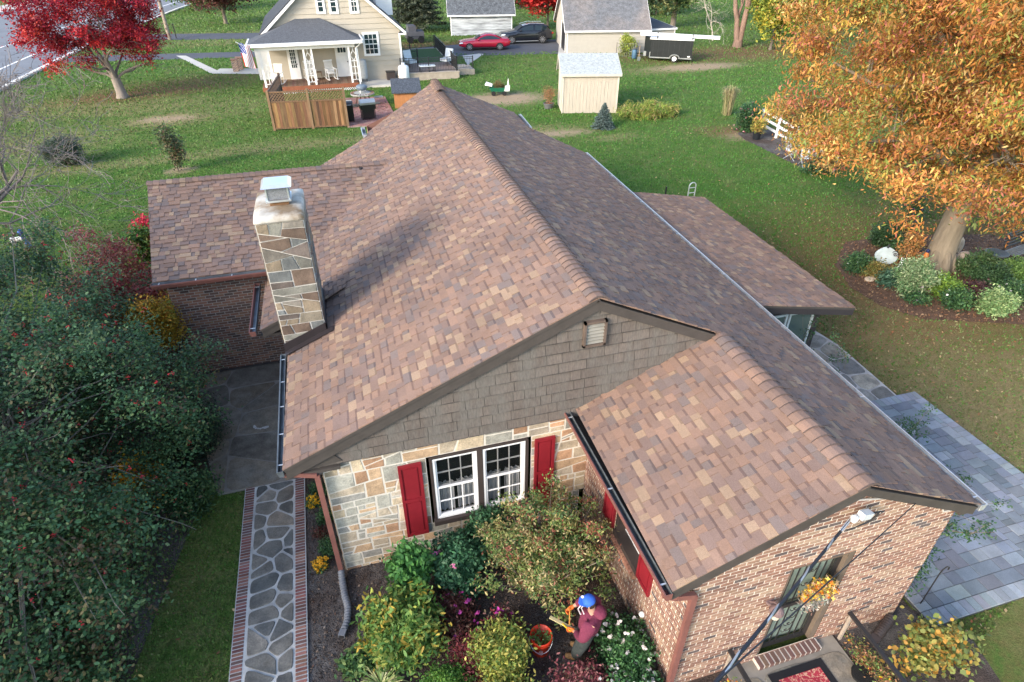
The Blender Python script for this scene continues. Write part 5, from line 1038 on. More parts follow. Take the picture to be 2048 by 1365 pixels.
# ================================================================ VEHICLES
def car(name, label, A, B, H, paint, suv=False):
    """side-on car: rear at B, nose at A (ground contact of the near side)"""
    A, B = np.array(A[:2], float), np.array(B[:2], float); L = np.linalg.norm(B-A); W = 1.85 if not suv else 1.95; sc = L/4.7; ang = math.atan2(B[1]-A[1], B[0]-A[0])
    t = thing(name, label, 'car', (A[0], A[1], 0), ang)
    if not suv: top = [(0, .42), (.03, .60), (.15, .72), (.6, .82), (1.35, .90), (1.45, .92), (2.0, 1.22), (2.5, 1.36), (2.9, 1.37), (3.4, 1.28), (3.95, 1.03), (4.45, .98), (4.62, .92), (4.70, .70), (4.66, .42)]
    else: top = [(0, .45), (.02, .80), (.2, .93), (.9, 1.03), (1.25, 1.08), (1.4, 1.12), (2.0, 1.52), (2.5, 1.66), (3.2, 1.68), (3.9, 1.62), (4.2, 1.5), (4.5, 1.12), (4.66, 1.02), (4.70, .75), (4.66, .42)]
    belt = .90 if not suv else 1.10
    k = H/(1.37 if not suv else 1.70)
    # body loft: rings along x, each ring a cross-section
    xs = sorted(set([p[0] for p in top]+[x for x in np.linspace(.1, 4.6, 26)])); tx = [p[0] for p in top[:-1]]; tz = [p[1] for p in top[:-1]]
    m = MB(); rings = []
    for x in xs:
        zt = float(np.interp(x, tx, tz)); e_ = min(x, 4.7-x); w_ = W/2*(1-.20*max(0, 1-e_/.7)**2); zb = .22+.12*max(0, 1-e_/.5)
        zs_ = min(zt, belt); cab = max(0, zt-belt)
        wt = w_*(.97-.02)-cab*.42
        rings.append([(x, -w_*.93, zb), (x, -w_, zb+.16), (x, -w_*1.0, .62), (x, -w_*.96, zs_-.03), (x, -w_*.90 if cab > .02 else -w_*.80, zs_+.005), (x, -wt if cab > .02 else -w_*.5, zt-.02*(cab > .02)), (x, -wt*.5, zt+.02), (x, wt*.5, zt+.02), (x, wt if cab > .02 else w_*.5, zt-.02*(cab > .02)), (x, w_*.90 if cab > .02 else w_*.80, zs_+.005), (x, w_*.96, zs_-.03), (x, w_, .62), (x, w_, zb+.16), (x, w_*.93, zb)])
    n = len(rings[0]); vs = [((p[0])*sc, (p[1]+W/2)*sc, p[2]*k) for r_ in rings for p in r_]
    m.add(vs, [(i*n+j, i*n+j+1, (i+1)*n+j+1, (i+1)*n+j) for i in range(len(rings)-1) for j in range(n-1)]+[list(range(n))[::-1], list(range((len(rings)-1)*n, len(rings)*n))]+[(i*n, (i+1)*n, (i+1)*n+n-1, i*n+n-1) for i in range(len(rings)-1)])
    body = m.build('body', paint, t, True); ms = body.modifiers.new('ss', 'SUBSURF'); ms.levels = ms.render_levels = 1
    gm_ = glassmat('car glass', (.012, .02, .025), .05)
    # side glass + windscreens
    cabx = [x for x in xs if np.interp(x, tx, tz) > belt+.13]; 
    def roofz(x): return float(np.interp(x, tx, tz))
    for s_ in (-1, 1):
        g = MB(); a, b = [], []
        for x in np.linspace(cabx[0]+.12, cabx[-1]-.10, 14):
            zt = roofz(x)-.10; w_ = W/2; f0 = w_*.925; 
            if zt <= belt+.05: continue
            def yy(z): cab = max(.02, roofz(x)-belt); wt = w_*.95-cab*.42; return f0*.985+(wt-f0*.985)*(z-belt)/cab
            a.append((x*sc, (s_*(yy(belt+.05)+.012)+W/2)*sc, (belt+.05)*k)); b.append((x*sc, (s_*(yy(zt)+.012)+W/2)*sc, zt*k))
        nn = len(a); g.add(a+b, [(i, i+1, nn+i+1, nn+i) for i in range(nn-1) if not (suv and abs(i-6) < 1)]); g.build('side_window', gm_, t)
    fr = [(1.47, .0), (1.98, .0)] if not suv else [(1.42, 0), (1.98, 0)]; rr_ = [(3.42, 0), (3.93, 0)] if not suv else [(4.22, 0), (4.46, 0)]
    for nm, q_ in (('windscreen', fr), ('rear_window', rr_)):
        g = MB(); x0_, x1__ = q_[0][0], q_[1][0]; z0_, z1_ = roofz(x0_)+.034, roofz(x1__)+.034; w0 = W/2*(.86 if z0_ < z1_ else .70); w1 = W/2*(.70 if z0_ < z1_ else .86)
        g.face([(x0_*sc, (-w0*.9+W/2)*sc, z0_*k), (x0_*sc, (w0*.9+W/2)*sc, z0_*k), (x1__*sc, (w1*.9+W/2)*sc, z1_*k), (x1__*sc, (-w1*.9+W/2)*sc, z1_*k)]); g.build(nm, gm_, t)
    R_ = .34 if not suv else .38
    for x in (.93, 3.72):
        for s_ in (0, 1):
            yw = .03 if s_ == 0 else W-.03; d_ = 1 if s_ == 0 else -1
            def cyl(r0, ya, yb, mat_, name, par, n=22, r1=None):
                q_ = MB(); vs_ = [(x*sc+r0*cos(a_)*sc, (ya)*sc, R_*k+r0*sin(a_)*k) for a_ in np.linspace(0, 2*pi, n, endpoint=False)]+[(x*sc+(r1 or r0)*cos(a_)*sc, (yb)*sc, R_*k+(r1 or r0)*sin(a_)*k) for a_ in np.linspace(0, 2*pi, n, endpoint=False)]
                q_.add(vs_, [(i, (i+1) % n, n+(i+1) % n, n+i) for i in range(n)]+[list(range(n)), list(range(n, 2*n))]); return q_.build(name, mat_, par)
            tyre = cyl(R_, yw-d_*.035, yw+d_*.22, M('tyre rubber', (.015, .015, .016), .85, bump=0), 'wheel', t)
            cyl(R_*.76, yw-d_*.042, yw-d_*.036, M('dark wheel', (.03, .03, .03), .5, bump=0), 'wheel_well', tyre)
            q_ = MB()
            for i in range(10): a_ = i*2*pi/10; q_.beam((x*sc, (yw-d_*.05)*sc, R_*k), (x*sc+R_*.72*cos(a_)*sc, (yw-d_*.05)*sc, R_*k+R_*.72*sin(a_)*k), .035, .02, upv=(0, 1, 0))
            q_.build('rim', M('alloy', (.5, .5, .52), .3, metal=.8, bump=0), tyre)
    lm = M('headlamp', (.6, .65, .7), .1, bump=0); zl = .66 if not suv else .82
    for s_ in (-1, 1):
        q_ = MB(); q_.ext([(.02*sc, (W/2+s_*W*.42)*sc, (zl-.06)*k), (.34*sc, (W/2+s_*W*.485)*sc, (zl-.01)*k), (.36*sc, (W/2+s_*W*.48)*sc, (zl+.07)*k), (.06*sc, (W/2+s_*W*.40)*sc, (zl+.05)*k)], (0, s_*.03, 0)); q_.build('headlight', lm, t)
        q_ = MB(); q_.box(4.60*sc, (W/2+s_*W*.30)*sc, (zl+.02)*k, 4.72*sc, (W/2+s_*W*.47)*sc, (zl+.14)*k); q_.build('tail_light', M('tail lamp red', (.35, .01, .01), .3, bump=0), t)
        q_ = MB(); q_.lathe([(.04, 0), (.09, .02), (.09, .10), (.03, .13)], 10, c=((1.78 if not suv else 1.75)*sc, (W/2+s_*(W/2+.04))*sc, (belt+.02)*k)); q_.build('mirror', paint, t, True)
    if suv:
        for s_ in (-1, 1):
            q_ = MB(); q_.tube([(1.9*sc, (W/2+s_*.70)*sc, 1.56*k), (2.6*sc, (W/2+s_*.68)*sc, 1.74*k), (3.9*sc, (W/2+s_*.66)*sc, 1.70*k)], .02, 6); q_.build('roof_rail', alumbM, t)
    q_ = MB(); q_.box(.9*sc, .005*sc, .24*k, 3.8*sc, .03*sc, .28*k); q_.build('sill_strip', alumbM if suv else darkM, t)
    return t
redP = M('candy red car paint', (.42, .008, .035), .25, metal=.25, var=.05, bump=0, coat=.8); blkP = M('black car paint', (.010, .012, .018), .18, metal=.2, var=.05, bump=0, coat=.8)
car('red_coupe', 'glossy red two-door coupe parked on the dark driveway', G(919, 103), G(1021, 101), 1.25, redP)
car('black_suv', 'black sport utility vehicle parked behind the red coupe', G(1003, 90), G(1106, 87), 1.62, blkP, True)
# truck half hidden behind the patio fence
t = thing('parked_pickup', 'dark pickup partly hidden behind the spruce and the back patio railing', 'truck', G(815, 88)); m = MB(); m.box(0, 0, .35, 1.6, 1.7, .95); m.box(.2, .1, .95, .9, 1.6, 1.4); m.build('body', M('dull grey truck paint', (.10, .10, .11), .4, bump=0), t)
for x in (.3, 1.3): m = MB(); m.tube([(x, -.03, .3), (x, .2, .3)], .3, 14, cap=True); m.build('wheel', M('tyre rubber'), t)
# ---- trailer
wx = G(1346, 128); T0, T1 = G(1298, 123), G(1381, 127); ang = math.atan2(T1[1]-T0[1], T1[0]-T0[0]); L = np.linalg.norm(T1-T0); 
t = thing('cargo_trailer', 'black enclosed cargo trailer with a white roof on the back lawn', 'trailer', (T0[0], T0[1], 0), ang)
H0, H1 = .30, 1.72; W = 1.6; bk = M('black corrugated panel', (.012, .015, .016), .45, var=.3, vs=3, bump=0)
m = MB(); m.box(0, 0, H0, L, W, H1); m.ext([(0, 0, H0), (0, W, H0), (-.55, W/2, H0)], (0, 0, H1-H0)); body = m.build('box_body', bk, t)
m = MB()
for i in range(8): x = L*(i+.5)/8; m.box(x-.006, -.012, H0+.05, x+.006, -.001, H1-.03)
m.build('panel_seam', M('seam', (.04, .045, .05), .5, bump=0), body)
m = MB(); m.ext([(-.1, -.03, H1), (-.1, W/2, H1+.12), (-.1, W+.03, H1), (-.1, W+.03, H1-.12), (-.1, -.03, H1-.12)], (L+.13, 0, 0)); m.build('roof', whiteM, t)
m = MB(); m.box(0, -.025, H0-.03, L, -.002, H0+.05); m.box(-.55, W/2-.3, H0, -.02, W/2+.3, H0+.35); m.box(-.04, -.03, H0, .02, .3, H0+.4); m.build('metal_trim', sil, t)
x_w = np.linalg.norm((G(1346, 127)-T0)[:2]); m = MB(); a_ = np.linspace(0, pi, 9); m.add([(x_w+.42*cos(q_)*1.0, -.16, .30+.30*sin(q_)) for q_ in a_]+[(x_w+.42*cos(q_), -.0, .30+.30*sin(q_)) for q_ in a_]+[(x_w+.36*cos(q_), -.16, .30+.24*sin(q_)) for q_ in a_], [(i, i+1, 10+i, 9+i) for i in range(8)]+[(i, i+1, 19+i, 18+i) for i in range(8)]); m.build('mudguard', sil, t)
for yy in (-.12, W-.1):
    m = MB(); m.tube([(x_w, yy, .28), (x_w, yy+.2, .28)], .28, 20); wo = m.build('wheel', M('tyre rubber'), t); m = MB(); m.tube([(x_w, yy-.01 if yy < 0 else yy+.205, .28), (x_w, yy if yy < 0 else yy+.215, .28)], .17, 18); m.build('rim', whiteM, wo)
m = MB(); m.tube([(-.5, W/2-.2, H0), (-1.3, W/2, .35), (-.5, W/2+.2, H0)], .035, 6); m.build('tow_bar', darkM, t); m = MB(); m.tube([(-1.2, W/2, 0), (-1.2, W/2, .65)], .035, 8); m.build('jack', darkM, t)
m = MB(); m.box(L-.32, -.028, H0+.12, L-.12, -.013, H0+.2); m.build('marker_plate', whiteM, t)
t2 = thing('awning_roll', 'long white awning tube strapped along the top of the trailer', 'awning', (T0[0], T0[1], 0), ang); m = MB(); m.beam((-.9, .05, H1+.26), (L+1.9, .05, H1+.16), .22, .22); m.build('tube', whiteM, t2)
for x in (.45, L-.1): m = MB(); m.box(x-.03, -.09, H1-.06, x+.03, .19, H1+.36); m.build('strap', darkM, t2)
p = G(1277, 122); t = thing('shovel', 'long-handled shovel stuck upright at the trailer hitch', 'shovel', p); m = MB(); m.tube([(0, 0, .2), (.05, .1, 1.1)], .02, 6); m.build('handle', M('pale wood', (.5, .35, .2), .7), t); m = MB(); m.box(-.12, -.02, 0, .12, .02, .3); m.build('blade', sil, t)
p = G(1268, 118); t = thing('blue_drum', 'small blue barrel beside the trailer hitch', 'barrel', p); m = MB(); m.lathe([(.16, 0), (.2, .1), (.2, .6), (.16, .7)], 14); m.build('drum', M('blue plastic', (.06, .13, .2), .5, bump=0), t, True); m = MB(); m.lathe([(.15, .70), (.15, .74)], 14); m.build('lid', darkM, t)
a, b = G(1232, 113), G(1272, 114); t = thing('wire_enclosure', 'low wire fence enclosure with a vine at the garage wall', 'fence', a, math.atan2(b[1]-a[1], b[0]-a[0])); L = np.linalg.norm(b-a); m = MB()
for i in range(13): m.box(i*L/12-.008, 0, 0, i*L/12+.008, .012, 1.0)
for z in (.02, .5, .98): m.box(0, .0, z, L, .012, z+.012)
m.build('wire_panel', M('grey wire', (.25, .27, .28), .5, bump=0), t)
for x in (0, L): m = MB(); m.box(x-.02, -.02, 0, x+.02, .02, 1.05); m.build('post', darkM, t)
# ================================================================ GARDEN THINGS ON THE LAWNS
p = G(998, 190); t = thing('garden_cart', 'green garden cart full of dry plants beside a patch of bare soil', 'cart', p, -.25); gc = M('green plastic', (.01, .13, .07), .5, bump=0)
m = MB(); m.add([(-.5, -.28, .25), (.5, -.28, .25), (.5, .28, .25), (-.5, .28, .25), (-.62, -.36, .5), (.62, -.36, .5), (.62, .36, .5), (-.62, .36, .5)], [(0, 3, 2, 1), (0, 1, 5, 4), (1, 2, 6, 5), (2, 3, 7, 6), (3, 0, 4, 7)]); m.build('tray', gc, t)
for x in (-.35, .35):
    for y in (-.34, .3): m = MB(); m.tube([(x, y, .14), (x, y+.06, .14)], .14, 14); m.build('wheel', M('tyre rubber'), t)
m = MB(); m.ext([(.35, -.40, .3), (.66, -.40, .3), (.70, -.36, .62), (.40, -.36, .62)], (0, .03, 0)); m.ext([(-.9, -.2, .62), (-.45, -.25, .55), (-.40, .1, .60), (-.8, .15, .72)], (0, 0, .05)); m.ext([(.50, 0, .5), (.66, 0, .5), (.60, .05, 1.0)], (0, .04, 0)); m.build('white_bag', whiteM, t)
def pot(label, p, r=.2, h=.3, mat_=None, name='plant_pot', group=None):
    t = thing(name, label, 'pot', p, group=group); m = MB(); m.lathe([(r*.72, 0), (r*.95, h*.86), (r, h*.86), (r, h), (r*.88, h), (r*.86, h*.85)], 20); m.build('pot', mat_ or darkM, t)
    m = MB(); m.lathe([(r*.87, h*.84), (r*.5, h*.88)], 16); m.build('soil', mulM, t); return t
pot('wide grey pot at the left corner of the cream shed', G(1097, 217), .32, .3, M('grey pot', (.10, .105, .11), .7))
pot('black nursery pot under the rose bush', G(1512, 279), .24, .42, M('black pot', (.012, .015, .02), .5)); pot('black nursery pot beside the leaning white rail', G(1500, 262), .2, .34, M('black pot'))
# white rail fence along the far bed
P0, P1 = G(1520, 258), G(1665, 345); L = np.linalg.norm(P1-P0); t = thing('white_rail_fence', 'white three-rail wooden fence half hidden by the orange tree', 'fence', P0, math.atan2(P1[1]-P0[1], P1[0]-P0[0])); n = 4
for i in range(n+1): x = L*i/n; m = MB(); m.box(x-.05, -.05, 0, x+.05, .05, 1.05); m.build('post', whiteM, t)
for z in (.3, .62, .95): m = MB(); m.box(-.1, -.075, z-.06, L+.1, -.05, z+.06); m.build('rail', whiteM, t)
for (px_, py_, lab, rz_2) in ((1583, 318, 'pale folding lawn chair at the end of the white rail fence', .4), (1612, 332, 'grey folding lawn chair in the shade of the orange tree', -.3)):
    p = G(px_, py_); t = thing('lawn_chair', lab, 'chair', p, rz_2, 'folding lawn chairs by the white fence'); m = MB(); m.box(-.25, -.25, .38, .25, .22, .41); m.build('seat', cush, t); m = MB(); m.ext([(-.25, .2, .4), (-.25, .24, .4), (-.25, .42, .95), (-.25, .38, .96)], (.5, 0, 0)); m.build('backrest', cush, t)
    for s_ in (-1, 1): m = MB(); m.tube([(s_*.26, -.28, 0), (s_*.26, .25, .45)], .014, 5); m.build('leg', alumbM, t); m = MB(); m.tube([(s_*.26, .28, 0), (s_*.26, -.22, .45), (s_*.26, -.22, .6), (s_*.26, .3, .62)], .014, 5); m.build('leg', alumbM, t)
# metal rail beyond the sunroom
p = GY(1382, 392, 12.6); t = thing('ladder_rail', 'white looped metal ladder rail showing above the sunroom roof edge', 'ladder', (p[0], 12.6, 0)); m = MB(); a_ = np.linspace(0, pi, 9); zt = GY(1382, 366, 12.6)[2]; zb_ = p[2]
m.tube([(-.14, 0, 0), (-.14, 0, zt-.12)]+[(-.14*cos(q_), 0, zt-.14+.14*sin(q_)) for q_ in a_]+[(.14, 0, zt-.12), (.14, 0, 0)], .02, 6); m.build('rail', alumbM, t)
for i in range(4): m = MB(); z = zt-.2-i*.2; m.tube([(-.14, 0, z), (.14, 0, z)], .015, 6); m.build('rung', alumbM, t)
p = GY(1331, 388, 12.0); t = thing('thin_stake', 'thin dark stake showing above the sunroom roof edge', 'stake', (p[0], 12.0, 0)); m = MB(); m.box(-.02, -.02, 0, .02, .02, GY(1331, 374, 12.0)[2]); m.build('stake_rod', darkM, t)
# oak bed ornaments
g0 = G(1770, 533); t = thing('pumpkin_sign', 'flat pale blue-grey metal pumpkin leaning in the bed under the orange tree', 'ornament', (g0[0], g0[1], 0), -.35)
m = MB(); m.add(*(lambda P_: (P_+[(p_[0], p_[1]+.05, p_[2]) for p_ in P_], [list(range(24)), list(range(24, 48))[::-1]]+[(i, (i+1) % 24, 24+(i+1) % 24, 24+i) for i in range(24)]))([(.36*cos(q_), .12+.10*sin(q_), .30+.25*sin(q_)+.015*cos(4*q_)) for q_ in np.linspace(0, 2*pi, 24, endpoint=False)]))
po = m.build('pumpkin_disc', M('pale blue-grey metal', (.42, .50, .52), .5, var=.2, bump=0), t); m = MB(); m.tube([(-.02, .2, .55), (.03, .23, .66)], .03, 6); m.tube([(.2+.08*cos(q_)*q_/6, .04, .42+.08*sin(q_)*q_/6) for q_ in np.linspace(0, 9, 20)], .012, 5); m.build('stem', darkM, po)
g0 = G(1795, 548); t = thing('white_statue', 'small white seated animal statue beside the pale pumpkin', 'statue', g0, .6)
m = MB(); m.lathe([(.02, 0), (.13, .02), (.13, .12), (.09, .24), (.06, .30), (.085, .38), (.07, .46), (.02, .49)], 12, sy=.8); m.lathe([(.01, 0), (.06, .02), (.05, .10), (.01, .13)], 8, c=(.14, 0, 0)); m.lathe([(.01, 0), (.02, .06), (0.005, .1)], 6, c=(.04, .05, .45)); m.lathe([(.01, 0), (.02, .06), (.005, .1)], 6, c=(.04, -.05, .45)); m.build('figure', whiteM, t, True)
g0 = G(1852, 512, .6); t = thing('bird_feeder', 'small orange and dark blue bird ornament hanging by the oak trunk', 'ornament', g0, .5); m = MB(); m.lathe([(.01, -.12), (.06, -.08), (.08, 0), (.05, .1), (.02, .16)], 12); m.build('body', M('orange enamel', (.55, .16, .03), .5, bump=0), t, True); m = MB(); m.lathe([(.02, .1), (.055, .13), (.05, .2), (.01, .23)], 10); m.build('head', M('navy', (.01, .02, .08), .5, bump=0), t, True); m = MB(); m.lathe([(.01, -.6), (.012, -.1)], 6); m.build('stake_rod', darkM, t)
g0 = G(1975, 545); t = thing('bird_bath', 'dark cast bird bath on a pedestal in the shaded bed', 'bird bath', g0); m = MB(); m.lathe([(.16, 0), (.1, .06), (.05, .15), (.045, .5), (.1, .58)], 14); m.build('pedestal', darkM, t); m = MB(); m.lathe([(.08, .58), (.3, .64), (.33, .69), (.30, .69), (.1, .63)], 22); m.build('basin', M('dark basin', (.05, .055, .055), .5, bump=0), t, True)
g0 = G(2040, 530); t = thing('garden_bench', 'dark metal bench behind the bird bath at the right edge', 'bench', g0, .2); m = MB(); 
for i in range(6): m.box(-.6, i*.07, .42, .6, i*.07+.05, .44)
m.build('seat', M('grey bench', (.16, .17, .17), .6, bump=0), t); m = MB()
for i in range(5): m.box(-.6, .42+i*.02, .52+i*.1, .6, .44+i*.02, .58+i*.1)
m.build('backrest', darkM, t)
for x in (-.55, .55): m = MB(); m.box(x-.03, 0, 0, x+.03, .05, .42); m.box(x-.03, .38, 0, x+.03, .43, 1.0); m.build('leg', darkM, t)
def rock(label, p, s, col, seed, group=None, name='garden_rock'):
    r_ = np.random.default_rng(seed); m = MB(); prof = []; n = 14; vs = []
    hs = [(.0, .7), (.25, 1), (.6, .92), (.85, .65), (1.0, .2)]
    for h_, k_ in hs:
        for i in range(n): a_ = 2*pi*i/n; q_ = k_*(1+.18*sin(2*a_+seed)+.1*sin(3*a_+seed*2)); vs.append((s[0]*q_*cos(a_), s[1]*q_*sin(a_), s[2]*h_+.03*s[2]*r_.normal()))
    m.add(vs, [(i*n+j, i*n+(j+1) % n, (i+1)*n+(j+1) % n, (i+1)*n+j) for i in range(4) for j in range(n)]+[list(range(4*n, 5*n))], col)
    o = m.build(name, stoneM, None, True); o.location = [float(v) for v in p]; tag(o, label, 'rock', group); return o
rock('flat tan rock at the front left edge of the oak bed', G(1741, 560), (.22, .16, .10), (.42, .34, .26), 1); rock('brown rock half buried below the variegated shrub', G(1862, 582), (.20, .15, .12), (.30, .23, .18), 2)
rock('pale upright rock behind the oak trunk', G(1912, 505), (.16, .10, .55), (.40, .38, .33), 3); rock('rounded pinkish rock right of the oak trunk', G(1925, 525), (.24, .2, .38), (.45, .37, .32), 4)
# utility pole, sign post
p = G(340, 80); t = thing('utility_pole', 'tall grey wooden utility pole on the roadside lawn', 'pole', p); m = MB(); m.tube([(0, 0, 0), (.05, 0, 11)], [.17, .12], 12); m.build('pole_shaft', M('grey pole wood', (.26, .21, .17), .9, var=.25), t); m = MB(); m.beam((-1.1, 0, 10.2), (1.2, 0, 10.2), .1, .12); m.build('crossarm', M('grey pole wood'), t)
p = G(353, 77); t = thing('marker_post', 'thin dark marker post beside the far driveway', 'post', p); m = MB(); m.box(-.04, -.04, 0, .04, .04, 1.2); m.build('post_shaft', darkM, t); m = MB(); m.box(-.06, -.06, 1.2, .06, .06, 1.25); m.build('cap', darkM, t)
# concrete road barrier with a far kerb
P0, P1 = off(1, 23), off(3, 22.5); t = thing('road_barrier', 'long grey concrete barrier on the far side of the road', 'barrier', (P0[0], P0[1], 0), math.atan2(P1[1]-P0[1], P1[0]-P0[0])); L = float(np.linalg.norm(P1-P0)); m = MB(); m.ext([(0, -.25, 0), (0, .25, 0), (0, .12, .8), (0, -.12, .8)], (L, 0, 0)); m.build('barrier_wall', M('grey barrier', (.25, .28, .28), .9), t)
m = MB(); m.box(0, -.06, .85, L, .06, .95); m.build('top_rail', alumM, t)
# blue hand pump/hydrant at the left
p = G(58, 505); p = G(58, 497); t = thing('blue_hydrant', 'small blue yard hydrant among the shrubs at the left edge', 'hydrant', p); bl = M('blue hydrant paint', (.02, .08, .32), .5, bump=0)
m = MB(); m.tube([(.06, 0, 0), (0, 0, .3), (-.03, 0, .50)], [.07, .06, .06], 12); m.build('barrel', bl, t); m = MB(); m.lathe([(.02, .50), (.075, .53), (.08, .62), (.05, .68), (.02, .70)], 12, c=(-.03, 0, 0)); m.build('cap', bl, t, True); m = MB(); m.tube([(-.05, 0, .38), (-.32, 0, .34)], [.08, .09], 12); m.tube([(-.32, 0, .34), (-.38, 0, .33)], .11, 12); m.build('outlet', M('pale grey plastic'), t)
# drain on the lawn
# ================================================================ FRONT: extension pipes, rug, wire
def corr(name, label, pts, r, m_, cat='drain pipe'):
    pts = [np.array(p_, float) for p_ in pts]; D = [0]
    for a, b in zip(pts[:-1], pts[1:]): D.append(D[-1]+np.linalg.norm(b-a))
    n = int(D[-1]/.012); P_ = []; R_ = []
    for i in range(n+1): s_ = D[-1]*i/n; P_.append(np.array([np.interp(s_, D, [p_[k_] for p_ in pts]) for k_ in range(3)])); R_.append(r*(1+.07*(1 if (i//2) % 2 else -1)))
    t = thing(name, label, cat, P_[0]*0+np.array([pts[-1][0], pts[-1][1], 0])); o = np.array([pts[-1][0], pts[-1][1], 0]); m = MB(); m.tube([p_-o for p_ in P_], R_, 14, cap=False); m.build('corrugated_pipe', m_, t, True)
    m = MB(); d = P_[-1]-P_[-4]; d /= np.linalg.norm(d); m.beam(P_[-1]-o, P_[-1]+d*.11-o, r*1.9, r*1.4); m.build('end_cup', m_, t); m = MB(); m.beam(P_[-1]+d*.105-o, P_[-1]+d*.115-o, r*1.5, r*1.0); m.build('opening', darkM, t); return t
corr('drain_extension', 'grey corrugated drain pipe on the mulch below the left downspout', [(-4.30, .02, .16), (-4.30, -.12, .08), (-4.28, -.4, .07), (-4.24, -.65, .07), (-4.27, -.88, .07), (-4.33, -1.02, .07)], .055, M('grey corrugated plastic', (.16, .17, .19), .55, var=.15, bump=0))
q1, q2 = G(1318, 1310, .12), G(1290, 1365, .1); corr('drain_extension', 'dark brown corrugated drain pipe ending in the flowering shrub by the porch', [(.05, -3.3, .10), (q2[0]+.05, q2[1]-.2, .10), (q2[0], q2[1], .10), (q1[0], q1[1], .13)], .055, M('dark corrugated plastic', (.055, .045, .045), .5, bump=0))
c0 = G(1757, 1232); corr('drain_extension', 'black corrugated drain pipe at the right corner of the brick porch', [(4.0, -3.25, .12), (3.8, -3.35, .1), (3.55, -3.45, .08)], .07, M('dark corrugated plastic'))
rx0, rx1, ry1 = 1.60, 2.52, -3.47
t = thing('door_rug', 'red patterned rug with a black border in front of the door', 'rug', (2.06, ry1, .045)); m = MB(); m.box(rx0-2.06, -1.5, 0, rx1-2.06, 0, .012); m.build('rug_border', M('black rug wool', (.012, .012, .015), .95, bump=.3, bs=200), t)
rugm = bpy.data.materials.new('rug pattern'); rugm.use_nodes = True; N_ = rugm.node_tree.nodes; L_n = rugm.node_tree.links; tcx = N_.new('ShaderNodeTexCoord'); vo_ = N_.new('ShaderNodeTexVoronoi'); vo_.inputs['Scale'].default_value = 13; vo_.distance = 'CHEBYCHEV'; L_n.new(tcx.outputs['Object'], vo_.inputs['Vector']); nz_ = N_.new('ShaderNodeTexNoise'); nz_.inputs['Scale'].default_value = 28; nz_.inputs['Detail'].default_value = 4; L_n.new(tcx.outputs['Object'], nz_.inputs['Vector'])
ad = N_.new('ShaderNodeMath'); ad.operation = 'MULTIPLY_ADD'; L_n.new(nz_.outputs['Fac'], ad.inputs[0]); ad.inputs[1].default_value = .9; L_n.new(vo_.outputs['Distance'], ad.inputs[2]); cr = N_.new('ShaderNodeValToRGB'); L_n.new(ad.outputs[0], cr.inputs[0]); cr.color_ramp.interpolation = 'CONSTANT'
for i, (p_, c_) in enumerate(((0, (.03, .03, .06, 1)), (.50, (.38, .03, .05, 1)), (.78, (.55, .32, .22, 1)), (.88, (.30, .02, .04, 1)))):
    if i < 2: cr.color_ramp.elements[i].position = p_; cr.color_ramp.elements[i].color = c_
    else: el = cr.color_ramp.elements.new(p_); el.color = c_
L_n.new(cr.outputs[0], N_['Principled BSDF'].inputs['Base Color']); N_['Principled BSDF'].inputs['Roughness'].default_value = .95
m = MB(); m.box(rx0-2.06+.11, -1.5, .0125, rx1-2.06-.11, -.11, .017); m.build('rug_field', rugm, t)
m = MB(); P8 = [(.13*cos(q_)*(1+.2*abs(cos(2*q_))), .16*sin(q_)) for q_ in np.linspace(0, 2*pi, 18, endpoint=False)]; m.prism(P8, .035); o = m.build('boot_scraper', M('black cast mat', (.012, .012, .012), .6, bump=.6, bs=80, bdist=.02)); o.location = (2.93, -3.86, .045); tag(o, 'small black octagonal mat on the stone stoop', 'mat')
# overhead service cable
def cable(name, label, P, Q, r, sag, mat_, wrap=False):
    P, Q = np.array(P, float), np.array(Q, float); t = thing(name, label, 'cable', Q); n = 40; pts = [P+(Q-P)*i/n-np.array((0, 0, sag*4*(i/n)*(1-i/n))) for i in range(n+1)]; m = MB(); m.tube([p_-Q for p_ in pts], r, 7); m.build('sheath', mat_, t)
    if wrap:
        m = MB(); m.tube([p_-Q+np.array((cos(i*1.6), 0, sin(i*1.6)))*r*1.25 for i, p_ in enumerate(pts)], r*.55, 6); m.build('bare_wire', alumbM, t)
        m = MB(); m.beam(pts[-1]-Q, pts[-3]-Q, .03, .03); m.build('clamp', whiteM, t)
    return t
q1 = GY(1400, 1400, -5.2); cable('service_cable', 'thick twisted black and silver power cable sloping to the porch gable', q1+(q1-np.array((2.05, -3.3, 3.17)))*1.2, (2.05, -3.30, 3.17), .017, .04, M('black cable', (.015, .02, .035), .4, bump=0), True)
q2 = GY(1640, 1400, -6.0) if False else np.array((2.0, -7.5, 3.6)); cable('phone_cable', 'thin black cable running down from the right side of the porch gable', GY(1385, 1400, -5.6)*1.6-np.array((3.05, -3.30, 3.12))*.6, (3.05, -3.30, 3.12), .006, .05, M('black cable'))
# shepherd hook
p = G(1838, 1212); t = thing('shepherd_hook', 'thin black shepherd hook standing beside the blue-grey pavers', 'hook', p); m = MB(); m.tube([(0, 0, 0), (0, 0, .85), (.02, 0, .95), (.08, 0, 1.0), (.14, 0, .96), (.14, 0, .9)], .010, 6); m.build('hook_rod', darkM, t)
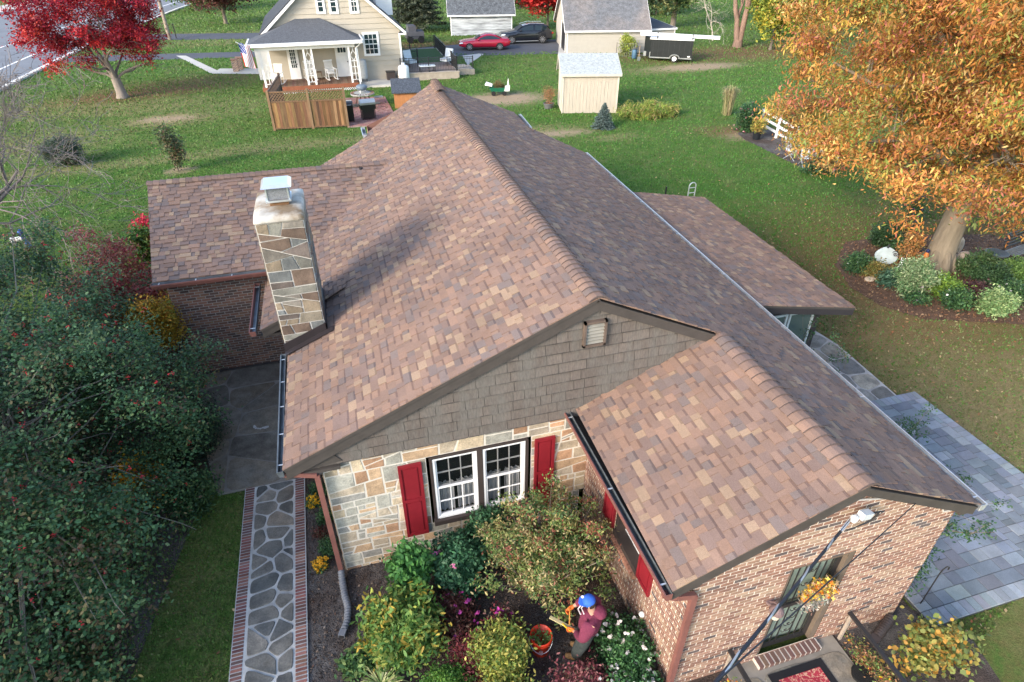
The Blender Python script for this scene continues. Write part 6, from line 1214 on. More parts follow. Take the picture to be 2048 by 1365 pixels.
# stoop planters with iron rails
def planter(label, P, Q, wd, seed):
    P, Q = np.array(P, float), np.array(Q, float); L = float(np.linalg.norm((Q-P)[:2])); t = thing('stoop_rail', label, 'railing', (P[0], P[1], 0), math.atan2(Q[1]-P[1], Q[0]-P[0]))
    m = MB(); m.box(-.05, -.03, .62, L, .03, .66); m.build('rail', darkM, t)
    for x in (0, L*.5, L): m = MB(); m.box(x-.02, -.02, 0, x+.02, .02, .62); m.build('post', M('pale grey post', (.33, .28, .23), .8, var=.2), t)
    return t
planter('black-topped railing to the right of the front door stoop', (3.03, -3.28, 0), (2.98, -6.0, 0), .3, 1); planter('black-topped railing to the left of the front door stoop', (.98, -3.28, 0), (.98, -6.0, 0), .3, 2)
# ================================================================ VEGETATION
def leaves(name, C_, s, cols, parent=None, shape=4, droop=.0, m=None, asp=.5, g=None, kind=None, up_bias=.5, label=None):
    """C_: (n,3) leaf positions, s: (n,) half length, cols (n,3)"""
    g = g or rng; n = len(C_)
    nz = g.normal(size=(n, 3)); nz[:, 2] = np.abs(nz[:, 2])+up_bias; nz /= np.linalg.norm(nz, axis=1, keepdims=True)
    a = np.cross(nz, g.normal(size=(n, 3))); a /= np.linalg.norm(a, axis=1, keepdims=True)+1e-9; b = np.cross(nz, a)
    a[:, 2] -= droop; S_ = s[:, None]
    if shape == 4: P = [C_-a*S_, C_+b*S_*asp-nz*S_*.12, C_+a*S_, C_-b*S_*asp-nz*S_*.12]
    elif shape == 6: P = [C_-a*S_, C_-a*S_*.3+b*S_*asp, C_+a*S_*.4+b*S_*asp*.8, C_+a*S_, C_+a*S_*.4-b*S_*asp*.8, C_-a*S_*.3-b*S_*asp]
    elif shape == 8:   # lobed leaf: star-like outline
        P = []
        for i in range(8):
            t = i*pi/4; r_ = (1 if i % 2 == 0 else .38); P.append(C_+a*S_*cos(t)*r_+b*S_*sin(t)*r_*asp*1.6)
    V = np.stack(P, 1).reshape(-1, 3); o = fastmesh(name, V, len(P), cols, m or leafM, parent)
    if kind: o['kind'] = kind
    if label: o['label'] = label
    return o
def palette(g, n, cols, w=None, v=.2):
    cols = np.array(cols); i = g.choice(len(cols), n, p=(np.array(w)/sum(w) if w is not None else None)); return cols[i]*g.uniform(1-v, 1+v, (n, 1))
def branch(m, p, d, L, r, depth, g, spread=.6, nseg=4, up_=.15, kids=(2, 4), tips=None, shr=.68, minr=.004):
    p = np.array(p, float); d = np.array(d, float); d /= np.linalg.norm(d); pts = [p]; rad = [r]
    for i in range(nseg):
        d = d+g.normal(size=3)*.16+np.array((0, 0, up_))*.3; d /= np.linalg.norm(d); p = p+d*L/nseg; pts.append(p); rad.append(max(minr, r*(1-.5*(i+1)/nseg)))
    m.tube(pts, rad, 7 if r > .04 else (5 if r > .015 else 3), cap=False)
    if tips is not None and depth <= 1: tips.extend([pts[-1], pts[-2]])
    if depth <= 0: return
    for k in range(g.integers(kids[0], kids[1]+1)):
        f = g.uniform(.35, 1) if k else 1.0; j = min(nseg, int(f*nseg)); q = pts[j]; dd = d+g.normal(size=3)*spread; dd[2] += up_*.5; branch(m, q, dd, L*shr*g.uniform(.75, 1.2), max(minr, rad[j]*.68), depth-1, g, spread, nseg, up_, kids, tips, shr, minr)
def clumps(g, c, r, K, thick=.35, flat=None):
    """K clump centres near the surface of an ellipsoid with an uneven outline"""
    d = g.normal(size=(K, 3)); d /= np.linalg.norm(d, axis=1, keepdims=True); k = 1-thick*g.random((K, 1))**.8
    w_ = 1+.16*np.sin(d[:, :1]*5+1.3)*np.cos(d[:, 1:2]*6+.4)+.10*np.sin(d[:, 2:]*9+d[:, :1]*7); P = np.array(c)+d*np.array(r)*k*w_
    return P
def crown(name, g, C0, rad, n, leaf, cols, w=None, parent=None, shape=4, sv=.35, v=.2, cv=.18, zmin=.02, droop=0., asp=.5, up_bias=.5, **kw):
    """leaves gathered in clumps"""
    K = len(C0); i = g.integers(0, K, n); ck = g.uniform(1-cv, 1+cv, (K, 1)); hue = g.integers(0, len(cols), K)
    P = C0[i]+g.normal(size=(n, 3))*rad*np.array((1, 1, .7)); P[:, 2] = np.maximum(P[:, 2], zmin)
    col = palette(g, n, cols, w, v)*ck[i]; use = g.random(n) < .45; col[use] = (np.array(cols)[hue[i]]*ck[i]*g.uniform(1-v, 1+v, (n, 1)))[use]
    return leaves(name, P, leaf*g.uniform(1-sv, 1+sv, n), col, parent, shape, droop, asp=asp, g=g, up_bias=up_bias, **kw)
# ---- the big orange oak
g = np.random.default_rng(101); tp = G(1868, 538)
oak = thing('oak_tree', 'large oak with orange autumn leaves filling the upper right', 'tree', tp)
def oc(px, py, d):   # helper: a point in the crown seen at this pixel, d metres along the view axis
    return CAM+ray(px, py)*d-tp
m = MB(); m.tube([(0, 0, -.1), (.02, .02, .4), (.06, .05, 1.5), (.1, .1, 3.0), (.15, .2, 5.0), (.2, .3, 7.5), (.2, .4, 10)], [.55, .41, .35, .32, .27, .2, .1], 16, cap=False)
for a_ in np.linspace(0, 2*pi, 7)[:-1]: m.tube([(.6*cos(a_+.3), .6*sin(a_+.3), -.05), (.42*cos(a_+.3), .42*sin(a_+.3), .12), (.25*cos(a_+.3), .25*sin(a_+.3), .7)], [.10, .16, .12], 8)
limbs = [((-3.8, .5, 4.2), 2.6, .16), ((-2.6, -2.6, 4.6), 2.8, .15), ((0, -3.6, 4.6), 2.8, .15), ((-3.6, 3.6, 5.2), 3.0, .15), ((4, -2, 5), 3.0, .14), ((3.5, 4, 6), 3.5, .14), ((-2, 4, 7.5), 4.5, .13), ((-3, -1.5, 7), 4.5, .13), ((1, -3, 7.5), 5, .13), ((-4.3, 2.0, 6.0), 3.5, .14), ((-2.0, -4.2, 5.5), 4.0, .12)]
for e_, z_, r_ in limbs:
    a_ = np.array((.1, .1, z_)); b_ = np.array(e_, float); mid = (a_+b_)/2+np.array((0, 0, .5)); m.tube([a_, (a_+mid)/2+g.normal(size=3)*.12, mid+g.normal(size=3)*.15, (mid+b_)/2+g.normal(size=3)*.15, b_], [r_, r_*.8, r_*.6, r_*.42, r_*.2], 8, cap=False)
    for k_ in range(6): f = g.uniform(.3, .8); q_ = a_+(b_-a_)*f+np.array((0, 0, .5*sin(pi*f))); branch(m, q_, (b_-a_)/4+g.normal(size=3)*.9, .8, .035, 2, g, .6, 3, .05, (2, 3))
m.build('trunk', M('oak bark', (.20, .165, .12), .9, var=.3, vs=5, bump=.8, bs=14, stretch=(1.5, 1.5, .3), bdist=.03), oak, True)
Cc = clumps(g, (0, .2, 7.0), (6.1, 6.6, 5.2), 1000, .6); Cc = Cc[Cc[:, 2] > 1.9]
drop = []
for k_ in range(120):   # drooping outer sprays
    a_ = g.uniform(pi*.55, pi*1.75); r_ = g.uniform(4.3, 6.2); drop.append((r_*cos(a_), r_*sin(a_), g.uniform(1.7, 4.5)))
Cc = np.concatenate([Cc, np.array(drop)]); q_ = PRJ(Cc+tp)
lim = np.interp(q_[:, 0], [1470, 1500, 1560, 1600, 1700, 1760, 1800, 1840, 1880, 1900, 1960, 2010, 2060, 2300], [150, 205, 262, 300, 350, 405, 455, 405, 400, 425, 440, 470, 500, 600]); lef = np.interp(q_[:, 1], [-400, 0, 60, 130, 175, 230, 300, 400], [1500, 1540, 1560, 1555, 1520, 1545, 1590, 1600])
Cc = Cc[(q_[:, 1] < lim+g.uniform(-20, 12, len(q_))) & (q_[:, 0] > lef+g.uniform(-14, 25, len(q_)))]
OC = [(.48, .21, .055), (.53, .28, .075), (.42, .17, .055), (.46, .33, .07), (.28, .28, .07), (.44, .15, .10), (.50, .34, .12), (.33, .14, .045), (.19, .24, .055)]
crown('crown', g, Cc, .26, 280000, .053, OC, (5, 5, 3, 2, 2.2, 1.8, 2.2, 2.4, 1.6), oak, shape=6, asp=.36, droop=.5, cv=.34)
# ---- red maple
g = np.random.default_rng(102); tp = G(246, 196)
t = thing('red_maple', 'red-leaved maple with a pale forked trunk beside the road', 'tree', tp); m = MB()
m.tube([(0, 0, -.1), (0, 0, .3), (-.06, 0, 1.2)], [.42, .30, .26], 12, cap=False); tips = []
for d_, r_ in (((-.75, -.1, 1.), .14), ((-.25, .3, 1.2), .14), ((.35, -.2, 1.3), .15), ((.9, .2, 1.), .09), ((-.9, .3, .6), .09), ((0.1, .6, 1), .09)): branch(m, (-.05, 0, 1.1), d_, 2.3, r_, 4, g, .55, 4, .05, (2, 3), tips, .74)
m.build('trunk', M('pale maple bark', (.22, .19, .165), .9, var=.3, vs=5, bump=.5, bs=14, stretch=(2, 2, .3)), t, True)
Cc = clumps(g, (-.55, .3, 4.6), (4.2, 3.6, 2.7), 190, .5); Cc = Cc[(Cc[:, 2] > 2.3)]; low = [(-3.2, .0, 2.3), (-3.6, .4, 2.8), (-2.6, -.5, 2.2), (-1.2, -.8, 2.5), (2.3, .0, 2.5), (2.7, .4, 3.0), (3.1, .2, 3.4), (-1.0, -1.0, 2.3), (1.2, .5, 2.4), (-4.1, 0, 3.4), (-3.0, -.6, 1.9), (2.0, -.2, 2.2)]
Cc = np.concatenate([Cc, np.array(low)]); crown('crown', g, Cc, .30, 38000, .072, [(.27, .014, .026), (.36, .022, .026), (.19, .010, .024), (.44, .05, .035), (.24, .015, .034)], (4, 4, 3, 1.2, 3), t, shape=6, cv=.4, droop=.15)
# ---- background trees: (px,py base, kind ...)
def tree(name, label, px_, py_, cz, r, K, n, leaf, cols, w=None, trunk=(.12, 2), seed=1, group=None, rad=.4, thick=.5, shape=4, dx=0, kids=(2, 3), cutlow=None, bark=None, tr=None):
    g = np.random.default_rng(seed); tp = G(px_, py_); t = thing(name, label, 'tree', tp, group=group); m = MB(); m.tube([(0, 0, -.1), (0, 0, .2), (dx*.3, 0, trunk[1])], [trunk[0]*1.5, trunk[0], trunk[0]*.8], 9, cap=False)
    for k_ in range(5): branch(m, (dx*.3, 0, trunk[1]*.8), (g.normal()*.6, g.normal()*.6, 1), cz*.45, trunk[0]*.55, 2, g, .5, 3, .1, kids)
    m.build('trunk', bark or barkM, t, True); Cc = clumps(g, (dx, 0, cz), r, K, thick)
    if cutlow: Cc = Cc[Cc[:, 2] > cutlow]
    crown('crown', g, Cc, rad, n, leaf, cols, w, t, shape=shape, cv=.3); return t
DR = [(.10, .035, .035), (.15, .05, .045), (.07, .04, .03), (.18, .075, .06)]
tree('purple_plum', 'dark purple-red tree right of the utility pole behind the far driveway', 452, 48, 4.3, (3.6, 3.2, 3.0), 150, 15000, .15, DR, seed=11, trunk=(.2, 1.5), rad=.5, cutlow=1.6)
tree('green_shrub_tree', 'bushy green tree at the top edge between road and purple tree', 392, 22, 3.5, (3.0, 3, 3.5), 90, 8000, .18, [(.06, .12, .03), (.09, .16, .04), (.12, .17, .05)], seed=12, rad=.5)
def conifer(label, px_, py_, h, r, n, cols, seed, name='spruce_tree', leaf=.07, z0=.1):
    g = np.random.default_rng(seed); tp = G(px_, py_); t = thing(name, label, 'tree', tp); m = MB(); m.tube([(0, 0, 0), (0, 0, h*.97)], [r*.07+.02, .01], 8, cap=False); m.build('trunk', barkM, t)
    m = MB(); P = []
    nb = max(140, int(h*22))
    for i in range(nb):
        z = z0+(h-z0)*(i/nb); R_ = r*(1-(z/h))**.8*g.uniform(.8, 1.08)+.03; a_ = i*2.4; nn = max(5, int(n/nb*(R_/r)*1.7))
        u = g.random(nn)**.7; q_ = np.stack([R_*u*cos(a_), R_*u*sin(a_), z-.22*R_*u+.1*R_*u**3], 1)+g.normal(size=(nn, 3))*np.array((.10, .10, .03))*R_*.9; P.append(q_)
    P = np.concatenate(P); P[:, 2] = np.maximum(P[:, 2], .03); leaves('needles', P, leaf*g.uniform(.6, 1.2, len(P)), palette(g, len(P), cols, None, .3), t, 4, asp=.22, g=g); return t
conifer('dark green spruce behind the right end of the tan house', 832, 62, 9, 3.3, 26000, [(.055, .075, .05), (.08, .10, .06), (.13, .14, .09), (.04, .055, .04)], 13, leaf=.2, z0=1.0)
conifer('small blue-green spruce in front of the cream garden shed', 1206, 256, 1.3, .62, 26000, [(.15, .22, .21), (.11, .17, .16), (.24, .30, .29), (.06, .09, .07)], 14, leaf=.045, z0=.05)
tree('red_maple_tree', 'bright red tree behind the black SUV and the garage', 1095, 60, 4.2, (3.4, 3.0, 3.2), 150, 14000, .16, [(.50, .03, .03), (.62, .06, .05), (.36, .02, .02)], seed=15, rad=.45, cutlow=1.4)
tree('dark_ivy_tree', 'dark ivy-covered tree behind the trailer', 1345, 55, 5.2, (2.3, 2.3, 4.0), 110, 12000, .16, [(.035, .075, .03), (.05, .10, .04), (.12, .16, .05), (.19, .19, .07)], (4, 4, 2, 1), seed=16, rad=.45, trunk=(.3, 3))
tree('yellow_green_tree', 'yellow-green tree between the bare trunks and the orange oak', 1540, 100, 3.9, (2.7, 3, 3.3), 120, 13000, .15, [(.28, .30, .05), (.20, .27, .05), (.42, .36, .05), (.13, .20, .04)], seed=17, rad=.42)
tree('golden_tree', 'golden-yellow tree rising behind the left side of the orange oak', 1600, 85, 4.5, (2.8, 3, 3.2), 90, 9000, .15, [(.60, .42, .04), (.66, .34, .04), (.42, .34, .05)], seed=18, rad=.4)
tree('dark_shrub_tree', 'dark green tree between the garage roof and the lean-to', 1312, 30, 3.5, (2.8, 2.5, 3.5), 80, 8000, .16, [(.04, .07, .03), (.07, .10, .04), (.10, .09, .05)], seed=19, rad=.45)
tree('pine_tree', 'green tree at the top edge behind the old barn', 1040, 18, 3.5, (2.0, 2.0, 3.0), 60, 5000, .18, [(.06, .10, .03), (.09, .13, .04)], seed=20, rad=.45)
g = np.random.default_rng(30); tp = G(1474, 95); t = thing('bare_twin_tree', 'leafless twin-trunked tree standing on the far back lawn', 'tree', tp); m = MB()
m.tube([(0, 0, -.1), (0, 0, .6)], [.45, .36], 12, cap=False); branch(m, (-.1, 0, .4), (-.42, 0, 1), 4.5, .27, 4, g, .45, 5, .2, (2, 3)); branch(m, (.1, 0, .4), (.12, 0, 1), 5, .30, 4, g, .4, 5, .25, (2, 3)); m.build('trunk', M('reddish trunk bark', (.20, .13, .10), .9, var=.35, vs=4, bump=.6, bs=12, stretch=(1, 1, .3)), t, True)
tp = G(1425, 82); t = thing('white_bare_sapling', 'thin leafless pale tree drooping over the trailer', 'tree', tp); m = MB(); branch(m, (0, 0, 0), (-.15, 0, 1), 3.2, .07, 4, g, .75, 4, -.05, (3, 4)); m.build('trunk', M('pale twig', (.42, .38, .32), .8, bump=0), t)
# ---- bare twiggy tree at the left edge
g = np.random.default_rng(31); tp = np.array((-15.0, 15.0, 0)); t = thing('bare_twiggy_tree', 'leafless grey tree with fine twigs at the left edge', 'tree', tp); m = MB(); tips = []
m.tube([(0, 0, -.1), (.1, 0, .8), (.3, -.1, 1.6)], [.2, .16, .13], 9, cap=False)
for d_ in ((1, -.1, .55), (.9, .5, .75), (.6, -.5, .9), (.2, .2, 1.2), (1, .2, .25), (-.5, .2, 1), (.8, -.6, .4)): branch(m, (.3, -.1, 1.5), d_, 2.3, .075, 5, g, .6, 4, .08, (3, 3), tips, .76, .0065)
m.build('trunk', M('grey twig', (.19, .165, .155), .9, bump=0, var=.2), t); P = np.array(tips)[g.choice(len(tips), 1500)]+g.normal(size=(1500, 3))*.06; leaves('foliage', P, g.uniform(.02, .05, 1500), palette(g, 1500, [(.12, .06, .05), (.16, .12, .09)]), t, g=g)
# ---- unseen evergreens left of frame, added and sized to shade path and wing
for i, (x_, y_, h_, r_) in enumerate(((-21, -9.5, 8.0, 2.4), (-20.5, -5.5, 9.0, 2.6), (-20.5, -1.5, 11.4, 2.7), (-21, 2.0, 11.0, 2.5), (-19, -12.5, 7.5, 2.4))):
    g = np.random.default_rng(200+i); t = thing('shade_tree', 'unseen evergreen added left of the yard for its shade', 'tree', (x_, y_, 0), group='unseen shade trees left of the yard'); m = MB(); m.tube([(0, 0, 0), (0, 0, h_*.9)], [.25, .05], 8); m.build('trunk', barkM, t); Cc = clumps(g, (0, 0, h_*.5), (r_, r_, h_*.5), 150, .6); crown('crown', g, Cc, .5, 6000, .30, [(.04, .07, .03), (.06, .09, .035)], None, t)
# ---- the holly thicket (foreground left)
HC = [(.045, .105, .045), (.064, .140, .060), (.085, .168, .072), (.052, .118, .040), (.11, .175, .06), (.14, .12, .05), (.10, .07, .04)]
def berries(P, g, t, r=.014, cols=((.42, .015, .02), (.5, .03, .03)), name='berries', label=None):
    """clusters of small octahedra"""
    n = len(P); o_ = np.array([(1, 0, 0), (0, 1, 0), (-1, 0, 0), (0, -1, 0), (0, 0, 1), (0, 0, -1)], float)*r
    F_ = [(0, 1, 4), (1, 2, 4), (2, 3, 4), (3, 0, 4), (1, 0, 5), (2, 1, 5), (3, 2, 5), (0, 3, 5)]
    sc = g.uniform(.8, 1.25, (n, 1, 1)); V = (P[:, None, :]+o_[None]*sc)[:, F_, :].reshape(-1, 3); c = np.repeat(np.array(cols)[g.integers(0, len(cols), n)], 8, axis=0)
    return fastmesh(name, V, 3, c, M('berry skin', attr=True, rough=.3, var=.1, bump=0, spec=.5), t)
g = np.random.default_rng(41); tp = np.array((-9.5, 2.6, 0)); holly = thing('holly_tree', 'huge dark green holly with red berries filling the lower left', 'tree', tp)
m = MB(); m.tube([(0, 0, -.1), (0, .1, 1.2), (.1, .1, 3)], [.22, .16, .1], 9)
Ce = [((1.15, .1, 1.9), (2.15, 2.3, 2.2), 300), ((.95, -2.7, 1.5), (1.75, 2.0, 1.8), 240), ((-1.2, -1.0, 2.0), (2.0, 2.4, 2.3), 160), ((-1.9, 2.1, 2.3), (2.2, 2.3, 2.5), 200), ((.4, 2.2, 1.6), (1.7, 1.7, 1.8), 140), ((-.5, 4.0, 2.0), (2.0, 1.7, 2.2), 150)]
Cc = np.concatenate([clumps(g, c_, r_, K_, .45) for c_, r_, K_ in Ce]); Cc = Cc[Cc[:, 2] > .15]
for k_ in range(150): q_ = Cc[g.integers(len(Cc))]; a_ = np.array((0, 0, g.uniform(.5, 2.2))); mid = (a_+q_)/2+np.array((0, 0, .2)); m.tube([a_, (a_+mid)/2+g.normal(size=3)*.1, mid+g.normal(size=3)*.12, (mid+q_)/2+g.normal(size=3)*.1, q_, q_+(q_-mid)*.15], [.024, .02, .014, .010, .006, .003], 5, cap=False)
m.build('trunk', M('pale holly bark', (.17, .155, .13), .9, var=.2, bump=0), holly)
spr = []
for k_ in range(170):
    q_ = Cc[g.integers(len(Cc))]; d_ = q_-np.array((0, 0, 1.2)); d_ /= np.linalg.norm(d_); d_ = d_+g.normal(size=3)*.35; L_s = g.uniform(.3, .8); spr += [q_+d_*L_s*f_+np.array((0, 0, .12*f_)) for f_ in (.35, .6, .8, 1.0)]
spr = np.array(spr); spr = spr[spr[:, 2] > .2]; Cc = Cc[g.random(len(Cc)) < .82]; Cc = np.concatenate([Cc, spr])
crown('crown', g, Cc, .17, 165000, .031, HC, (4, 5, 3, 4, 2.2, .8, .6), holly, shape=6, asp=.55, cv=.35, v=.3, up_bias=.9)
bc = Cc[g.choice(len(Cc)//3, 620)*3]+g.normal(size=(620, 3))*.22+np.array((0, 0, .05)); P = (bc[:, None, :]+g.normal(size=(620, 8, 3))*.022).reshape(-1, 3); berries(P, g, holly, .0125)
# ---- shrubs around it
def bush(name, label, pos, r, n, leaf, cols, w=None, seed=1, flowers=None, K=60, rad=.10, shape=6, asp=.42, group=None, cat='shrub', sticks=10, thick=.55, up_bias=.5, droop=.1, cz=None, berry=None, v=.22, stickcol=None):
    g = np.random.default_rng(seed); t = thing(name, label, cat, pos, group=group); c_ = (0, 0, cz if cz is not None else r[2]*.85); Cc = clumps(g, c_, r, K, thick); Cc[:, 2] = np.maximum(Cc[:, 2], .04)
    if name == 'azalea_shrub': Cc = Cc[(Cc[:, 0] < 1.08) & (Cc[:, 1] < 1.15)]
    m = MB()
    for k_ in range(sticks): q_ = Cc[g.integers(len(Cc))]; m.tube([(g.normal()*.03, g.normal()*.03, 0), q_*.5+g.normal(size=3)*.04*r[2], q_*1.03], [.014*max(r), .009*max(r), .004*max(r)], 4, cap=False)
    m.build('stems', stickcol or twigM, t)
    f = crown('foliage', g, Cc, rad, n, leaf, cols, w, t, shape=shape, asp=asp, cv=.25, up_bias=up_bias, droop=droop, v=v)
    if flowers:
        for (fn, k_, fs_, fc) in flowers:
            P = Cc[g.choice(len(Cc), k_)]; d_ = P-np.array(c_); P = P+d_*.12+g.normal(size=P.shape)*rad*.7+np.array((0, 0, fs_)); P[:, 2] = np.maximum(P[:, 2], .05); Q = (P[:, None, :]+g.normal(size=(k_, 5, 3))*fs_*.45).reshape(-1, 3)
            if k_ > 80: leaves(fn, Q, fs_*g.uniform(.7, 1.1, len(Q)), palette(g, len(Q), fc, None, .12), t, 6, asp=.8, g=g, up_bias=1.0, kind='stuff')
            else:
                for i_ in range(k_): Qi = Q[i_*5:i_*5+5]; leaves('flower', Qi, fs_*g.uniform(.7, 1.1, 5), palette(g, 5, fc, None, .12), t, 6, asp=.8, g=g, up_bias=1.0)
    if berry: P = Cc[g.choice(len(Cc), berry)]+g.normal(size=(berry, 3))*rad; berries(P, g, t, .012)
    return t
P2 = lambda a: G(*a)
DG = [(.04, .10, .04), (.06, .14, .05), (.03, .08, .04), (.09, .17, .06)]; RG = [(.36, .06, .07), (.28, .07, .07), (.42, .13, .12), (.20, .09, .06), (.33, .17, .13)]
q_ = np.array((-9.1, 8.8, 0)); bush('burning_bush', 'dusky red burning bush between the holly and the left wing roof', q_, (1.15, 1.0, 1.6), 21000, .045, RG, (4, 3, 2, 2, 2), 51, K=90, rad=.17, asp=.3)
q_ = np.array((-8.5, 9.2, 0)); bush('crimson_shrub', 'small bright crimson shrub at the corner of the wing roof', tuple(G(283, 440, 1.3)*[1, 1, 0]), (.45, .5, .75), 3500, .05, [(.42, .02, .05), (.5, .04, .07)], None, 52, K=30, rad=.14)
bush('rhododendron', 'glossy green rhododendron against the wing roof corner', tuple(G(282, 505, 1.3)*[1, 1, 0]), (.32, .4, 1.2), 5500, .06, [(.06, .15, .035), (.12, .24, .05), (.22, .26, .05), (.04, .10, .03)], None, 53, K=50, rad=.13, asp=.33)
bush('golden_maple', 'small golden-leaved shrub beside the dark brick wing wall', tuple(G(312, 650, 1.7)*[1, 1, 0]), (.55, .5, .62), 8000, .035, [(.46, .30, .03), (.40, .27, .03), (.30, .24, .03), (.50, .24, .03)], None, 54, K=70, rad=.13, cz=1.7)
bush('orange_shrub', 'small orange-red autumn shrub just behind the holly', (-8.9, 6.9, 0), (.6, .5, .6), 4500, .04, [(.60, .16, .04), (.5, .10, .06), (.55, .28, .05), (.12, .14, .05)], None, 55, K=50, rad=.15, cz=1.6)
bush('yew_shrub', 'dark dense yew at the edge of the shaded patio', (-7.05, 4.0, 0), (.55, .9, .62), 12000, .03, [(.018, .045, .030), (.028, .06, .038), (.04, .08, .045)], None, 56, K=90, rad=.12, asp=.25)
bush('low_juniper', 'small dark green shrub beside the top of the flagstone path', (-6.85, 2.4, 0), (.35, .6, .35), 3500, .03, DG, None, 57, K=40, rad=.1)
bush('yellow_ground_shrub', 'bright yellow-orange shrub glimpsed through the holly', (-7.9, 2.9, 0), (.4, .35, .5), 1800, .035, [(.75, .45, .03), (.8, .38, .03)], None, 58, K=40, rad=.12)
# saplings on the left lawn
g = np.random.default_rng(60); tp = G(358, 343); t = thing('magnolia_sapling', 'small dark-leaved sapling alone on the left lawn', 'tree', tp); m = MB(); tips = []
branch(m, (0, 0, 0), (-.06, 0, 1), .8, .035, 0, g)
for k_ in range(6): branch(m, (0, 0, .25+.25*k_*.6), (g.normal()*.5, g.normal()*.5, 1), .55, .02, 2, g, .5, 3, .15, (2, 3), tips)
m.build('trunk', twigM, t); P = np.concatenate([g.normal(size=(900, 3))*np.array((.20, .2, .28))+np.array((-.10, 0, 1.5)), g.normal(size=(900, 3))*np.array((.2, .2, .28))+np.array((.13, 0, .95)), g.normal(size=(300, 3))*np.array((.1, .1, .2))+np.array((.05, 0, .5))]); leaves('crown', P, g.uniform(.04, .075, len(P)), palette(g, len(P), [(.08, .12, .05), (.14, .18, .08), (.20, .13, .08), (.05, .07, .04)]), t, 4, g=g)
bush('round_lawn_shrub', 'rounded grey-green twiggy shrub on the left lawn', G(138, 328), (.95, .7, .7), 9000, .05, [(.06, .10, .06), (.09, .13, .08), (.12, .12, .10), (.04, .07, .04)], None, 61, K=80, rad=.16, sticks=60, asp=.3)
# ---- foundation bed in front
bush('yellow_chrysanthemum', 'upper of two small golden chrysanthemums beside the brick path edge', G(625, 1003, .12)*[1, 1, 0], (.115, .115, .10), 800, .022, DG, None, 62, [('flowers', 170, .017, [(.75, .42, .02), (.85, .55, .04)])], K=50, rad=.03, group='golden chrysanthemums', cat='flowers')
bush('yellow_chrysanthemum', 'lower of two small golden chrysanthemums beside the brick path edge', G(639, 1128, .12)*[1, 1, 0], (.115, .115, .10), 800, .022, DG, None, 63, [('flowers', 170, .017, [(.70, .36, .02), (.85, .50, .04)])], K=50, rad=.03, group='golden chrysanthemums', cat='flowers')
for i, (a, lab) in enumerate((((650, 1035), 'low dark green mound just below the upper golden chrysanthemum'), ((658, 1095), 'low dark green mound just above the lower golden chrysanthemum'), ((636, 980), 'small dark green mound at the top of the narrow mulch strip'))): bush('green_mound', lab, G(*a, .1)*[1, 1, 0], (.16, .16, .13), 1500, .02, DG, None, 64+i, K=40, rad=.04, cat='plant')
bush('dark_red_mound', 'small dark red plant between the two green mounds', G(640, 1065, .1)*[1, 1, 0], (.12, .12, .10), 600, .02, [(.12, .03, .03), (.07, .05, .03)], None, 68, K=30, rad=.04, cat='plant')
YG = [(.18, .25, .07), (.27, .28, .09), (.12, .20, .06), (.38, .32, .13), (.46, .38, .19), (.30, .11, .07), (.08, .15, .05)]
bush('azalea_shrub', 'large loose yellow-green azalea in the middle of the front bed', (-1.12, -1.18, 0), (1.15, .92, 1.02), 27000, .027, YG, (3, 3, 5, 2.4, 1.6, 2.6, 5), 70, K=240, rad=.075, sticks=240, thick=.75, asp=.38, cz=1.12, stickcol=M('azalea twig', (.24, .19, .15), .9, bump=0))
bush('camellia_shrub', 'glossy dark green camellia under the left side of the double window', (-2.4, -.70, 0), (.42, .40, .62), 7000, .032, [(.03, .095, .045), (.045, .13, .06), (.06, .16, .08)], None, 71, [('flowers', 9, .036, [(.75, .22, .45), (.8, .35, .5)])], K=110, rad=.08, asp=.5)
bush('camellia_shrub', 'smaller dark green camellia pressed against the window sill', (-1.85, -.25, 0), (.42, .28, .45), 5000, .03, [(.03, .095, .04), (.05, .13, .05), (.06, .15, .07)], None, 72, K=70, rad=.08, asp=.5, cz=.62)
bush('magnolia_shrub', 'upright bright green leafy shrub before the stone wall', (-3.2, -.72, 0), (.30, .26, .52), 3200, .048, [(.07, .20, .05), (.10, .26, .06), (.05, .15, .04)], None, 73, K=50, rad=.09, asp=.42, cz=.75)
bush('magnolia_shrub', 'broad yellow-tipped green shrub in the left half of the bed', (-3.48, -1.5, 0), (.58, .50, .50), 7500, .046, [(.12, .24, .05), (.18, .30, .07), (.30, .33, .07), (.08, .17, .04), (.45, .32, .05)], (4, 4, 3, 3, .3), 74, K=110, rad=.10, asp=.36, cz=.5)
bush('pink_azalea', 'reddish azalea with magenta flowers between the green shrubs', (-2.62, -1.35, 0), (.32, .50, .28), 2200, .025, [(.16, .05, .04), (.10, .06, .04), (.20, .08, .06)], None, 75, [('flowers', 24, .026, [(.75, .08, .38), (.8, .14, .5)])], K=60, rad=.08, sticks=50)
bush('pink_azalea', 'sparse azalea with a few magenta blooms beside the yellow shrub', (-2.0, -1.9, 0), (.30, .3, .30), 1800, .028, [(.22, .04, .05), (.12, .09, .05), (.16, .06, .06)], None, 76, [('flowers', 16, .028, [(.65, .06, .42)])], K=50, rad=.08, sticks=40)
bush('japanese_maple', 'low dark red laceleaf shrub in front of the magenta azalea', (-2.45, -2.15, 0), (.38, .3, .25), 3800, .026, [(.20, .03, .045), (.13, .03, .035), (.28, .06, .06), (.12, .10, .04)], None, 77, K=60, rad=.08, asp=.28, cz=.3)
bush('boxwood', 'rounded bright green boxwood at the bottom of the bed', (-2.98, -2.42, 0), (.34, .30, .28), 9000, .016, [(.08, .20, .03), (.12, .26, .04), (.18, .30, .05), (.05, .13, .02)], None, 78, K=120, rad=.05, asp=.6)
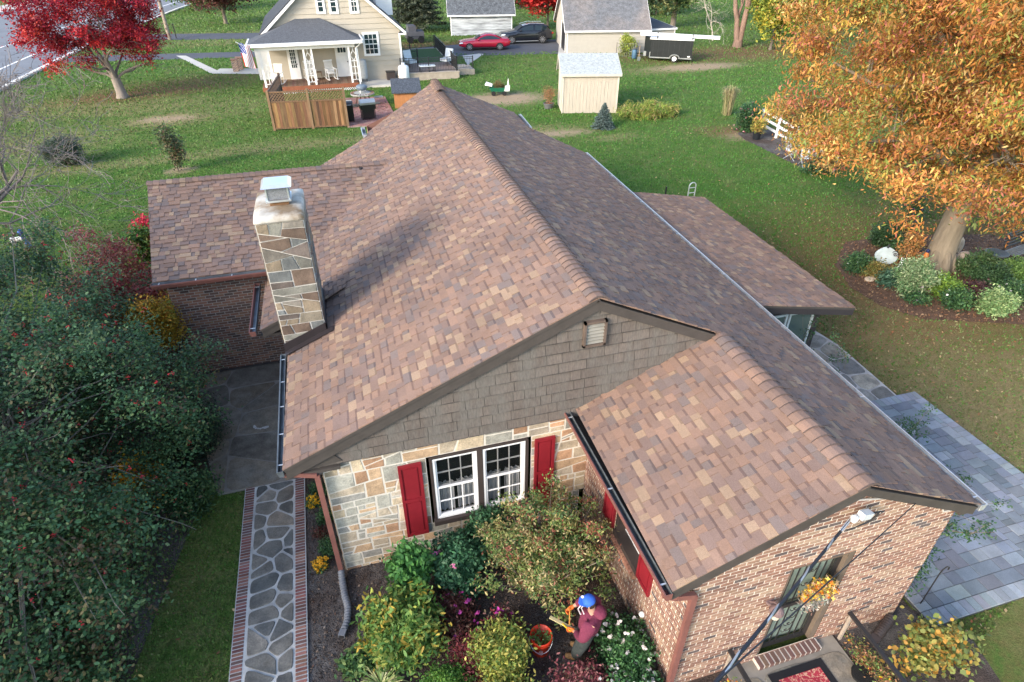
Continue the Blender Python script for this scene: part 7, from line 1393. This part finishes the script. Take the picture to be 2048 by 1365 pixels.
bush('yellow_euonymus', 'yellow-green leafy shrub left of the orange bucket', (-2.12, -2.22, 0), (.36, .36, .42), 8500, .030, [(.34, .36, .07), (.22, .30, .06), (.48, .42, .10), (.14, .22, .05)], None, 79, K=120, rad=.08, asp=.42, cz=.42)
bush('yellow_euonymus', 'second yellow-green shrub at the bottom centre edge', (-2.2, -2.95, 0), (.38, .35, .35), 6500, .030, [(.34, .34, .07), (.22, .30, .06), (.45, .36, .08), (.14, .22, .05)], None, 80, K=90, rad=.08, asp=.42)
bush('red_barberry', 'dusky red leafy shrub below the gardener at the bottom edge', (-1.15, -2.95, 0), (.50, .32, .26), 6000, .026, [(.26, .07, .08), (.18, .05, .06), (.34, .14, .13), (.10, .08, .05)], None, 81, K=90, rad=.08, asp=.4)
bush('white_camellia', 'green shrub with many white flowers beside the gardener', (-.33, -2.65, 0), (.42, .50, .36), 6500, .024, [(.05, .14, .05), (.08, .19, .06), (.04, .10, .04)], None, 82, [('flowers', 75, .028, [(.82, .80, .76), (.78, .70, .66)])], K=110, rad=.08, asp=.5)
bush('white_camellia', 'lower white-flowered clump beside the dark drain pipe', (-.5, -3.25, 0), (.40, .32, .30), 4000, .024, [(.05, .14, .05), (.08, .19, .06)], None, 83, [('flowers', 55, .027, [(.82, .80, .76)])], K=70, rad=.08, asp=.5)
def tuft(name, label, pos, n, h, cols, seed, spread=.8, w_=.012, cat='grass clump', group=None):
    g = np.random.default_rng(seed); t = thing(name, label, cat, pos, group=group); V = []; C_ = []
    for i in range(n):
        a_ = g.uniform(0, 2*pi); L = h*g.uniform(.6, 1.1); b_ = np.array((g.normal()*.05*h, g.normal()*.05*h, 0)); o = np.array((cos(a_), sin(a_), 0)); s_ = np.array((-sin(a_), cos(a_), 0))*w_; sp = spread*g.uniform(.3, 1); c_ = np.array(cols[g.integers(len(cols))])*g.uniform(.8, 1.2)
        P = [b_, b_+o*L*sp*.35+(0, 0, L*.6), b_+o*L*sp*.8+(0, 0, L*.75), b_+o*L*sp*1.2+(0, 0, L*(.75-.5*sp*.6))]; W_ = [1, 1, .8, .05]
        for k_ in range(3): V += [P[k_]-s_*W_[k_], P[k_]+s_*W_[k_], P[k_+1]+s_*W_[k_+1], P[k_+1]-s_*W_[k_+1]]; C_.append(c_)
    fastmesh('blades', np.array(V), 4, np.array(C_), leafM, t); m = MB(); m.lathe([(.06*h, 0), (.04*h, .05)], 8); m.build('base', twigM, t); return t
tuft('variegated_liriope', 'arching cream and green striped grass clump in the bed corner', (-3.85, -2.1, 0), 220, .38, [(.50, .50, .22), (.60, .58, .34), (.22, .32, .10), (.30, .40, .12)], 84, 1.0, .009)
bush('hosta', 'low broad-leaved plant left of the striped grass clump', (-4.15, -1.6, 0), (.24, .22, .14), 700, .05, [(.10, .20, .07), (.20, .28, .09), (.07, .14, .05)], None, 85, K=30, rad=.06, cat='plant'); bush('hosta', 'broad-leaved green plant at the bottom beside the boxwood', (-3.15, -2.55, 0), (.22, .2, .14), 700, .05, [(.09, .22, .06), (.14, .28, .08)], None, 86, K=30, rad=.06, cat='plant')
# vine shrub along right porch wall and the pyracantha above the terrace
g = np.random.default_rng(88); t = thing('climbing_rose', 'green shrub sprawling over the pavers at the right corner of the porch', 'shrub', (4.45, -2.6, 0)); m = MB(); tips = []
for d_ in ((.4, .3, 1), (.6, -.2, .8), (.3, .8, 1), (.8, .5, .6), (.2, -.4, 1)): branch(m, (0, 0, 0), d_, .85, .02, 3, g, .5, 4, .0, (2, 4), tips, .72, .003)
m.build('stems', twigM, t); T_ = np.array(tips); P = T_[g.choice(len(T_), 5200)]+g.normal(size=(5200, 3))*.06; P[:, 2] = np.maximum(P[:, 2], .03); leaves('foliage', P, g.uniform(.018, .034, len(P)), palette(g, len(P), DG), t, 6, g=g)
bush('wall_shrub', 'dense dark green shrub against the right end of the brick porch', (4.62, -2.2, 0), (.32, .85, .75), 9000, .028, DG, None, 87, K=110, rad=.10, sticks=40)
g = np.random.default_rng(89); t = thing('pyracantha', 'spiky green shrub with long shoots beside the right gutter', 'shrub', (5.15, -.6, 0)); m = MB(); tips = []
for d_ in ((.5, .3, 1), (.9, .2, .9), (.1, .9, 1), (.6, -.6, 1), (.3, .1, 1.2), (.2, .8, .9)): branch(m, (0, 0, 0), d_, 1.25, .02, 2, g, .5, 5, .02, (2, 4), tips, .6, .003)
for d_, y_ in (((.35, .5, 1), 1.2), ((.5, .1, 1), 1.0), ((.3, .2, 1), -1.6), ((.6, .5, .8), 1.4)): branch(m, (0, y_, 0), d_, 1.5, .018, 2, g, .4, 5, .02, (2, 3), tips, .6, .003)
m.build('stems', twigM, t); T_ = np.array(tips); P = T_[g.choice(len(T_), 5600)]+g.normal(size=(5600, 3))*.05; P[:, 2] = np.maximum(P[:, 2], .03); leaves('foliage', P, g.uniform(.015, .03, len(P)), palette(g, len(P), DG), t, 6, g=g)
q_ = (4.0, -3.95, 0); bush('round_leaf_shrub', 'open shrub with round yellow-green leaves at the bottom right', q_, (.62, .36, .40), 1500, .036, [(.26, .30, .08), (.36, .32, .09), (.50, .28, .06), (.18, .24, .07)], None, 90, K=60, rad=.10, asp=.75, sticks=30, cz=.45, shape=6)
bush('stoop_flowers', 'rusty autumn flowers in the strip right of the door rug', (3.12, -4.0, 0), (.14, .60, .15), 2000, .020, [(.30, .16, .08), (.22, .24, .07), (.36, .20, .10), (.12, .2, .06)], None, 91, [('flowers', 26, .016, [(.8, .6, .02), (.35, .01, .03), (.6, .3, .2)])], K=70, rad=.07, cat='flowers')
bush('stoop_flowers', 'rusty autumn flowers in the strip left of the door rug', (1.0, -3.9, 0), (.14, .50, .15), 1600, .020, [(.36, .16, .08), (.20, .26, .07), (.45, .22, .12), (.12, .2, .06)], None, 92, [('flowers', 16, .018, [(.8, .6, .02), (.6, .12, .05)])], K=60, rad=.07, cat='flowers')
# wreath on the door
t = thing('door_wreath', 'autumn wreath of orange and cream leaves hanging on the front door', 'wreath', (2.10, -3.26, 1.60)); g = np.random.default_rng(93); a_ = g.uniform(0, 2*pi, 1300); r_ = .19+g.normal(size=1300)*.05; P = np.stack([r_*np.cos(a_)*1.0, -.04+g.normal(size=1300)*.035, r_*np.sin(a_)*1.15], 1); k_ = P[:, 2] > -.05
o1 = leaves('autumn_leaves', P[k_], g.uniform(.02, .045, k_.sum()), palette(g, int(k_.sum()), [(.70, .20, .03), (.78, .42, .04), (.75, .58, .12), (.5, .35, .2), (.25, .28, .1)]), t, 8, asp=.5, g=g); leaves('pale_sprigs', P[~k_]*[1, 1, 1.1], g.uniform(.015, .035, (~k_).sum()), palette(g, int((~k_).sum()), [(.55, .52, .45), (.45, .42, .38), (.30, .34, .28), (.4, .25, .2)]), t, 6, asp=.3, g=g)
m = MB(); m.tube([(.19*cos(q_), 0, .21*sin(q_)) for q_ in np.linspace(0, 2*pi, 20)], .02, 6); m.build('wreath_ring', twigM, t)
# ---- bed round the oak
OB = [('white_impatiens', 'white-flowered mound at the left tip of the oak bed', (1712, 540), (.40, .3, .28), DG, (.82, .82, .80), 14, 101), ('dark_shrub', 'dark green shrub behind the pale metal pumpkin', (1770, 490), (.55, .45, .42), [(.03, .07, .03), (.05, .10, .04)], None, 0, 102), ('tan_hydrangea', 'brown-yellow fading plant in front of the pale pumpkin', (1748, 553), (.34, .26, .25), [(.30, .24, .07), (.22, .17, .06), (.16, .18, .05)], None, 0, 103),
      ('blue_hosta', 'blue-green strappy plant at the front of the oak bed', (1775, 568), (.34, .25, .22), [(.05, .12, .08), (.08, .16, .10)], None, 0, 104), ('variegated_dogwood', 'cream-variegated weeping shrub in front of the oak trunk', (1820, 585), (.62, .5, .55), [(.22, .32, .16), (.36, .42, .24), (.10, .20, .08)], None, 0, 105),
      ('green_fern', 'dark green leafy plant left of the oak trunk base', (1800, 510), (.4, .3, .3), DG, None, 0, 106), ('bright_hosta', 'bright yellow-green plant right below the oak trunk', (1885, 592), (.42, .35, .35), [(.16, .28, .05), (.24, .36, .06), (.10, .20, .04)], None, 0, 107), ('white_impatiens', 'white-flowered plant at the lower edge below the oak trunk', (1908, 612), (.40, .3, .26), DG, (.84, .84, .82), 16, 108),
      ('purple_coral_bells', 'dark purple-leaved plant between the white flower clumps', (1943, 600), (.42, .32, .28), [(.07, .03, .035), (.10, .05, .05), (.05, .03, .03)], None, 0, 109), ('variegated_shrub', 'pale variegated shrub at the lower right of the oak bed', (1985, 625), (.48, .38, .36), [(.20, .34, .14), (.34, .44, .20), (.12, .22, .08)], None, 0, 110), ('white_impatiens', 'white-flowered plant right of the purple plant', (2018, 600), (.42, .34, .28), DG, (.84, .84, .82), 16, 111),
      ('fern_clump', 'feathery green ferns right of the oak trunk', (1950, 550), (.6, .45, .38), [(.05, .11, .04), (.08, .16, .05), (.10, .14, .06)], None, 0, 112), ('dark_shrub', 'dark green low shrub below the bird bath', (1980, 570), (.6, .45, .32), [(.03, .07, .03), (.05, .10, .04)], None, 0, 113), ('green_shrub', 'light green leafy shrub below the garden bench', (2025, 560), (.5, .4, .35), [(.10, .19, .05), (.14, .24, .06)], None, 0, 114),
      ('pink_impatiens', 'small lilac-flowered plant at the front edge of the oak bed', (1832, 603), (.26, .2, .14), DG, (.55, .38, .55), 12, 115), ('purple_aster', 'purple-flowered plant under the drooping orange leaves', (1815, 455), (.25, .25, .8), DG, (.30, .04, .42), 30, 116), ('red_vine', 'rusty orange plant between the pumpkin and the trunk', (1808, 535), (.26, .24, .75), [(.42, .18, .06), (.30, .20, .06), (.5, .26, .1)], None, 0, 117)]
for nm, lab, a, r_, cols, fc, k_, sd_ in OB: bush(nm, lab, G(*a), r_, int(5200*r_[0]*r_[1]/.15), .036, cols, None, sd_, [('flowers', k_, .03, [fc])] if fc else None, K=60, rad=.11, cat='plant')
# ---- plants on the back lawn
t_ = tuft('fountain_grass', 'tall tan ornamental grass clump near the rose bush', G(1452, 230), 700, 1.9, [(.42, .34, .20), (.34, .30, .16), (.25, .28, .12)], 120, .30, .014)
bush('daylily_patch', 'wide yellow-green daylily patch beside the garden shed', G(1298, 233), (1.9, .75, .36), 9000, .12, [(.24, .32, .06), (.34, .36, .09), (.14, .26, .05), (.38, .30, .12)], None, 121, K=150, rad=.16, asp=.12, up_bias=0, sticks=20, cat='plant')
bush('rose_bush', 'rose bush with pink flowers at the left end of the far bed', G(1494, 262), (.75, .55, .75), 7000, .045, DG, None, 122, [('flowers', 45, .05, [(.55, .16, .22), (.6, .3, .34)])], K=90, rad=.14)
bush('potted_yellow_plant', 'yellow-green potted shrub in front of the white rail fence', G(1512, 279)+(0, 0, .35), (.34, .3, .38), 1800, .045, [(.35, .30, .07), (.24, .28, .06), (.45, .26, .08)], None, 123, K=40, rad=.1)
bush('potted_dry_plant', 'rusty dry plant in the grey pot by the cream shed', G(1097, 217)+(0, 0, .25), (.30, .3, .60), 1400, .05, [(.40, .20, .10), (.30, .16, .08)], None, 124, K=40, rad=.1, asp=.15)
bush('cart_plants', 'dry brown plants heaped in the green garden cart', G(998, 190)+(0, 0, .4), (.4, .25, .25), 1300, .05, [(.25, .14, .07), (.16, .17, .06)], None, 125, K=40, rad=.08, asp=.2, cat='plants')
bush('garage_vine', 'yellow-green vine in the wire enclosure at the garage', G(1252, 112), (.6, .3, 1.0), 2600, .08, [(.25, .33, .06), (.35, .38, .08)], None, 126, K=50, rad=.16)
bush('bed_shrub', 'dark green plant beneath the orange branches by the lawn chairs', G(1640, 345), (.8, .5, .4), 3000, .06, DG, None, 127, K=60, rad=.14)
# ================================================================ GARDENER, BUCKET
def skinned(name, chains, mat_, parent, sub=2, root=0):
    """chains: list of [(x,y,z,r), ...]; points that repeat are welded"""
    V, Rr, E, idx = [], [], [], {}
    for ch in chains:
        prev = None
        for p in ch:
            k_ = tuple(round(float(c_), 4) for c_ in p[:3])
            if k_ not in idx: idx[k_] = len(V); V.append(p[:3]); Rr.append(p[3])
            if prev is not None and prev != idx[k_]: E.append((prev, idx[k_]))
            prev = idx[k_]
    me = bpy.data.meshes.new(name); me.from_pydata(V, E, []); me.materials.append(mat_); o = link(bpy.data.objects.new(name, me), parent)
    s_ = o.modifiers.new('skin', 'SKIN'); s_.use_smooth_shade = True; s_.branch_smoothing = .6
    sk = me.skin_vertices[0].data if me.skin_vertices else None
    if sk is None:
        bpy.context.view_layer.objects.active = o; o.select_set(True)
        sk = me.skin_vertices[0].data
    for i, r_ in enumerate(Rr): sk[i].radius = (r_, r_) if not hasattr(r_, '__len__') else r_
    for i in range(len(V)): sk[i].use_root = (i == root)
    u = o.modifiers.new('sub', 'SUBSURF'); u.levels = u.render_levels = sub
    return o
skinM = M('skin', (.42, .24, .17), .6, var=.08, bump=0); hoodM = M('maroon sweatshirt', (.15, .026, .055), .9, var=.18, vs=6, bump=.5, bs=18, bdist=.03); trouM = M('dark work trousers', (.035, .042, .04), .9, var=.3, vs=7, bump=.6, bs=16, bdist=.03)
gloveM = M('orange work glove', (.70, .16, .03), .7, var=.2, bump=.2); bootM = M('tan boot', (.20, .115, .05), .8, var=.3, vs=12, bump=.3); capM = M('blue cap', (.03, .12, .52), .7, var=.1, bump=.1)
O_ = np.array((-.95, -2.36, 0.)); W3 = lambda x, y, z: np.array((x+.085*z, y-.075*z, z), float)-O_
pt = thing('person', 'person in maroon sweatshirt and blue cap working beside the orange bucket', 'person', O_)
pel, spi, chs, nkb, nk = W3(-.98, -2.43, .88), W3(-.985, -2.43, 1.05), W3(-.99, -2.425, 1.22), W3(-1.0, -2.42, 1.355), W3(-1.015, -2.41, 1.43)
sf, sn = W3(-.87, -2.27, 1.31), W3(-1.08, -2.60, 1.30); ef, en = W3(-.92, -2.10, 1.08), W3(-1.17, -2.63, 1.05); hf, hn = W3(-1.10, -2.10, .98), W3(-1.19, -2.41, .90)
hpf, hpn = W3(-.93, -2.36, .84), W3(-1.03, -2.50, .84); kf, kn = W3(-.95, -2.27, .46), W3(-1.07, -2.49, .47); af, an = W3(-.88, -2.27, .08), W3(-1.02, -2.42, .08)
FWD = np.array((-.85, .52, 0)); q = lambda p, r_: (*p, r_)
hd0, hd1 = nk+FWD*.035+(0, 0, .085), nk+FWD*.05+(0, 0, .155)
skinned('body', [[q(pel, .12), q(spi, .11), q(chs, .12), q(nkb, .07), q(nk, .05), q(hd0, .078), q(hd1, .070)], [q(chs, .12), q(sf, .055), q(ef, .042), q(hf, .030)], [q(chs, .12), q(sn, .055), q(en, .042), q(hn, .030)], [q(pel, .12), q(hpf, .085), q(kf, .058), q(af, .04), q(af+FWD*.14-(0, 0, .04), .03)], [q(pel, .12), q(hpn, .085), q(kn, .058), q(an, .04), q(an+FWD*.14-(0, 0, .04), .03)]], skinM, pt)
m = MB(); c_ = nk+FWD*.115+(0, 0, .095); m.lathe([(.012, -.02), (.015, 0), (.006, .03)], 8, c=c_); m.build('nose', skinM, pt, True)
for s_ in (-1, 1): sd = np.array((.52, .85, 0))*s_; m = MB(); m.lathe([(.005, -.02), (.018, -.01), (.018, .012), (.005, .022)], 8, c=hd0+sd*.085+(0, 0, .02), sx=.6); m.build('ear', skinM, pt, True); m = MB(); m.lathe([(.002, -.008), (.009, 0), (.002, .008)], 8, c=hd0+FWD*.078+sd*.032+(0, 0, .035)); m.build('eye', darkM, pt, True)
skinned('sweatshirt', [[q(W3(-.98, -2.43, .82), .185), q(spi, .185), q(chs, .190), q(nkb, .105)], [q(chs, .190), q(sf, .110), q(ef, .082), q(hf+(ef-hf)*.22, .055)], [q(chs, .190), q(sn, .110), q(en, .082), q(hn+(en-hn)*.22, .055)]], hoodM, pt)
hd = MB(); hc = nkb-FWD*.10+(0, 0, .02); hd.lathe([(.04, -.09), (.10, -.05), (.12, .0), (.09, .04), (.05, .055)], 16, c=hc, sx=.8); hd.build('hood', hoodM, pt, True)
st_ = MB()
for k_ in (0, .045): st_.tube([nkb+np.array((.52, .85, 0))*(-.10)+FWD*(.10+k_)+(0, 0, .03-k_*.6), nkb+FWD*(.15+k_)+(0, 0, .0-k_), nkb+np.array((.52, .85, 0))*.09+FWD*(.10+k_)+(0, 0, .03-k_*.6)], .009, 6)
st_.build('collar_stripe', M('white collar', (.75, .66, .66), .8), pt)
skinned('trousers', [[q(pel+(0, 0, .03), .165), q(pel-(0, 0, .06), .155)], [q(pel-(0, 0, .06), .155), q(hpf-(0, 0, .06), .125), q(kf, .10), q(af+(0, 0, .03), .082)], [q(pel-(0, 0, .06), .155), q(hpn-(0, 0, .06), .125), q(kn, .10), q(an+(0, 0, .03), .082)]], trouM, pt)
for a_ in (af, an): skinned('boot', [[q(a_+(0, 0, .07), .058), q(a_-(0, 0, .02), .055), q(a_+FWD*.09-(0, 0, .035), .05), q(a_+FWD*.17-(0, 0, .04), .042)]], bootM, pt)
# gloved hands: palm, four unequal bent fingers and a thumb closing on the tool
def hand(wr, d, side, n_, curl=.9):
    wr = np.array(wr); d = d/np.linalg.norm(d); side = side-d*(side@d); side /= np.linalg.norm(side); nn = np.cross(d, side); ch = [[q(wr-d*.03, .030), q(wr+d*.02, .036), q(wr+d*.07, .034)]]
    o = skinned('glove', ch, gloveM, pt, 1)
    for i, L_f in enumerate((.070, .080, .075, .058)):
        b_ = wr+d*.075+side*(.030-.020*i); p1_f = b_+d*L_f*.45-nn*L_f*.15; p2_f = p1_f+d*L_f*.15-nn*L_f*.45; p3_f = p2_f-d*L_f*.25-nn*L_f*.15; skinned('finger', [[q(wr+d*.04+side*(.02-.013*i), .010), q(b_, .0105), q(p1_f, .0100), q(p2_f, .0090), q(p3_f, .0085)]], gloveM, o, 1)
    b_ = wr+d*.02+side*.030; skinned('thumb', [[q(wr+side*.01, .013), q(b_+side*.012, .0125), q(b_+side*.02+d*.03-nn*.02, .011), q(b_+side*.005+d*.05-nn*.045, .0095)]], gloveM, o, 1)
    return wr+d*.065-nn*.03
g1 = hand(hf, hf-ef+np.array((0, 0, -.05)), np.array((0, 0, 1.)), 0); g2 = hand(hn, hn-en+np.array((-.02, .02, -.06)), np.array((-.5, .2, 1.)), 1)
cp_ = MB(); cc = hd1+(0, 0, -.035); cp_.lathe([(.088, -.02), (.091, .02), (.082, .056), (.052, .080), (.012, .087)], 22, c=cc); cp_o = cp_.build('cap', capM, pt, True); hr = MB(); hr.lathe([(.02, -.09), (.078, -.06), (.089, .0), (.086, .03)], 18, c=cc-FWD*.012); hr.build('hair', M('dark hair', (.03, .02, .015), .8, bump=.3), pt, True)
cp_ = MB(); A_ = np.array((.52, .85, 0)); bp = []
for s_, l_ in ((-1, .0), (-.85, .07), (-.4, .10), (.4, .10), (.85, .07), (1, .0)): bp.append(cc+A_*.09*s_+FWD*(.04+l_)+(0, 0, -.012-l_*.25))
cp_.ext(bp, (0, 0, .008)); cp_.build('brim', capM, cp_o)
cp_ = MB(); cp_.lathe([(.004, 0), (.02, .003), (.022, .01)], 10, c=cc+FWD*.095+(0, 0, .055)); cp_.build('badge', whiteM, cp_o)
# pruning saw held in the near hand; cord-like handle from the far hand
a_, b_ = np.array((-1.33, -2.10, .74)), np.array((-1.07, -2.42, .80)); t = thing('pruning_saw', 'pale wooden-handled pruning tool held by the gardener over the bed', 'tool', (a_+b_)/2); m = MB(); m.beam(a_-(a_+b_)/2, b_-(a_+b_)/2, .045, .022); m.build('handle', M('pale worn wood', (.42, .36, .20), .7, var=.2), t)
m = MB(); e_ = g2+O_-(a_+b_)/2; m.tube([(0, 0, 0), e_*.6, e_], .012, 6); m.build('grip', M('yellow grip', (.7, .42, .02), .5, bump=0), t)
f_ = g1+O_; t = thing('pruning_pole', 'thin orange pole held in the raised gloved hand', 'tool', f_); m = MB(); m.tube([(0, 0, .06), (0, 0, 0), (-.06, -.16, -.20)], .009, 6); m.build('shaft', M('orange shaft', (.5, .22, .04), .6, bump=0), t)
# bucket
bo = G(1081, 1299); t = thing('orange_bucket', 'bright orange-red plastic bucket holding cuttings beside the gardener', 'bucket', bo); bm = M('orange red plastic', (.72, .05, .015), .35, var=.06, bump=0)
m = MB(); rb, rt_, hb = .135, .165, .40; n = 32; prof = [(rb*.96, 0), (rb, .01), (rb+(rt_-rb)*.78, hb*.78), (rt_+.004, hb*.785), (rt_+.004, hb*.80), (rt_-.001, hb*.81), (rt_-.0, hb*.90), (rt_+.006, hb*.905), (rt_+.006, hb*.925), (rt_, hb*.93), (rt_+.003, hb), (rt_-.006, hb), (rb-.006, .02), (.01, .018)]; m.lathe(prof, n); m.build('bucket_wall', bm, t, True)
m = MB(); m.tube([((rt_+.012)*cos(a_), (rt_+.012)*sin(a_), hb*.86-.16*sin((a_-pi*.9)*1.0)) for a_ in np.linspace(pi*.9, pi*1.9, 18)], .004, 5); m.build('bail_handle', alumbM, t)
m = MB()   # white printed mark: a ring above two rows of small strokes
def cyp(a_, z): r_ = rb+(rt_-rb)*z/hb+.003; return (r_*cos(a_), r_*sin(a_), z)
a0 = -pi*.60
for i in range(14): u0, u1 = i*2*pi/14, (i+1)*2*pi/14; m.face([cyp(a0+.13*cos(u0), .20+.022*sin(u0)), cyp(a0+.13*cos(u1), .20+.022*sin(u1)), cyp(a0+.18*cos(u1), .20+.031*sin(u1)), cyp(a0+.18*cos(u0), .20+.031*sin(u0))])
for r_i, (z, k_) in enumerate(((.13, 7), (.10, 8))):
    for i in range(k_):
        u = a0-.28+.56*i/k_; h_ = .012 if (i*7+r_i) % 3 else .016; m.face([cyp(u, z), cyp(u+.025, z), cyp(u+.025, z+h_), cyp(u, z+h_)])
m.build('printed_mark', whiteM, t)
g = np.random.default_rng(140); t = thing('cut_branches', 'cut leafy azalea twigs lying in the orange bucket', 'cuttings', bo+(0, 0, .1)); m = MB(); P = []
for i in range(7): a_ = g.uniform(0, 2*pi); e_ = np.array((.13*cos(a_), .13*sin(a_), g.uniform(.2, .38))); m.tube([(0, 0, 0), e_*.6, e_], .004, 4); P.append(e_*.5+(e_*.6)*g.random((40, 1))+g.normal(size=(40, 3))*.03)
m.build('twigs', twigM, t); P = np.concatenate(P); leaves('foliage', P, g.uniform(.014, .026, len(P)), palette(g, len(P), [(.10, .22, .05), (.16, .26, .07)]), t, 6, g=g)
# pale globe on a stake by the porch wall
p = G(1284, 1229, .55); t = thing('garden_globe', 'pale round globe on a short wooden stake beside the porch wall', 'ornament', (p[0], p[1], 0)); m = MB(); m.lathe([(.01, -.05), (.035, -.035), (.05, 0), (.035, .035), (.01, .05)], 14, c=(0, 0, .55)); m.build('globe', whiteM, t, True); m = MB(); m.box(-.02, -.02, 0, .02, .02, .5); m.build('stake_rod', M('pale worn wood'), t)
